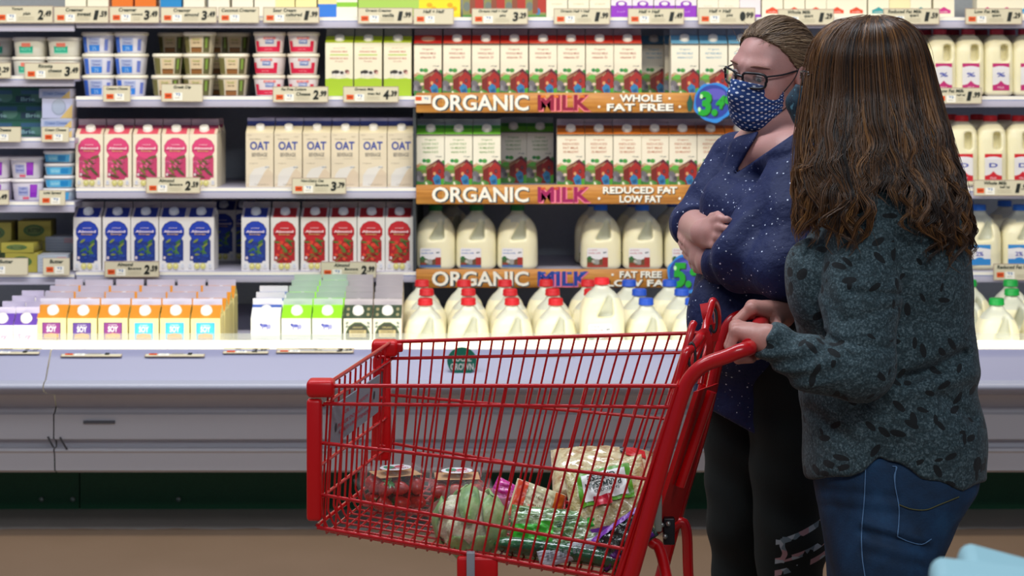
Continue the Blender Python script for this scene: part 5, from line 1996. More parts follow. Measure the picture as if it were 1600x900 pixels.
def art_parm(a):
    a.patch(-.076, -.078, .076, -.062, mat('b9bcc4', .2, 'foil_crimp', metal=.5, coat=.6))
    a.patch(-.076, -.062, .076, -.055, '8a3ab0')
    a.patch(-.054, -.010, .054, .062, '5ca022')
    a.patch(-.044, -.002, .044, .054, 'ecece6')
    a.text('CHEESE', -.004, .043, -.056, -.012, '2c3834', bold=.03)
    a.text('PARMESAN', -.002, .027, -.072, -.013, '2c3834', bold=.03)
    a.text('SHREDDED', .004, .014, -.050, -.006, '2c3834', bold=.02)
    a.patch(-.026, -.016, .010, .004, 'c81c34')


bag('cheese_bag', .160, .160, .050, c, R, M_chz, 'bag of shredded parmesan cheese with green-bordered label upside down, in the cart', 'cheese bag', art_parm, 3)
c, R = facing(943, 738, 3.98, 4, -66, 3)
bag('bread_bag', .215, .15, .075, c, R, noisy('pale_flatbread', 'b0885c', 'd9c898', 'e6dcb8', 26, .2, .8), 'pale clear bag with red corner label lying on top of the groceries', 'bag',
    [('red_label', lambda a: a.patch(.046, .015, .088, .05, 'd42a2c')), ('dark_stripe', lambda a: a.patch(.034, .02, .044, .05, '2c2c2c'))], 8)
c, R = facing(838, 790, 3.86, 12, -24, 22)
bag('cheese_pack', .105, .080, .022, c, R, mat('d9d4a8', .2, coat=.8), 'pale cheese pack with orange ends beside the cauliflower', 'cheese pack',
    [('orange_band', lambda a: a.patch(-.050, -.038, -.028, .038, 'd8441c')), ('orange_band', lambda a: a.patch(.030, -.03, .050, .038, 'd8641c')),
     ('printed_label', lambda a: (a.patch(-.024, -.012, .026, .024, 'dcd8b4'), a.text('sliced', .0, .014, .035, .007, '8a8458'), a.text('mild', .0, -.004, .030, .006, '8a8458')))], 5, .002)
c, R = facing(838, 812, 3.82, 12, -24, 22)
bag('orange_packet', .060, .045, .022, W(842, 812, 3.83), R, mat('d43a18', .2, coat=.8), 'small orange-red packet below the pale cheese pack', 'packet', None, 9, .003)
c, R = facing(796, 776, 4.03, 10, -20, 30)
bag('magenta_packet', .080, .055, .030, c, R, noisy('magenta_wrap', 'b01c7c', 'd02894', 'd8709c', 20, .2, .8), 'magenta packet between the strawberries and the orange-ended cheese', 'packet', None, 12, .004)
M_salad = noisy('salad_leaves', '2c5a34', '6a9650', 'b4c49c', 26, .16, 1.0, 40, .8)
c, R = facing(890, 838, 3.76, 4, -26, 6)
bag('salad_bag', .235, .105, .062, c, R, M_salad, 'clear bag of green salad leaves with bright green print, under the parmesan bag', 'salad bag',
    [('green_print', lambda a: (a.patch(-.112, -.035, -.06, .012, '38b02c'), a.patch(-.06, -.028, -.035, .018, '48c038'))), ('green_print', lambda a: a.patch(.030, .012, .062, .045, '2fae38'))], 21, .006)
c, R = facing(893, 862, 3.69, 2, -30, -14)
bag('paper_label_bag', .130, .034, .012, c, R, mat('a9acb0', .3, coat=.5), 'grey strip packet with rows of fine print above the cucumber', 'packet',
    lambda a: [a.text('iiii iiiii iii', -.04 + .026 * k, 0, .022, .016, '54585c', shear=.6, bold=.02) for k in range(4)], 31, .001)
c, R = facing(972, 842, 3.70, -10, -24, -38)
bag('dark_salad_bag', .125, .070, .045, c, R, noisy('dark_leaves', '0c0f12', '24382c', '7a8a84', 34, .12, 1.0, 50, .9), 'dark glossy bag with purple edge at the rear of the cart', 'bag',
    [('purple_edge', lambda a: a.patch(-.06, .022, .055, .032, '7a28a8')), ('purple_corner', lambda a: a.patch(-.06, -.033, -.02, -.015, '5c1c78')), ('purple_corner', lambda a: a.patch(.02, -.033, .055, -.012, '5c1c78'))], 17, .006)

# ------------------------------------------------------------------ blurred stack of packages in the near right corner
m = MB()
m.rbox((.40, 1.50, .895), (1.10, 2.06, .925), mat('a98a68', .6), .004, 1)
dt = empty('display_table', (.75, 1.78, 0))
tag(dt, 'low tan display table under the pale blue packages, bottom right corner', 'table')
m.build('table_top', dt)
for x in (.45, 1.04):
    for y in (1.56, 2.00):
        m = MB(); m.box((x - .02, y - .02, 0), (x + .02, y + .02, .896), mat('8a6c50', .6)); m.build('leg', dt)


def package(c, half, R, mm, label, name='wrapped_package', cat='package', r=.02):
    m = MB()
    m.rbox(-np.array(half), np.array(half), mm, r, 4)
    m.v = [tuple(np.array(c) + R @ np.array(v)) for v in m.v]
    return tag(m.build(name, None, tuple(c)), label, cat, 'pale packages bottom right')


M_pale = mat('98c6d0', .6)
package((.606, 1.990, .926), (.145, .045, .027), rotm(ry=math.radians(13), rz=math.radians(-10)), M_pale, 'pale blue package in the bottom right corner, upper one', r=.014)
package((.560, 1.895, .955), (.145, .042, .029), rotm(ry=math.radians(4), rz=math.radians(-10)), M_pale, 'pale blue package in the bottom right corner, lower one in front', r=.014)
package((.62, 2.10, .94), (.10, .02, .03), rotm(ry=math.radians(-24)), mat('c8946c', .6), 'tan board behind the pale blue packages at the right edge', 'wooden_board', 'board', .004)
# ================================================================== the two women
def skin_mat(name, base, dark, red):
    t = NT(name)
    n1 = t.gen_noise(14, 3)
    n2 = t.gen_noise(240, 2)
    c = t.mix(t.math('MULTIPLY', n1, .7), base, red)
    c = t.mix(t.math('MULTIPLY', n2, .25), c, dark)
    t.l(c, t.b.inputs['Base Color'])
    t.set(t.b, Roughness=.46)
    t.b.inputs['Subsurface Weight'].default_value = .12
    t.b.inputs['Subsurface Radius'].default_value = (.012, .005, .003)
    t.bump(t.gen_noise(420, 2), .12, .002)
    return t.m


M_skinA = skin_mat('skin_fair', 'd6a49a', 'a8746a', 'c98a82')
M_skinB = skin_mat('skin_light', 'cf9a8c', '9c6a5e', 'c07a70')


def frame(yaw, pitch=0, roll=0):
    """columns: her right, forward, up; yaw 0 faces the lens, 90 faces the left side of the photo"""
    y, p = math.radians(yaw), math.radians(pitch)
    f = np.array([-math.sin(y) * math.cos(p), -math.cos(y) * math.cos(p), -math.sin(p)])
    r = np.cross(f, [0, 0, 1.0]); r /= np.linalg.norm(r)
    u = np.cross(r, f)
    a = math.radians(roll)
    r2 = r * math.cos(a) + u * math.sin(a)
    u2 = np.cross(r2, f)
    return np.stack([r2, f, u2], 1)


def sdf_head(P, o, R, ears=True):
    q = (P - o) @ R
    a = np.abs(q[:, 0])
    m = np.stack([a, q[:, 1], q[:, 2]], 1)              # mirrored
    d = s_ell(q, (0, -.012, .030), (.074, .094, .080))
    d = smin(d, s_ell(q, (0, .030, -.012), (.061, .064, .088)), .03)
    d = smin(d, s_ell(q, (0, .040, -.078), (.046, .046, .036)), .03)
    d = smin(d, s_ell(q, (0, .074, -.094), (.020, .018, .018)), .025)
    d = smin(d, s_ell(m, (.040, .058, -.028), (.026, .026, .028)), .02)
    d = smin(d, s_rc(m, (.010, .088, .024), (.044, .072, .026), .008, .008), .02)
    d = smax(d, -s_ell(m, (.033, .104, .002), (.020, .020, .014)), .014)
    d = smin(d, s_ell(m, (.033, .0745, .002), (.0155, .0145, .0125)), .004)
    d = smin(d, s_rc(q, (0, .088, .010), (0, .110, -.030), .0075, .0115), .012)
    d = smin(d, s_ell(m, (.011, .099, -.034), (.008, .009, .007)), .008)
    d = smin(d, s_rc(q, (-.016, .088, -.062), (.016, .088, -.062), .007, .007), .012)
    if ears:
        e = s_ell(m, (.079, -.008, -.002), (.009, .018, .031))
        e = smax(e, -s_ell(m, (.088, -.004, .002), (.007, .010, .018)), .006)
        d = smin(d, e, .010)
    return d


def hand_prims(wr, f, n, th, curls, thumb, s=1.0):
    """round-cone list for a hand: wrist point, finger direction, back-of-hand normal, direction of the thumb side"""
    f, n, th = (np.asarray(v, float) / np.linalg.norm(v) for v in (f, n, th))
    out = []
    base = [(.030, .088, .0088, (.040, .026, .019)), (.010, .093, .0090, (.045, .029, .020)), (-.011, .089, .0086, (.042, .027, .019)), (-.030, .080, .0076, (.033, .021, .017))]
    k = []
    for (lx, ly, r, seg), cu in zip(base, curls):
        p = wr + (th * lx + f * ly) * s
        k.append(p)
        out.append(('palm', wr + (th * lx * .62 + f * .012) * s, p, .0155 * s, (r + .0018) * s))
        out.append(('knuckle', p, p + n * .001, (r + .0015) * s, (r + .001) * s))
        ang = 0
        cur = p
        rr = r
        for L, c in zip(seg, cu):
            ang += math.radians(c)
            d = f * math.cos(ang) - n * math.sin(ang)
            nx = cur + d * L * s
            out.append(('finger', cur, nx, rr * s, rr * .88 * s))
            cur, rr = nx, rr * .9
    out.append(('palm', wr, wr + f * .05 * s, .020 * s, .020 * s))
    p0 = wr + (th * .020 + f * .022 - n * .008) * s
    pts = [p0] + [wr + (th * a + f * b - n * c) * s for a, b, c in thumb]
    for i, (a, b) in enumerate(zip(pts[:-1], pts[1:])):
        out.append(('thumb', a, b, (.0125, .0105, .0092)[i] * s, (.0105, .0092, .0080)[i] * s))
    return out


def sdf_hand(P, prims):
    d = None
    for kind, a, b, r1, r2 in prims:
        if kind == 'palm':
            x = s_rc(P, a, b, r1, r2)
            d = x if d is None else smin(d, x, .012)
    for kind, a, b, r1, r2 in prims:
        if kind == 'knuckle':
            d = smin(d, s_rc(P, a, b, r1, r2), .006)
    fing = None
    chain = None
    for kind, a, b, r1, r2 in prims:
        if kind in ('finger', 'thumb'):
            x = s_rc(P, a, b, r1, r2)
            fing = x if fing is None else smin(fing, x, .0022)
    return smin(d, fing, .005)


def multi_mesh(f, boxes):
    Vs, Fs, o = [], [], 0
    for lo, hi, h in boxes:
        V, F = mesh_sdf(f, lo, hi, h)
        Vs.append(V); Fs.append(F + o); o += len(V)
    return np.vstack(Vs), np.concatenate(Fs)


def ray_hit(f, px, py, Y0, Y1, n=160):
    Ys = np.linspace(Y0, Y1, n)
    P = np.stack([(px - 800) * Ys / FPX, Ys, CZ - (py - HZ) * Ys / FPX], 1)
    d = f(P)
    i = np.argmax(d < 0)
    if not (d < 0).any():
        return None
    return P[i]


def px_of(P):
    return 800 + FPX * P[:, 0] / P[:, 1], HZ + FPX * (CZ - P[:, 2]) / P[:, 1]


def strands(name, curves, radii, cols, material, parent, sides=4):
    """many thin tapering hairs as one mesh; curves (n, k, 3); colour is stored per hair"""
    C = np.asarray(curves)
    n, k, _ = C.shape
    T = np.gradient(C, axis=1)
    T /= np.maximum(np.linalg.norm(T, axis=2, keepdims=True), 1e-9)
    A = np.cross(T, np.array([0.31, 0.9, 0.2]))
    A /= np.maximum(np.linalg.norm(A, axis=2, keepdims=True), 1e-9)
    B = np.cross(T, A)
    r = np.asarray(radii)[:, None, None] * (np.sin(np.clip(np.linspace(.12, 1.0, k), 0, 1) * PI) ** .5 + .12)[None, :, None]
    V = np.stack([C + r * (math.cos(2 * PI * j / sides) * A + math.sin(2 * PI * j / sides) * B) for j in range(sides)], 2)
    idx = np.arange(n * k * sides).reshape(n, k, sides)
    F = []
    for j in range(sides):
        j2 = (j + 1) % sides
        F.append(np.stack([idx[:, :-1, j], idx[:, :-1, j2], idx[:, 1:, j2], idx[:, 1:, j]], -1).reshape(-1, 4))
    F = np.concatenate(F)
    o = np_obj(name, V.reshape(-1, 3), F, material, parent)
    me = o.data
    at = me.attributes.new('hair_tone', 'FLOAT', 'POINT')
    at.data.foreach_set('value', np.repeat(np.asarray(cols, np.float32), k * sides))
    return o


def hair_mat(name, stops, rough=.42):
    t = NT(name)
    a = t.n('ShaderNodeAttribute', attribute_name='hair_tone')
    t.l(t.ramp(a.outputs['Fac'], stops), t.b.inputs['Base Color'])
    t.set(t.b, Roughness=rough)
    t.b.inputs['Specular IOR Level'].default_value = .55
    return t.m


# ------------------------------------------------------------------ woman with arms crossed
YA = 4.35
oA, RA = W(1207, 111, 4.34), frame(49, 8, 9)
hA = lambda *p: oA + RA @ np.array(p, float)
shR, shL = W(1150, 252, 4.47), W(1254, 262, 4.15)
elR, wrR = W(1083, 352, 4.40), W(1098, 364, 4.17)
elL, wrL = W(1226, 420, 3.99), W(1108, 410, 4.17)
neckA = W(1216, 218, 4.36)


def f_headA(P):
    return sdf_head(P, oA, RA)


fwdR = np.array([.62, -.75, .04])
HR = hand_prims(wrR, wrR * 0 + W(1132, 362, 4.06) - wrR, W(1100, 300, 3.7) - wrR, np.array([.15, .1, 1.0]),
                [(22, 30, 20), (26, 34, 20), (30, 36, 22), (34, 38, 24)], [(.036, .045, .004), (.040, .072, .006), (.036, .092, .010)], .95)
HL = hand_prims(wrL, W(1070, 396, 4.28) - wrL, np.array([-.4, -.8, -.2]), np.array([-.3, .2, 1.0]), [(14, 20, 16)] * 4, [(.034, .045, .006), (.040, .07, .01), (.04, .09, .014)], .95)


def torsoA(P):
    t = s_loft(P, [(Z_(760, YA), X_(1192, YA), YA, .152, .14), (Z_(690, YA), X_(1191, YA), YA, .160, .145), (Z_(600, YA), X_(1190, YA), YA, .158, .15), (Z_(530, YA), X_(1186, YA), YA - .01, .166, .155),
                   (Z_(450, YA), X_(1186, YA), YA - .01, .154, .145), (Z_(390, YA), X_(1192, YA), YA, .135, .13), (Z_(320, YA), X_(1195, YA), YA, .124, .125), (Z_(262, YA), X_(1200, YA), YA, .100, .10),
                   (Z_(232, YA), X_(1206, YA), YA, .080, .085)])
    t = smin(t, s_ell(P, W(1130, 325, 4.27), (.056, .066, .070)), .06)
    t = smin(t, s_ell(P, W(1182, 338, 4.18), (.060, .066, .072)), .06)
    t = smin(t, s_rc(P, neckA + (-.012, 0, -.018), shR + (0, 0, .008), .054, .060), .03)
    t = smin(t, s_rc(P, neckA + (.012, 0, -.018), shL + (0, 0, .006), .056, .064), .03)
    return smin(t, s_rc(P, W(1165, 235, 4.30), W(1225, 232, 4.17), .030, .036), .06)


def f_bodyA(P):
    d = f_headA(P)
    d = smin(d, s_rc(P, hA(0, -.022, -.075), neckA + (0, .01, -.02), .056, .062), .03)
    d = smin(d, s_rc(P, W(1180, 235, 4.40), W(1235, 235, 4.26), .045, .05), .05)
    d = smin(d, s_rc(P, neckA, shR, .050, .046), .04)
    d = smin(d, s_rc(P, neckA, shL, .050, .046), .04)
    d = smin(d, smax(torsoA(P) + .0075, .74 - P[:, 2], .03), .012)
    d = smin(d, s_rc(P, shR, elR, .046, .040), .02)
    d = smin(d, s_rc(P, elR, wrR, .043, .029), .015)
    d = smin(d, s_rc(P, shL, elL, .046, .040), .02)
    d = smin(d, s_rc(P, elL, wrL, .041, .029), .015)
    d = smin(d, sdf_hand(P, HR), .010)
    d = smin(d, sdf_hand(P, HL), .010)
    for x, y in ((1158, 4.42), (1222, 4.26)):
        hip, kn, an = np.array([X_(x, YA), y, .80]), np.array([X_(x + 5, YA), y - .01, .44]), np.array([X_(x + 12, YA), y, .08])
        d = smin(d, s_rc(P, hip, kn, .072, .055), .02)
        d = smin(d, s_rc(P, kn, an, .054, .036), .02)
        d = smin(d, s_rc(P, an + (0, 0, -.03), an + (-.11, -.10, -.045), .036, .026), .02)
    return d


def f_body_coarse(f, cut, lo, hi):
    return f


zcutA = Z_(300, 4.3)
boxA = [((X_(1108, 4.3), 3.95, zcutA), (X_(1300, 4.3), 4.62, Z_(8, 4.3)), .0034),
        ((X_(1040, 4.3), 3.90, Z_(440, 4.3)), (X_(1190, 4.3), 4.62, zcutA + .0034), .0034),
        ((X_(1000, 4.3), 3.85, -.01), (X_(1330, 4.3), 4.75, Z_(436, 4.3)), .011)]
V, F = multi_mesh(f_bodyA, boxA)
base = np.array([X_(1190, YA), YA, 0.0])
womA = np_obj('person', V, F, M_skinA, None, True, None, base)
tag(womA, 'person with pulled-back hair, dotted blue mask and navy glitter top, arms crossed', 'person')

# top: navy tunic with deep neckline and three-quarter sleeves
cuffR = lerp(elR, wrR, .16)


def fold(P, k, amp, ph=0.0):
    return amp * (np.sin(P[:, 0] * k + P[:, 2] * k * .7 + ph) * np.sin(P[:, 2] * k * .55 - P[:, 1] * k * .8 + ph * 1.7))


def f_topA(P):
    t = torsoA(P)
    t = smin(t, s_ell(P, W(1150, 500, 4.22), (.11, .09, .12)), .05)
    aR = smin(s_rc(P, shR, lerp(shR, elR, .6), .062, .056), s_rc(P, lerp(shR, elR, .6), elR, .056, .052), .01)
    aR = smin(aR, s_rc(P, elR, cuffR, .052, .053), .012)
    ax = wrR - elR
    ax = ax / np.linalg.norm(ax)
    aR = smax(aR, (P - (cuffR + ax * .018)) @ ax, .006)
    aL = smin(s_rc(P, shL, lerp(shL, elL, .55), .070, .074), s_rc(P, lerp(shL, elL, .55), elL, .074, .064), .02)
    aL = smin(aL, s_rc(P, elL, lerp(elL, wrL, .5), .064, .056), .03)
    aL = smin(aL, s_rc(P, lerp(elL, wrL, .5), wrL + (wrL - elL) * -.02, .056, .044), .02)
    aL = smin(aL, s_rc(P, shL + (-.01, -.01, -.01), W(1150, 398, 4.06), .056, .056), .02)
    bx = wrL - elL
    bx = bx / np.linalg.norm(bx)
    aL = smax(aL, (P - (wrL - bx * .012)) @ bx, .006)
    aL = aL + .0030 * np.sin(((P - elL) @ bx) * 90 + P[:, 2] * 30) * np.clip(((P - elL) @ bx) * 8, 0, 1)
    aL = aL + fold(P, 34, .004, .6)
    d = smin(t + fold(P, 22, .004), aR + fold(P, 40, .003, 2.), .014)
    d = smin(d, aL, .004)
    px, py = px_of(P)
    # V neckline: everything above its two straight edges, in front of the neck
    v = np.maximum((1148 - px) * .85 + (272 - py) * -.0 - 0, -1e3)
    e1 = ((px - 1148) * (203 - 272) - (py - 272) * (1188 - 1148)) / math.hypot(69, 40)          # > 0 right of the left edge
    e2 = ((px - 1148) * (194 - 272) - (py - 272) * (1262 - 1148)) / math.hypot(78, 114)
    ins = np.minimum(-e1 * -1, e2) if False else np.minimum(((py - 272) * 40 * -1 + (px - 1148) * -69 * 1) * -1 / 79.8 * 1, ((272 - py) * 114 - (px - 1148) * 78) / 138.1)
    cut = np.where(P[:, 1] < 4.42, -ins * .00142, .05)
    d = smax(d, -cut, .006)
    hem = np.interp(px, [1080, 1110, 1200, 1262, 1330], [622, 640, 690, 726, 740])
    d = smax(d, (py - hem) * .0014, .008)
    return d


V, F = mesh_sdf(f_topA, (X_(1030, 4.3), 3.82, Z_(760, 4.3)), (X_(1340, 4.3), 4.66, Z_(185, 4.3)), .0044)
t = NT('navy_glitter_jersey')
ob = t.obj()
vo = t.n('ShaderNodeTexVoronoi')
vo.inputs['Scale'].default_value = 85
t.l(ob, vo.inputs['Vector'])
dot = t.math('LESS_THAN', vo.outputs['Distance'], .16)
sp = t.n('ShaderNodeSeparateColor')
t.l(vo.outputs['Color'], sp.inputs[0])
keep = t.math('GREATER_THAN', sp.outputs[0], .66)
dens = t.math('GREATER_THAN', t.gen_noise(5.5, 2, ob), .47)
gl = t.math('MULTIPLY', t.math('MULTIPLY', dot, keep), dens)
vo2 = t.n('ShaderNodeTexVoronoi')
vo2.inputs['Scale'].default_value = 150
t.l(ob, vo2.inputs['Vector'])
sp2 = t.n('ShaderNodeSeparateColor')
t.l(vo2.outputs['Color'], sp2.inputs[0])
gl2 = t.math('MULTIPLY', t.math('LESS_THAN', vo2.outputs['Distance'], .15), t.math('GREATER_THAN', sp2.outputs[1], .8))
gl = t.math('MAXIMUM', gl, t.math('MULTIPLY', gl2, .5))
wv = t.gen_noise(600, 2, ob)
bc = t.mix(wv, '061440', '0b1f58')
t.l(t.mix(gl, bc, 'e4ecff'), t.b.inputs['Base Color'])
t.set(t.b, Roughness=.72)
t.b.inputs['Sheen Weight'].default_value = .06
t.b.inputs['Sheen Roughness'].default_value = .4
t.b.inputs['Sheen Tint'].default_value = (.2, .3, .7, 1)
t.bump(t.gen_noise(22, 4, ob), .5, .02)
top = np_obj('tunic', V, F, t.m, womA)
top['label'] = 'navy top with white glitter specks'


def f_legA(P):
    d = None
    for x, y in ((1156, 4.41), (1218, 4.26)):
        hip, kn, an = np.array([X_(x, YA), y, .85]), np.array([X_(x + 8, YA), y - .01, .44]), np.array([X_(x + 14, YA), y, .10])
        q = smin(s_rc(P, hip, kn, .098, .076), s_rc(P, kn, an, .076, .060), .03)
        d = q if d is None else smin(d, q, .03)
    d = smin(d, s_ell(P, (X_(1192, YA), YA, .84), (.15, .13, .14)), .04)
    d = d + fold(P, 26, .004) + .002 * np.sin(P[:, 2] * 60 + P[:, 0] * 25)
    return smax(smax(d, .095 - P[:, 2], .006), P[:, 2] - .93, .01)


V, F = mesh_sdf(f_legA, (X_(1060, 4.3), 4.08, .07), (X_(1320, 4.3), 4.62, .95), .0075)
t = NT('black_trouser_knit')
nz = t.gen_noise(300, 2)
bc = t.mix(nz, '070d0d', '101c1a')
ob = t.obj()
se = t.n('ShaderNodeSeparateXYZ'); t.l(ob, se.inputs[0])
# printed broken bands low on the near leg
w1 = t.math('SUBTRACT', se.outputs[2], t.math('MULTIPLY', se.outputs[0], .37))
bn = None
for zc_, hw_ in ((.443, .006), (.399, .0065), (.371, .0065)):
    q = t.math('LESS_THAN', t.math('ABSOLUTE', t.math('SUBTRACT', w1, zc_)), hw_)
    bn = q if bn is None else t.math('MAXIMUM', bn, q)
vb = t.n('ShaderNodeTexVoronoi'); vb.inputs['Scale'].default_value = 48
t.l(ob, vb.inputs['Vector'])
sb = t.n('ShaderNodeSeparateColor'); t.l(vb.outputs['Color'], sb.inputs[0])
bn = t.math('MULTIPLY', bn, t.math('GREATER_THAN', sb.outputs[0], .3))
bn = t.math('MULTIPLY', bn, t.math('GREATER_THAN', se.outputs[0], .008))
vx = t.math('LESS_THAN', t.math('ABSOLUTE', t.math('SUBTRACT', t.math('ADD', se.outputs[0], t.math('MULTIPLY', t.math('SINE', t.math('MULTIPLY', se.outputs[2], 160)), .003)), .024)), .0055)
vx = t.math('MULTIPLY', vx, t.math('LESS_THAN', t.math('ABSOLUTE', t.math('SUBTRACT', se.outputs[2], .43)), .030))
bn = t.math('MAXIMUM', bn, vx)
pc = t.ramp(sb.outputs[1], [(0, 'b08a8e'), (.45, '6f8088'), (.75, 'a8b2b8')], 'CONSTANT')
t.l(t.mix(bn, bc, pc), t.b.inputs['Base Color'])
t.set(t.b, Roughness=.85)
np_obj('trousers', V, F, t.m, womA)['label'] = 'black trousers with printed bands at the calf'
for x, y in ((1170, 4.41), (1234, 4.26)):
    m = MB()
    c = np.array([X_(x, YA), y, 0])
    d_ = np.array([-.72, -.66, 0])
    s_ = np.array([-.66, .72, 0])
    rings = []
    for z, L0, L1, w_ in ((.0, -.055, .165, .042), (.022, -.058, .168, .044), (.026, -.055, .160, .041), (.055, -.050, .135, .038), (.085, -.045, .06, .036), (.10, -.042, .04, .036)):
        rings.append([tuple(c + d_ * ((L0 + L1) / 2 + (L1 - L0) / 2 * math.cos(a)) + s_ * w_ * math.sin(a) * (1 if abs(math.cos(a)) < .8 else .9) + np.array([0, 0, z])) for a in np.linspace(0, 2 * PI, 20, endpoint=False)])
    m.loft(rings, mat('15171a', .6))
    m.build('shoe', womA)


# mask: pleated cloth following the lower face
def f_maskA(P):
    q = (P - oA) @ RA
    d = s_ell(q, (0, .030, -.03), (.062, .072, .085))
    d = smin(d, s_rc(q, (0, .086, .004), (0, .112, -.036), .010, .016), .05)
    d = smin(d, s_ell(q, (0, .070, -.088), (.036, .034, .036)), .05)
    return d


def cloth_patch(o, R, f, angs, ztop, zbot, nu, nv, off, pleat):
    U = np.linspace(-1, 1, nu)
    Vv = np.linspace(0, 1, nv)
    pts = np.zeros((nu, nv, 3))
    for i, u in enumerate(U):
        a = math.radians(angs * u)
        for j, v in enumerate(Vv):
            z = ztop(u) * (1 - v) + zbot(u) * v
            rr = np.linspace(.20, .02, 220)
            L = np.stack([np.sin(a) * rr, np.cos(a) * rr, np.full_like(rr, z)], 1)
            d = f(o + L @ R.T)
            k = np.argmax(d < 0)
            r = rr[k] + off + pleat(u, v) if (d < 0).any() else (pts[i, j - 1] if False else .07)
            pts[i, j] = (math.sin(a) * r, math.cos(a) * r, z)
    return U, Vv, pts


plA = lambda u, v: .0028 * sum(math.exp(-((v - c) / .035) ** 2) for c in (.36, .56, .76)) * (1 - .3 * u * u) + .0012 * math.sin(v * 30 + u * 4)
U, Vv, pts = cloth_patch(oA, RA, f_maskA, 61, lambda u: -.002 - .030 * abs(u) ** 1.3, lambda u: -.124 + .038 * abs(u) ** 2, 46, 40, .004, plA)
nu, nv = len(U), len(Vv)
idx = np.arange(nu * nv).reshape(nu, nv)
F = np.stack([idx[:-1, :-1], idx[1:, :-1], idx[1:, 1:], idx[:-1, 1:]], -1).reshape(-1, 4)
P3 = oA + pts.reshape(-1, 3) @ RA.T
t = NT('dotted_mask_cloth')
uvn = t.n('ShaderNodeUVMap', uv_map='cloth')
sc = t.vmath('MULTIPLY', uvn.outputs[0], (13, 9.5, 0))


def lattice(off):
    fr = t.vmath('FRACTION', t.vmath('ADD', sc, (off, off, 0)))
    return t.math('LESS_THAN', t.vmath('LENGTH', t.vmath('SUBTRACT', fr, (.5, .5, 0)), out=1), .165)


dots = t.math('MAXIMUM', lattice(0.0), lattice(0.5))
t.l(t.mix(dots, '173f80', 'dfe6f4'), t.b.inputs['Base Color'])
t.set(t.b, Roughness=.75)
t.bump(t.gen_noise(500, 2), .15, .002)
mask = np_obj('face_mask', P3, F, t.m, womA)
mask['label'] = 'dark blue cloth mask with white dots'
uvl = mask.data.uv_layers.new(name='cloth')
uvv = np.stack(np.meshgrid((U + 1) / 2, Vv, indexing='ij'), -1).reshape(-1, 2)
li = np.zeros(len(mask.data.loops), np.int32)
mask.data.loops.foreach_get('vertex_index', li)
uvl.data.foreach_set('uv', uvv[li].astype(np.float32).ravel())
sm = mask.modifiers.new('thickness', 'SOLIDIFY'); sm.thickness = .0022; sm.offset = 0
M_cord = mat('22242c', .7)
for s in (-1, 1):
    for v0, e in ((.02, (.080 * s, .000, .026)), (.93, (.080 * s, -.006, -.024))):
        i = 0 if s < 0 else nu - 1
        a = P3.reshape(nu, nv, 3)[i, int(v0 * (nv - 1))]
        b = hA(*e)
        mid = lerp(a, b, .5) + RA @ np.array([.006 * s, 0, 0])
        m = MB(); m.tube(spline([a, mid, b], 6), .0013, M_cord, 6); m.build('ear_loop', womA)


# eyes, brows, glasses
def eye(o, R, x, look, parent):
    c = o + R @ np.array([x, .0765, .002])
    m = MB()
    g = R @ np.array(look, float); g /= np.linalg.norm(g)
    up = np.array([0, 0, 1.0]); sd = np.cross(g, up); sd /= np.linalg.norm(sd); up = np.cross(sd, g)
    r = .0132
    def ring(th, n=18): return [tuple(c + r * (g * math.cos(th) + (sd * math.cos(a) + up * math.sin(a)) * math.sin(th))) for a in np.linspace(0, 2 * PI, n, endpoint=False)]
    m.loft([ring(.001), ring(.16)], mat('08090b', .1), True, False)
    m.loft([ring(.16), ring(.42)], mat('41535c', .15), True, False)
    m.loft([ring(.42), ring(.8), ring(1.2), ring(1.57), ring(2.2), ring(3.1)], mat('d6ccca', .2), True, False)
    m.build('eye', parent)
    m = MB()
    for z0, bow in ((.0055, .004), (-.0052, -.002)):
        pp = []
        for k in np.linspace(-1, 1, 9):
            q = np.array([x + .0135 * k, .0765 + .0145 * math.cos(k * 1.0) - .003 * k * (1 if x > 0 else -1), .002 + (z0 if z0 > 0 else z0) * (1 - k * k * .7) - .001])
            pp.append(o + R @ q)
        m.tube(pp, .0011 if z0 > 0 else .0006, mat('4a2c28', .6), 5)
    m.build('eyelash_line', parent)


for x in (-.033, .033):
    eye(oA, RA, x, (-.25, .9, -.42), womA)
    pp = []
    for k in np.linspace(-1, 1, 9):
        s = 1 if x > 0 else -1
        pp.append(oA + RA @ np.array([x + s * (.004 + .021 * k), .0925 - .013 * max(k, -.2) ** 2 - .004 * k, .0245 + .004 * (1 - k * k) + .001]))
    m = MB(); m.tube(pp, [.0012, .0020, .0026, .0028, .0027, .0024, .0020, .0015, .0008], mat('8a5f50', .8), 6); m.build('eyebrow', womA)


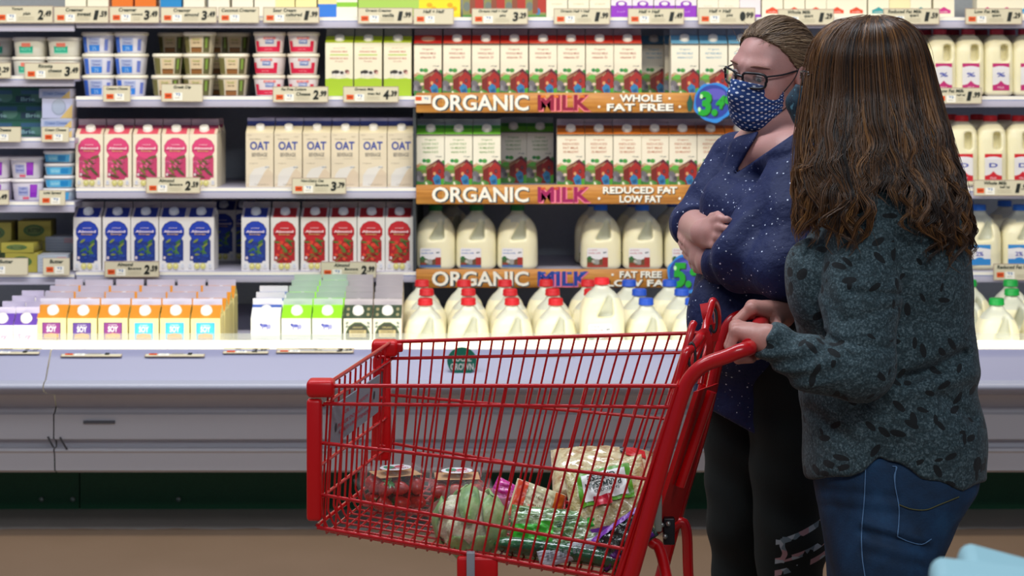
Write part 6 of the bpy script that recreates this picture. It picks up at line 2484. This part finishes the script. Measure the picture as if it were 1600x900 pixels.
def glasses(o, R, parent, frame_m, w=.051, h=.037, y0=.107, zc=-.001, sep=.0355, rr=.0022, arm=(.079, -.01, .014)):
    root = None
    L = lambda *p: o + R @ np.array(p, float)
    m = MB()
    for s in (-1, 1):
        pts = []
        for k in range(40):
            a = 2 * PI * k / 40
            ca, sa = math.cos(a), math.sin(a)
            g = (abs(ca) ** 4 + abs(sa) ** 4) ** -.25
            x, z = g * ca * w / 2, g * sa * h / 2
            x *= 1 - .06 * (z < 0)
            yy = y0 - .55 * max(abs(s * sep + x) - .012, 0) ** 2 / .06 + .06 * z
            pts.append(L(s * sep + x, yy, zc + z))
        m.tube(pts, rr, frame_m, 8, closed=True)
    m.tube([L(-.0115, y0 + .001, zc + .006), L(0, y0 + .004, zc + .009), L(.0115, y0 + .001, zc + .006)], rr * 1.05, frame_m, 8)
    g = m.build('glasses', parent)
    for s in (-1, 1):
        m = MB()
        m.tube(spline([L(s * (sep + w * .49), y0 - .016, zc + .010), L(s * (sep + w * .53), y0 - .026, zc + .011), L(s * .074, .05, zc + .012), L(s * arm[0], arm[1], arm[2]), L(s * arm[0], arm[1] - .022, arm[2] - .02)], 6), .0020, frame_m, 8)
        m.build('temple_arm', g)
        m = MB()
        pts = []
        for k in range(32):
            a = 2 * PI * k / 32
            ca, sa = math.cos(a), math.sin(a)
            q = (abs(ca) ** 4 + abs(sa) ** 4) ** -.25
            x, z = q * ca * w / 2, q * sa * h / 2
            yy = y0 - .55 * max(abs(s * sep + x) - .012, 0) ** 2 / .06 + .06 * z
            pts.append(L(s * sep + x, yy, zc + z))
        m.poly(pts, mat('eef4f4', .03, 'spectacle_glass', alpha=.10, spec=.9))
        m.build('lens', g)
    return g


glasses(oA, RA, womA, mat('0c1218', .3, coat=.3), y0=.112, rr=.0030, h=.034)


# hair drawn back from the forehead
def hairline_ok(q):
    """local points kept as scalp: behind a curve from the top of the forehead down to the ear"""
    lim = np.interp(q[:, 2], [-.06, -.01, .03, .065, .085, .11], [-.028, -.014, .018, .042, .062, .078])
    return q[:, 1] - lim


def f_hairA(P):
    q = (P - oA) @ RA
    d = s_ell(q, (0, -.014, .032), (.0825, .102, .0865))
    d = smin(d, s_ell(q, (0, -.05, -.02), (.066, .058, .06)), .03)
    d = smax(d, hairline_ok(q) * .8, .012)
    d = smax(d, -.085 - q[:, 2], .02)
    d = smin(d, s_ell(q, (0, -.122, .005), (.038, .034, .036)), .015)
    return d + .0012 * np.sin(q[:, 2] * 260 + q[:, 1] * 60)


V, F = mesh_sdf(f_hairA, oA - .17, oA + .17, .0036)
M_hA = hair_mat('light_brown_hair', [(0, '4a3826'), (.4, '6f5740'), (.75, '94785a'), (1, 'b39a78')])
o = np_obj('hair', V, F, M_hA, womA)
o['label'] = 'light brown hair pulled back'
at = o.data.attributes.new('hair_tone', 'FLOAT', 'POINT')
at.data.foreach_set('value', np.full(len(V), .34, np.float32))
r7 = np.random.default_rng(3)
curves, cols, rads = [], [], []
tail = np.array([0, -.118, .005])
for s in range(900):
    z = r7.uniform(-.035, .104)
    side = r7.choice([-1, 1])
    lim = np.interp(z, [-.06, -.01, .03, .065, .085, .11], [-.028, -.014, .018, .042, .062, .078])
    e = max(1 - ((lim + .014) / .104) ** 2 - ((z - .034) / .095) ** 2, .0)
    x = side * .084 * math.sqrt(e) * (r7.uniform(.0, 1) if z > .085 else 1)
    p = np.array([x, lim + r7.uniform(-.004, .004), z])
    c0 = np.array([0, -.014, .030])
    d0, d1 = p - c0, tail + r7.normal(0, .012, 3) - c0
    d0 /= np.linalg.norm(d0); d1 /= np.linalg.norm(d1)
    om = math.acos(np.clip(d0 @ d1, -1, 1))
    pts = []
    lift = r7.uniform(.0005, .004)
    for tt in np.linspace(0, 1, 14):
        d = (math.sin((1 - tt) * om) * d0 + math.sin(tt * om) * d1) / math.sin(om)
        d = d / np.linalg.norm(d)
        k = 1 / math.sqrt((d[0] / .083) ** 2 + (d[1] / .103) ** 2 + (d[2] / .0885) ** 2)
        pts.append(c0 + d * (k + lift * math.sin(PI * min(tt * 1.5, 1)) - .001) + np.array([0, 0, .004 + .0015 * math.sin(tt * 9 + s)]))
    curves.append(oA + np.array(pts) @ RA.T)
    cols.append(np.clip(r7.normal(.5, .22), 0, 1))
    rads.append(r7.uniform(.0006, .0012))
for s in range(26):                                   # loose wisps at the temples and brow
    z = r7.uniform(.03, .105)
    lim = np.interp(z, [.03, .065, .085, .11], [.018, .042, .062, .078])
    e = max(1 - ((lim + .014) / .104) ** 2 - ((z - .034) / .095) ** 2, .0)
    p = np.array([r7.choice([-1, 1]) * .084 * math.sqrt(e), lim, z])
    v = np.array([r7.normal(0, .3), r7.uniform(.1, .8), r7.uniform(-.5, .9)])
    w_ = r7.normal(0, .4, 3)
    pts = [p + v * .035 * tt + w_ * .02 * tt * tt + (0, -.01 * tt, 0) for tt in np.linspace(0, 1, 14)]
    curves.append(oA + np.array(pts) @ RA.T)
    cols.append(.7); rads.append(.0004)
strands('hair_strands', curves, rads, cols, M_hA, womA)

# ------------------------------------------------------------------ woman with long hair, hands on the cart handle
YB = 3.80
oB, RB = W(1340, 122, 3.80), frame(104, 4, 0)
hB = lambda *p: oB + RB @ np.array(p, float)
shL_, shR_ = W(1350, 366, 3.695), W(1410, 340, 3.98)
elL_, wrL_, mdL_ = W(1343, 572, 3.615), W(1200, 531, 3.600), W(1272, 572, 3.600)
elR_, wrR_ = W(1330, 560, 4.02), W(1234, 492, 3.99)
neckB = W(1385, 240, 3.84)
bar = lambda t: lerp(hn, hf, t)
bd = (hf - hn) / np.linalg.norm(hf - hn)
# grips: knuckles lie above and ahead of the bar, fingers wrap round its front


def grip_hand(wr, ts, mcp, pip, dip, tip, thumb, s=1.0):
    """hand closed round the bar; ts: places of index..little finger along it, offsets are across the bar"""
    out = []
    off = lambda t, o, k=1.0: bar(t) + np.array([o[0] * k, o[2] if len(o) > 2 else 0, o[1] * k])
    rs = (.0094, .0097, .0092, .0082)
    M = []
    for t, r, k in zip(ts, rs, (1.0, 1.06, 1.0, .90)):
        a, b, c, d = (off(t, o, k) for o in (mcp, pip, dip, tip))
        M.append(a)
        out.append(('palm', wr + (a - wr) * .12, a, .0185 * s, (r + .0022) * s))
        out.append(('knuckle', a, a + np.array([-.001, 0, .0015]), (r + .0022) * s, (r + .001) * s))
        for p, q, r0, r1 in ((a, b, 1.08, 1.0), (b, c, 1.0, .92), (c, d, .92, .80)):
            out.append(('finger', p, q, r * r0 * s, r * r1 * s))
    out.append(('palm', wr, lerp(wr, (M[1] + M[2]) / 2, .6) + np.array([.004, 0, -.006]), .024 * s, .021 * s))
    tp = [lerp(wr, M[0], .35) + np.array([0, 0, -.010])] + [off(t, o) for t, o in thumb]
    for i, (a, b) in enumerate(zip(tp[:-1], tp[1:])):
        out.append(('thumb', a, b, (.0135, .0112, .0100)[i] * s, (.0112, .0100, .0082)[i] * s))
    return out


HBL = grip_hand(wrL_, (.215, .178, .142, .108), (-.026, .031), (-.0385, -.003), (-.022, -.0275), (.004, -.027), ((.235, (.030, -.012)), (.255, (.010, -.0275)), (.262, (-.014, -.026))))
HBR = grip_hand(wrR_, (.560, .598, .634, .668), (-.014, .040), (-.043, .012), (-.039, -.018), (-.014, -.027), ((.545, (.040, -.006)), (.515, (.022, -.022)), (.500, (-.002, -.028))))


def f_bodyB(P):
    d = sdf_head(P, oB, RB)
    d = smin(d, s_rc(P, hB(0, -.025, -.07), neckB + (0, 0, -.02), .056, .062), .03)
    d = smin(d, s_rc(P, neckB, shL_, .05, .05), .04)
    d = smin(d, s_rc(P, neckB, shR_, .05, .05), .04)
    d = smin(d, s_loft(P, [(Z_(860, YB), X_(1390, YB), YB, .10, .10), (Z_(760, YB), X_(1395, YB), YB, .125, .12), (Z_(640, YB), X_(1390, YB), YB, .14, .12), (Z_(450, YB), X_(1375, YB), YB, .14, .12), (Z_(290, YB), X_(1385, YB), YB, .10, .12)]), .04)
    for s_, e_, k_, w_ in ((shL_, elL_, mdL_, wrL_), (shR_, elR_, lerp(elR_, wrR_, .5), wrR_)):
        d = smin(d, s_rc(P, s_, e_, .048, .040), .02)
        d = smin(d, smin(s_rc(P, e_, k_, .040, .033), s_rc(P, k_, w_, .033, .0265), .01), .015)
    d = smin(d, sdf_hand(P, HBL), .012)
    d = smin(d, sdf_hand(P, HBR), .012)
    for x, y in ((1372, 3.72), (1392, 3.89)):
        hip, kn, an = np.array([X_(x, YB), lerp(y, 3.81, .4), .70]), np.array([X_(x - 10, YB), y, .40]), np.array([X_(x + 6, YB), y, .08])
        d = smin(d, s_rc(P, hip, kn, .070, .056), .02)
        d = smin(d, s_rc(P, kn, an, .055, .036), .02)
        d = smin(d, s_rc(P, an + (0, 0, -.03), an + (-.15, .02, -.045), .036, .026), .02)
    return d


def box_px(px0, px1, py0, py1, Y, y0, y1, h):
    return ((X_(px0, Y), y0, Z_(py1, Y)), (X_(px1, Y), y1, Z_(py0, Y)), h)


V, F = multi_mesh(f_bodyB, [box_px(1225, 1450, 10, 250, 3.8, 3.62, 3.98, .0042),
                            ((X_(1120, 3.55), 3.50, Z_(600, 3.6)), (X_(1236, 3.6), 4.13, Z_(440, 4.0)), .0028),
                            ((X_(1236, 3.6) - .003, 3.45, -.01), (X_(1560, 3.8), 4.2, Z_(244, 3.8)), .011)])
base = np.array([X_(1385, YB), YB, 0.0])
womB = np_obj('person', V, F, M_skinB, None, True, None, base)
tag(womB, 'person with long brown hair, leaf-patterned dark shirt and jeans, hands on the cart handle', 'person')


def f_shirtB(P):
    px, py = px_of(P)
    t = s_loft(P, [(Z_(790, YB), X_(1396, YB), YB, .170, .165), (Z_(745, YB), X_(1396, YB), YB, .177, .17), (Z_(700, YB), X_(1399, YB), YB, .180, .172), (Z_(650, YB), X_(1395, YB), YB, .178, .165), (Z_(600, YB), X_(1388, YB), YB, .173, .158),
                   (Z_(540, YB), X_(1384, YB), YB, .172, .152), (Z_(480, YB), X_(1380, YB), YB, .176, .155), (Z_(435, YB), X_(1376, YB), YB, .178, .16), (Z_(390, YB), X_(1386, YB), YB, .166, .165), (Z_(340, YB), X_(1392, YB), YB, .146, .165),
                   (Z_(300, YB), X_(1392, YB), YB, .122, .155), (Z_(265, YB), X_(1388, YB), YB, .09, .12), (Z_(236, YB), X_(1385, YB), YB + .03, .06, .075)], 2.2)
    t = smin(t, s_ell(P, W(1268, 440, 3.74), (.052, .07, .085)), .03)
    t = smin(t, s_rc(P, neckB + (0, 0, -.03), shL_ + (.01, .0, .004), .060, .068), .03)
    t = smin(t, s_rc(P, neckB + (0, 0, -.03), shR_, .060, .064), .03)
    # folds of the waist and back
    q = P[:, 2] + .35 * P[:, 0]
    t = t + .005 * np.sin(P[:, 0] * 18 + P[:, 2] * 34 + 1) * np.sin(P[:, 2] * 11 - P[:, 0] * 9)
    ridge = lambda x0, y0, x1, y1, w, a: 1.6 * a * np.exp(-(np.maximum(np.linalg.norm(np.stack([px - x0, py - y0], 1) - np.clip(((px - x0) * (x1 - x0) + (py - y0) * (y1 - y0)) / ((x1 - x0) ** 2 + (y1 - y0) ** 2), 0, 1)[:, None] * np.array([x1 - x0, y1 - y0]), axis=1), 0) / w) ** 2)
    t = t + ridge(1420, 592, 1505, 552, 9, .010) + ridge(1405, 590, 1470, 580, 8, .008) + ridge(1395, 690, 1375, 720, 10, .006) - ridge(1400, 620, 1520, 585, 14, .006)
    t = t + ridge(1380, 330, 1440, 420, 8, .006) + ridge(1300, 330, 1262, 400, 7, .006) + ridge(1470, 620, 1520, 655, 9, .006) + ridge(1265, 640, 1330, 690, 10, .004)
    arm = smin(s_rc(P, shL_, W(1345, 462, 3.655), .074, .0735), s_rc(P, W(1345, 462, 3.655), elL_, .0735, .062), .02)
    arm = smin(arm, s_rc(P, elL_, mdL_, .056, .048), .04)
    arm = smin(arm, s_rc(P, mdL_, wrL_ + (wrL_ - mdL_) * .25, .048, .034), .02)
    ax = wrL_ - mdL_
    ax = ax / np.linalg.norm(ax)
    s = (P - elL_) @ ax
    arm = smax(arm, np.where(np.linalg.norm(P - wrL_, axis=1) < .12, (P - wrL_) @ ax - .006, -.05), .004)
    arm = arm + np.clip(s * 10, 0, 1) * .0042 * np.sin(s * 105 + 6 * np.sin(P[:, 2] * 22 + P[:, 0] * 9)) * np.sin(P[:, 2] * 16 + 1.2 + P[:, 0] * 8)
    arm = arm + ridge(1325, 456, 1405, 460, 5, .005) + ridge(1320, 500, 1400, 480, 5, .003) + ridge(1290, 530, 1390, 545, 6, .004) + ridge(1292, 520, 1330, 560, 5, .004) + ridge(1300, 350, 1292, 480, 6, .0) 
    ar = smin(s_rc(P, shR_, elR_, .070, .06), s_rc(P, elR_, wrR_, .056, .036), .02)
    bx = wrR_ - elR_
    bx = bx / np.linalg.norm(bx)
    ar = smax(ar, (P - wrR_) @ bx + .004, .004)
    d = smin(t, ar, .012)
    d = smin(d, arm, .007)
    hem = np.interp(px, [1240, 1262, 1300, 1350, 1374, 1400, 1440, 1505, 1545], [742, 747, 748, 738, 713, 722, 746, 766, 752]) + 2.2 * np.sin(px * .11)
    return smax(d, (py - hem) * .00126, .008)


V, F = mesh_sdf(f_shirtB, (X_(1170, 3.6), 3.44, Z_(800, 3.7)), (X_(1570, 3.8), 4.16, Z_(225, 3.8)), .0044)
t = NT('leaf_pattern_jersey')
ob = t.obj()
bg = t.ramp(t.gen_noise(230, 3, ob, .7), [(.34, '192c32'), (.5, '34494f'), (.66, '627479')])
wvn = t.n('ShaderNodeTexWave', wave_type='RINGS')
wvn.inputs['Scale'].default_value = 12
wvn.inputs['Distortion'].default_value = 14
wvn.inputs['Detail'].default_value = 3
wvn.inputs['Detail Scale'].default_value = 2.4
t.l(ob, wvn.inputs['Vector'])
bg = t.mix(t.math('MULTIPLY', t.math('LESS_THAN', wvn.outputs[1], .28), .55), bg, '1c2c30')
leaf = None
for scl, rot, thr, jit in ((20, 0.5, .38, .4), (27, 2.1, .50, .8)):
    mp_ = t.n('ShaderNodeMapping')
    mp_.inputs['Rotation'].default_value = (jit, rot, jit * .7)
    t.l(ob, mp_.inputs['Vector'])
    v = t.n('ShaderNodeTexVoronoi')
    v.inputs['Scale'].default_value = scl
    t.l(mp_.outputs[0], v.inputs['Vector'])
    loc = t.vmath('SUBTRACT', mp_.outputs[0], v.outputs['Position'])
    loc = t.vmath('SCALE', loc, scale=1.0)
    rt = t.n('ShaderNodeVectorRotate', rotation_type='AXIS_ANGLE')
    rt.inputs['Axis'].default_value = (.15, 1, .1)
    sc_ = t.n('ShaderNodeSeparateColor')
    t.l(v.outputs['Color'], sc_.inputs[0])
    t.l(t.math('MULTIPLY', sc_.outputs[0], 6.28), rt.inputs['Angle'])
    t.l(loc, rt.inputs['Vector'])
    el = t.vmath('LENGTH', t.vmath('MULTIPLY', rt.outputs[0], (1 / .0062, 1 / .020, 1 / .0145)), out=1)
    k = t.math('MULTIPLY', t.math('LESS_THAN', el, 1.0), t.math('GREATER_THAN', sc_.outputs[1], thr))
    leaf = k if leaf is None else t.math('MAXIMUM', leaf, k)
t.l(t.mix(leaf, bg, '0b1215'), t.b.inputs['Base Color'])
t.set(t.b, Roughness=.85)
t.b.inputs['Sheen Weight'].default_value = .08
t.bump(t.gen_noise(30, 4, ob), .35, .012)
shirt = np_obj('shirt', V, F, t.m, womB)
shirt['label'] = 'dark grey green shirt with black leaf pattern'


def f_jeansB(P):
    d = s_loft(P, [(Z_(960, YB), X_(1376, YB), YB, .100, .135), (Z_(900, YB), X_(1375, YB), YB, .102, .145), (Z_(862, YB), X_(1376, YB), YB, .110, .15), (Z_(832, YB), X_(1383, YB), YB, .124, .155), (Z_(800, YB), X_(1389, YB), YB, .137, .16),
                   (Z_(760, YB), X_(1398, YB), YB, .158, .162), (Z_(720, YB), X_(1399, YB), YB, .166, .160), (Z_(690, YB), X_(1399, YB), YB, .160, .155)], 2.3)
    lg = None
    for x, y in ((1372, 3.72), (1385, 3.885)):
        hip, kn, an = np.array([X_(x, YB), y, .55]), np.array([X_(x - 8, YB), y, .38]), np.array([X_(x + 4, YB), y, .06])
        q = smin(s_rc(P, hip, kn, .092, .074), s_rc(P, kn, an, .074, .064), .03)
        lg = q if lg is None else smin(lg, q, .02)
    d = smin(d, lg, .03)
    px, py = px_of(P)
    w = lambda x0, y0, x1, y1, wd, a: a * np.exp(-(np.abs((py - y0) - (y1 - y0) / (x1 - x0) * (px - x0)) / wd) ** 2) * np.exp(-(np.maximum(np.maximum(x0 - px, px - x1), 0) / 8) ** 2)
    d = d + w(1350, 832, 1450, 856, 8, .008) - w(1350, 818, 1445, 845, 7, .005) + w(1290, 765, 1400, 778, 6, .004) + w(1288, 790, 1400, 802, 6, .003) + w(1350, 862, 1440, 885, 8, .004)
    d = d + fold(P, 30, .003)
    return smax(smax(d, .05 - P[:, 2], .006), P[:, 2] - .745, .008)


V, F = mesh_sdf(f_jeansB, (X_(1230, 3.8), 3.58, .03), (X_(1570, 3.8), 4.04, .77), .0062)
t = NT('blue_denim')
ob = t.obj()
wv = t.n('ShaderNodeTexWave', wave_type='BANDS', bands_direction='DIAGONAL')
wv.inputs['Scale'].default_value = 260
t.l(ob, wv.inputs['Vector'])
c1 = t.ramp(t.gen_noise(9, 4, ob, .6), [(.3, '0a2238'), (.55, '143c60'), (.8, '245a86')])
t.l(t.mix(t.math('MULTIPLY', wv.outputs[1], .3), c1, '081c30'), t.b.inputs['Base Color'])
t.set(t.b, Roughness=.8)
t.bump(t.gen_noise(260, 3, ob), .25, .003)
np_obj('jeans', V, F, t.m, womB)['label'] = 'blue denim jeans'


def seam(pts, r, mm, name, f=f_jeansB, y0=3.4):
    out = []
    P = spline([(a, 0, b) for a, b in pts], 10)
    for p in P:
        h = ray_hit(f, p[0], p[2], y0, 4.1, 300)
        if h is not None:
            h = ray_hit(f, p[0], p[2], h[1] - .004, h[1] + .001, 60)
            out.append(h + np.array([0, -.0022, 0]))
    m = MB(); m.tube(out, r, mm, 6)
    return m.build(name, womB)


M_st, M_gold = mat('5f86b0', .7), mat('5c5a30', .7)
seam([(1352, 732), (1350, 780), (1346, 830), (1347, 870), (1352, 905)], .0011, M_st, 'side_seam')
seam([(1400, 728), (1398, 755), (1404, 790), (1404, 815), (1402, 838)], .0011, M_st, 'pocket_seam')
seam([(1394, 728), (1401, 730), (1397, 742), (1398, 757)], .0010, M_st, 'pocket_seam')
seam([(1404, 788), (1424, 795), (1447, 796), (1468, 788), (1498, 776)], .0010, M_gold, 'pocket_stitching')
seam([(1402, 838), (1420, 846), (1440, 850), (1455, 842)], .0009, M_st, 'pocket_seam')
for x, y in ((1376, 3.72), (1389, 3.885)):
    m = MB()
    c = np.array([X_(x, YB), y, 0])
    rings = []
    for z, L0, L1, w_ in ((.0, -.06, .18, .042), (.024, -.063, .183, .045), (.028, -.06, .175, .042), (.060, -.055, .14, .040), (.085, -.05, .06, .038), (.10, -.046, .042, .038)):
        rings.append([(c[0] - ((L0 + L1) / 2 + (L1 - L0) / 2 * math.cos(a)), c[1] + w_ * math.sin(a), z) for a in np.linspace(0, 2 * PI, 20, endpoint=False)])
    m.loft(rings, mat('2a2c30', .6))
    m.build('shoe', womB)

# mask, glasses of the second woman
def f_maskB(P):
    q = (P - oB) @ RB
    d = s_ell(q, (0, .030, -.03), (.062, .072, .085))
    d = smin(d, s_rc(q, (0, .086, .004), (0, .112, -.036), .010, .016), .05)
    return smin(d, s_ell(q, (0, .070, -.088), (.036, .034, .036)), .05)


U, Vv, pts = cloth_patch(oB, RB, f_maskB, 64, lambda u: -.004 - .028 * abs(u) ** 1.3, lambda u: -.128 + .036 * abs(u) ** 2, 30, 26, .005, lambda u, v: .012 * math.exp(-(u / .22) ** 2) * math.sin(PI * min(v * 1.0, 1)))
nu, nv = len(U), len(Vv)
idx = np.arange(nu * nv).reshape(nu, nv)
F = np.stack([idx[:-1, :-1], idx[1:, :-1], idx[1:, 1:], idx[:-1, 1:]], -1).reshape(-1, 4)
t = NT('batik_mask_cloth')
t.l(t.ramp(t.gen_noise(55, 3), [(.4, '0c1c2c'), (.52, '1c4052'), (.6, '0f2436'), (.68, '5c94a8')]), t.b.inputs['Base Color'])
t.set(t.b, Roughness=.7)
mk = np_obj('face_mask', oB + pts.reshape(-1, 3) @ RB.T, F, t.m, womB)
mk['label'] = 'dark teal patterned cloth mask'
sm = mk.modifiers.new('thickness', 'SOLIDIFY'); sm.thickness = .0022; sm.offset = 0
glasses(oB, RB, womB, mat('1a1214', .25, coat=.4), y0=.108, zc=.002)
for x in (-.033, .033):
    eye(oB, RB, x, (0, 1, -.15), womB)

# long hair: silhouette rows  py, left px, right px, depth half-width, depth centre
HROWS = np.array([(24.5, 1360, 1368, .006, 3.80), (27, 1340, 1390, .032, 3.80), (33, 1310, 1411, .060, 3.80), (45, 1290, 1429, .082, 3.80), (62, 1276, 1440, .098, 3.80), (85, 1267, 1448, .106, 3.80), (115, 1262, 1455, .108, 3.80),
                  (150, 1258, 1463, .108, 3.795), (190, 1253, 1473, .112, 3.785), (230, 1249, 1484, .122, 3.775), (270, 1246, 1495, .135, 3.765), (310, 1246, 1505, .145, 3.755), (350, 1247, 1510, .150, 3.75), (400, 1250, 1512, .150, 3.75)])


def hair_ring(py):
    r = [np.interp(py, HROWS[:, 0], HROWS[:, i]) for i in range(1, 5)]
    x0, x1 = X_(r[0], r[3]), X_(r[1], r[3])
    return (x0 + x1) / 2, (x1 - x0) / 2, r[2], r[3]


def hair_pt(py, phi, k=1.0):
    """phi 0 = towards the lens, +90 deg = right edge, -90 = left edge"""
    cx, rx, ry, cy = hair_ring(py)
    y = cy - ry * k * math.cos(phi)
    return np.array([(cx + rx * k * math.sin(phi)) * y / cy, y, Z_(py, y)])


M_hB = hair_mat('brown_hair', [(0, '140c08'), (.3, '2e1d10'), (.55, '4a3018'), (.78, '6b4522'), (1, '946634')], .36)
# under-layer volume that the hairs lie on
rows = np.concatenate([np.linspace(25.5, 60, 12), np.linspace(70, 268, 22)])
rings = []
for py in rows:
    kk = .95 if py < 180 else .95 - .18 * (py - 180) / 88
    rings.append([hair_pt(py, 2 * PI * j / 56, kk * (1 + .018 * math.sin(7 * 2 * PI * j / 56 + py * .02) + .012 * math.sin(17 * 2 * PI * j / 56))) for j in range(56)])
R3 = np.array(rings)
# open the front where the face looks out
q = (R3.reshape(-1, 3) - oB) @ RB
face = (q[:, 1] > .070) & (q[:, 2] < .06) & (q[:, 2] > -.30)
Vh = R3.reshape(-1, 3).copy()
loc = q.copy()
loc[face, 1] = .055 + .1 * 0
Vh[face] = oB + loc[face] @ RB.T
idx = np.arange(len(Vh)).reshape(len(rows), 56)
F = np.stack([idx[:-1], np.roll(idx, -1, 1)[:-1], np.roll(idx, -1, 1)[1:], idx[1:]], -1).reshape(-1, 4)
o = np_obj('hair', Vh, F, M_hB, womB)
o['label'] = 'long wavy brown hair'
at = o.data.attributes.new('hair_tone', 'FLOAT', 'POINT')
at.data.foreach_set('value', np.full(len(Vh), .22, np.float32))

r9 = np.random.default_rng(9)
curves, cols, rads = [], [], []
NC = 170
locks = []
for c in range(NC):                                    # locks, each a bundle of hairs moving together
    phi = r9.uniform(-PI * .56, PI * .62) if c < 130 else r9.uniform(-PI, PI)
    s = (phi + PI) / (2 * PI)
    deg = math.degrees(phi)
    end = np.interp(deg, [-180, -110, -90, -62, -48, -35, -26, -22, -14, -8, -4, 8, 14, 25, 40, 60, 80, 95, 180], [300, 310, 342, 360, 342, 318, 305, 368, 378, 360, 292, 288, 322, 358, 380, 392, 388, 362, 320]) + r9.normal(0, 9)
    locks.append((phi, end, r9.uniform(0, 6.28), r9.uniform(.03, .055), r9.uniform(.6, 1.5), np.clip(r9.normal(.50, .17), .1, .95), np.interp(deg, [-90, -30, -20, -5, 10, 40, 90], [0, -.16, -.14, -.10, .10, .06, 0]) + r9.uniform(-.05, .05), r9.normal(0, .022)))
NK = 30
for (phi, end, ph, wl, amp, tone, twist, lk) in locks:
    nh = 26 if abs(phi) < PI * .66 else 12
    ramp_left = np.interp(math.degrees(phi), [-100, -60, -30, 0, 60, 100], [.24, .24, .10, .04, .0, -.02])
    for _ in range(nh):
        dphi = r9.normal(0, .055)
        dk = r9.uniform(-.03, .035) + lk
        e = end + r9.normal(0, 9)
        start = 24.6 + abs(r9.normal(0, 2))
        pys = start + (e - start) * np.linspace(0, 1, NK) ** 1.05
        pts = []
        for i, py in enumerate(pys):
            u = i / (NK - 1)
            low = np.clip((py - 150) / 200, 0, 1.2)
            w_ = amp * low * (.024 * math.sin(py * .055 / (wl / .042) + ph) + .006 * math.sin(py * .13 + ph * 2))
            spread = dphi * (1 - .62 * low)
            shrink = 1 + dk + .010 * math.sin(ph + py * .03) - .02 * (u > .8) * (u - .8)
            p = hair_pt(py, phi * (1 - .15 * math.exp(-((py - 25) / 14))) + spread + twist * low + w_ * 3.2, shrink)
            p = p + np.array([w_ * .35, -abs(w_) * .3, 0])
            pts.append(p)
        pts = np.array(pts)
        ql = (pts - oB) @ RB
        if ((ql[:, 1] > .078) & (ql[:, 2] < .045) & (ql[:, 2] > -.14)).any() and r9.uniform() < .90:
            bad = (ql[:, 1] > .070) & (ql[:, 2] < .065) & (ql[:, 2] > -.16)
            ql[bad, 1] = .060 + .12 * (ql[bad, 1] - .070)
            pts = oB + ql @ RB.T
        curves.append(pts)
        cols.append(np.clip(tone + ramp_left + r9.normal(0, .16), 0, 1))
        rads.append(r9.uniform(.0007, .0014))
for _ in range(90):                                    # fly-away hairs
    phi = r9.uniform(-1.9, 1.9)
    e = r9.uniform(120, 400)
    pys = np.linspace(26 if r9.uniform() < .6 else r9.uniform(60, 200), e, NK)
    off = r9.uniform(.02, .07); ph = r9.uniform(0, 6)
    curves.append(np.array([hair_pt(py, phi + .1 * math.sin(ph + i * .2), 1.03 + off * math.sin(PI * i / (NK - 1)) + .02 * i / NK) + np.array([0, 0, .004]) for i, py in enumerate(pys)]))
    cols.append(.75); rads.append(.00035)
strands('hair_strands', curves, rads, cols, M_hB, womB)
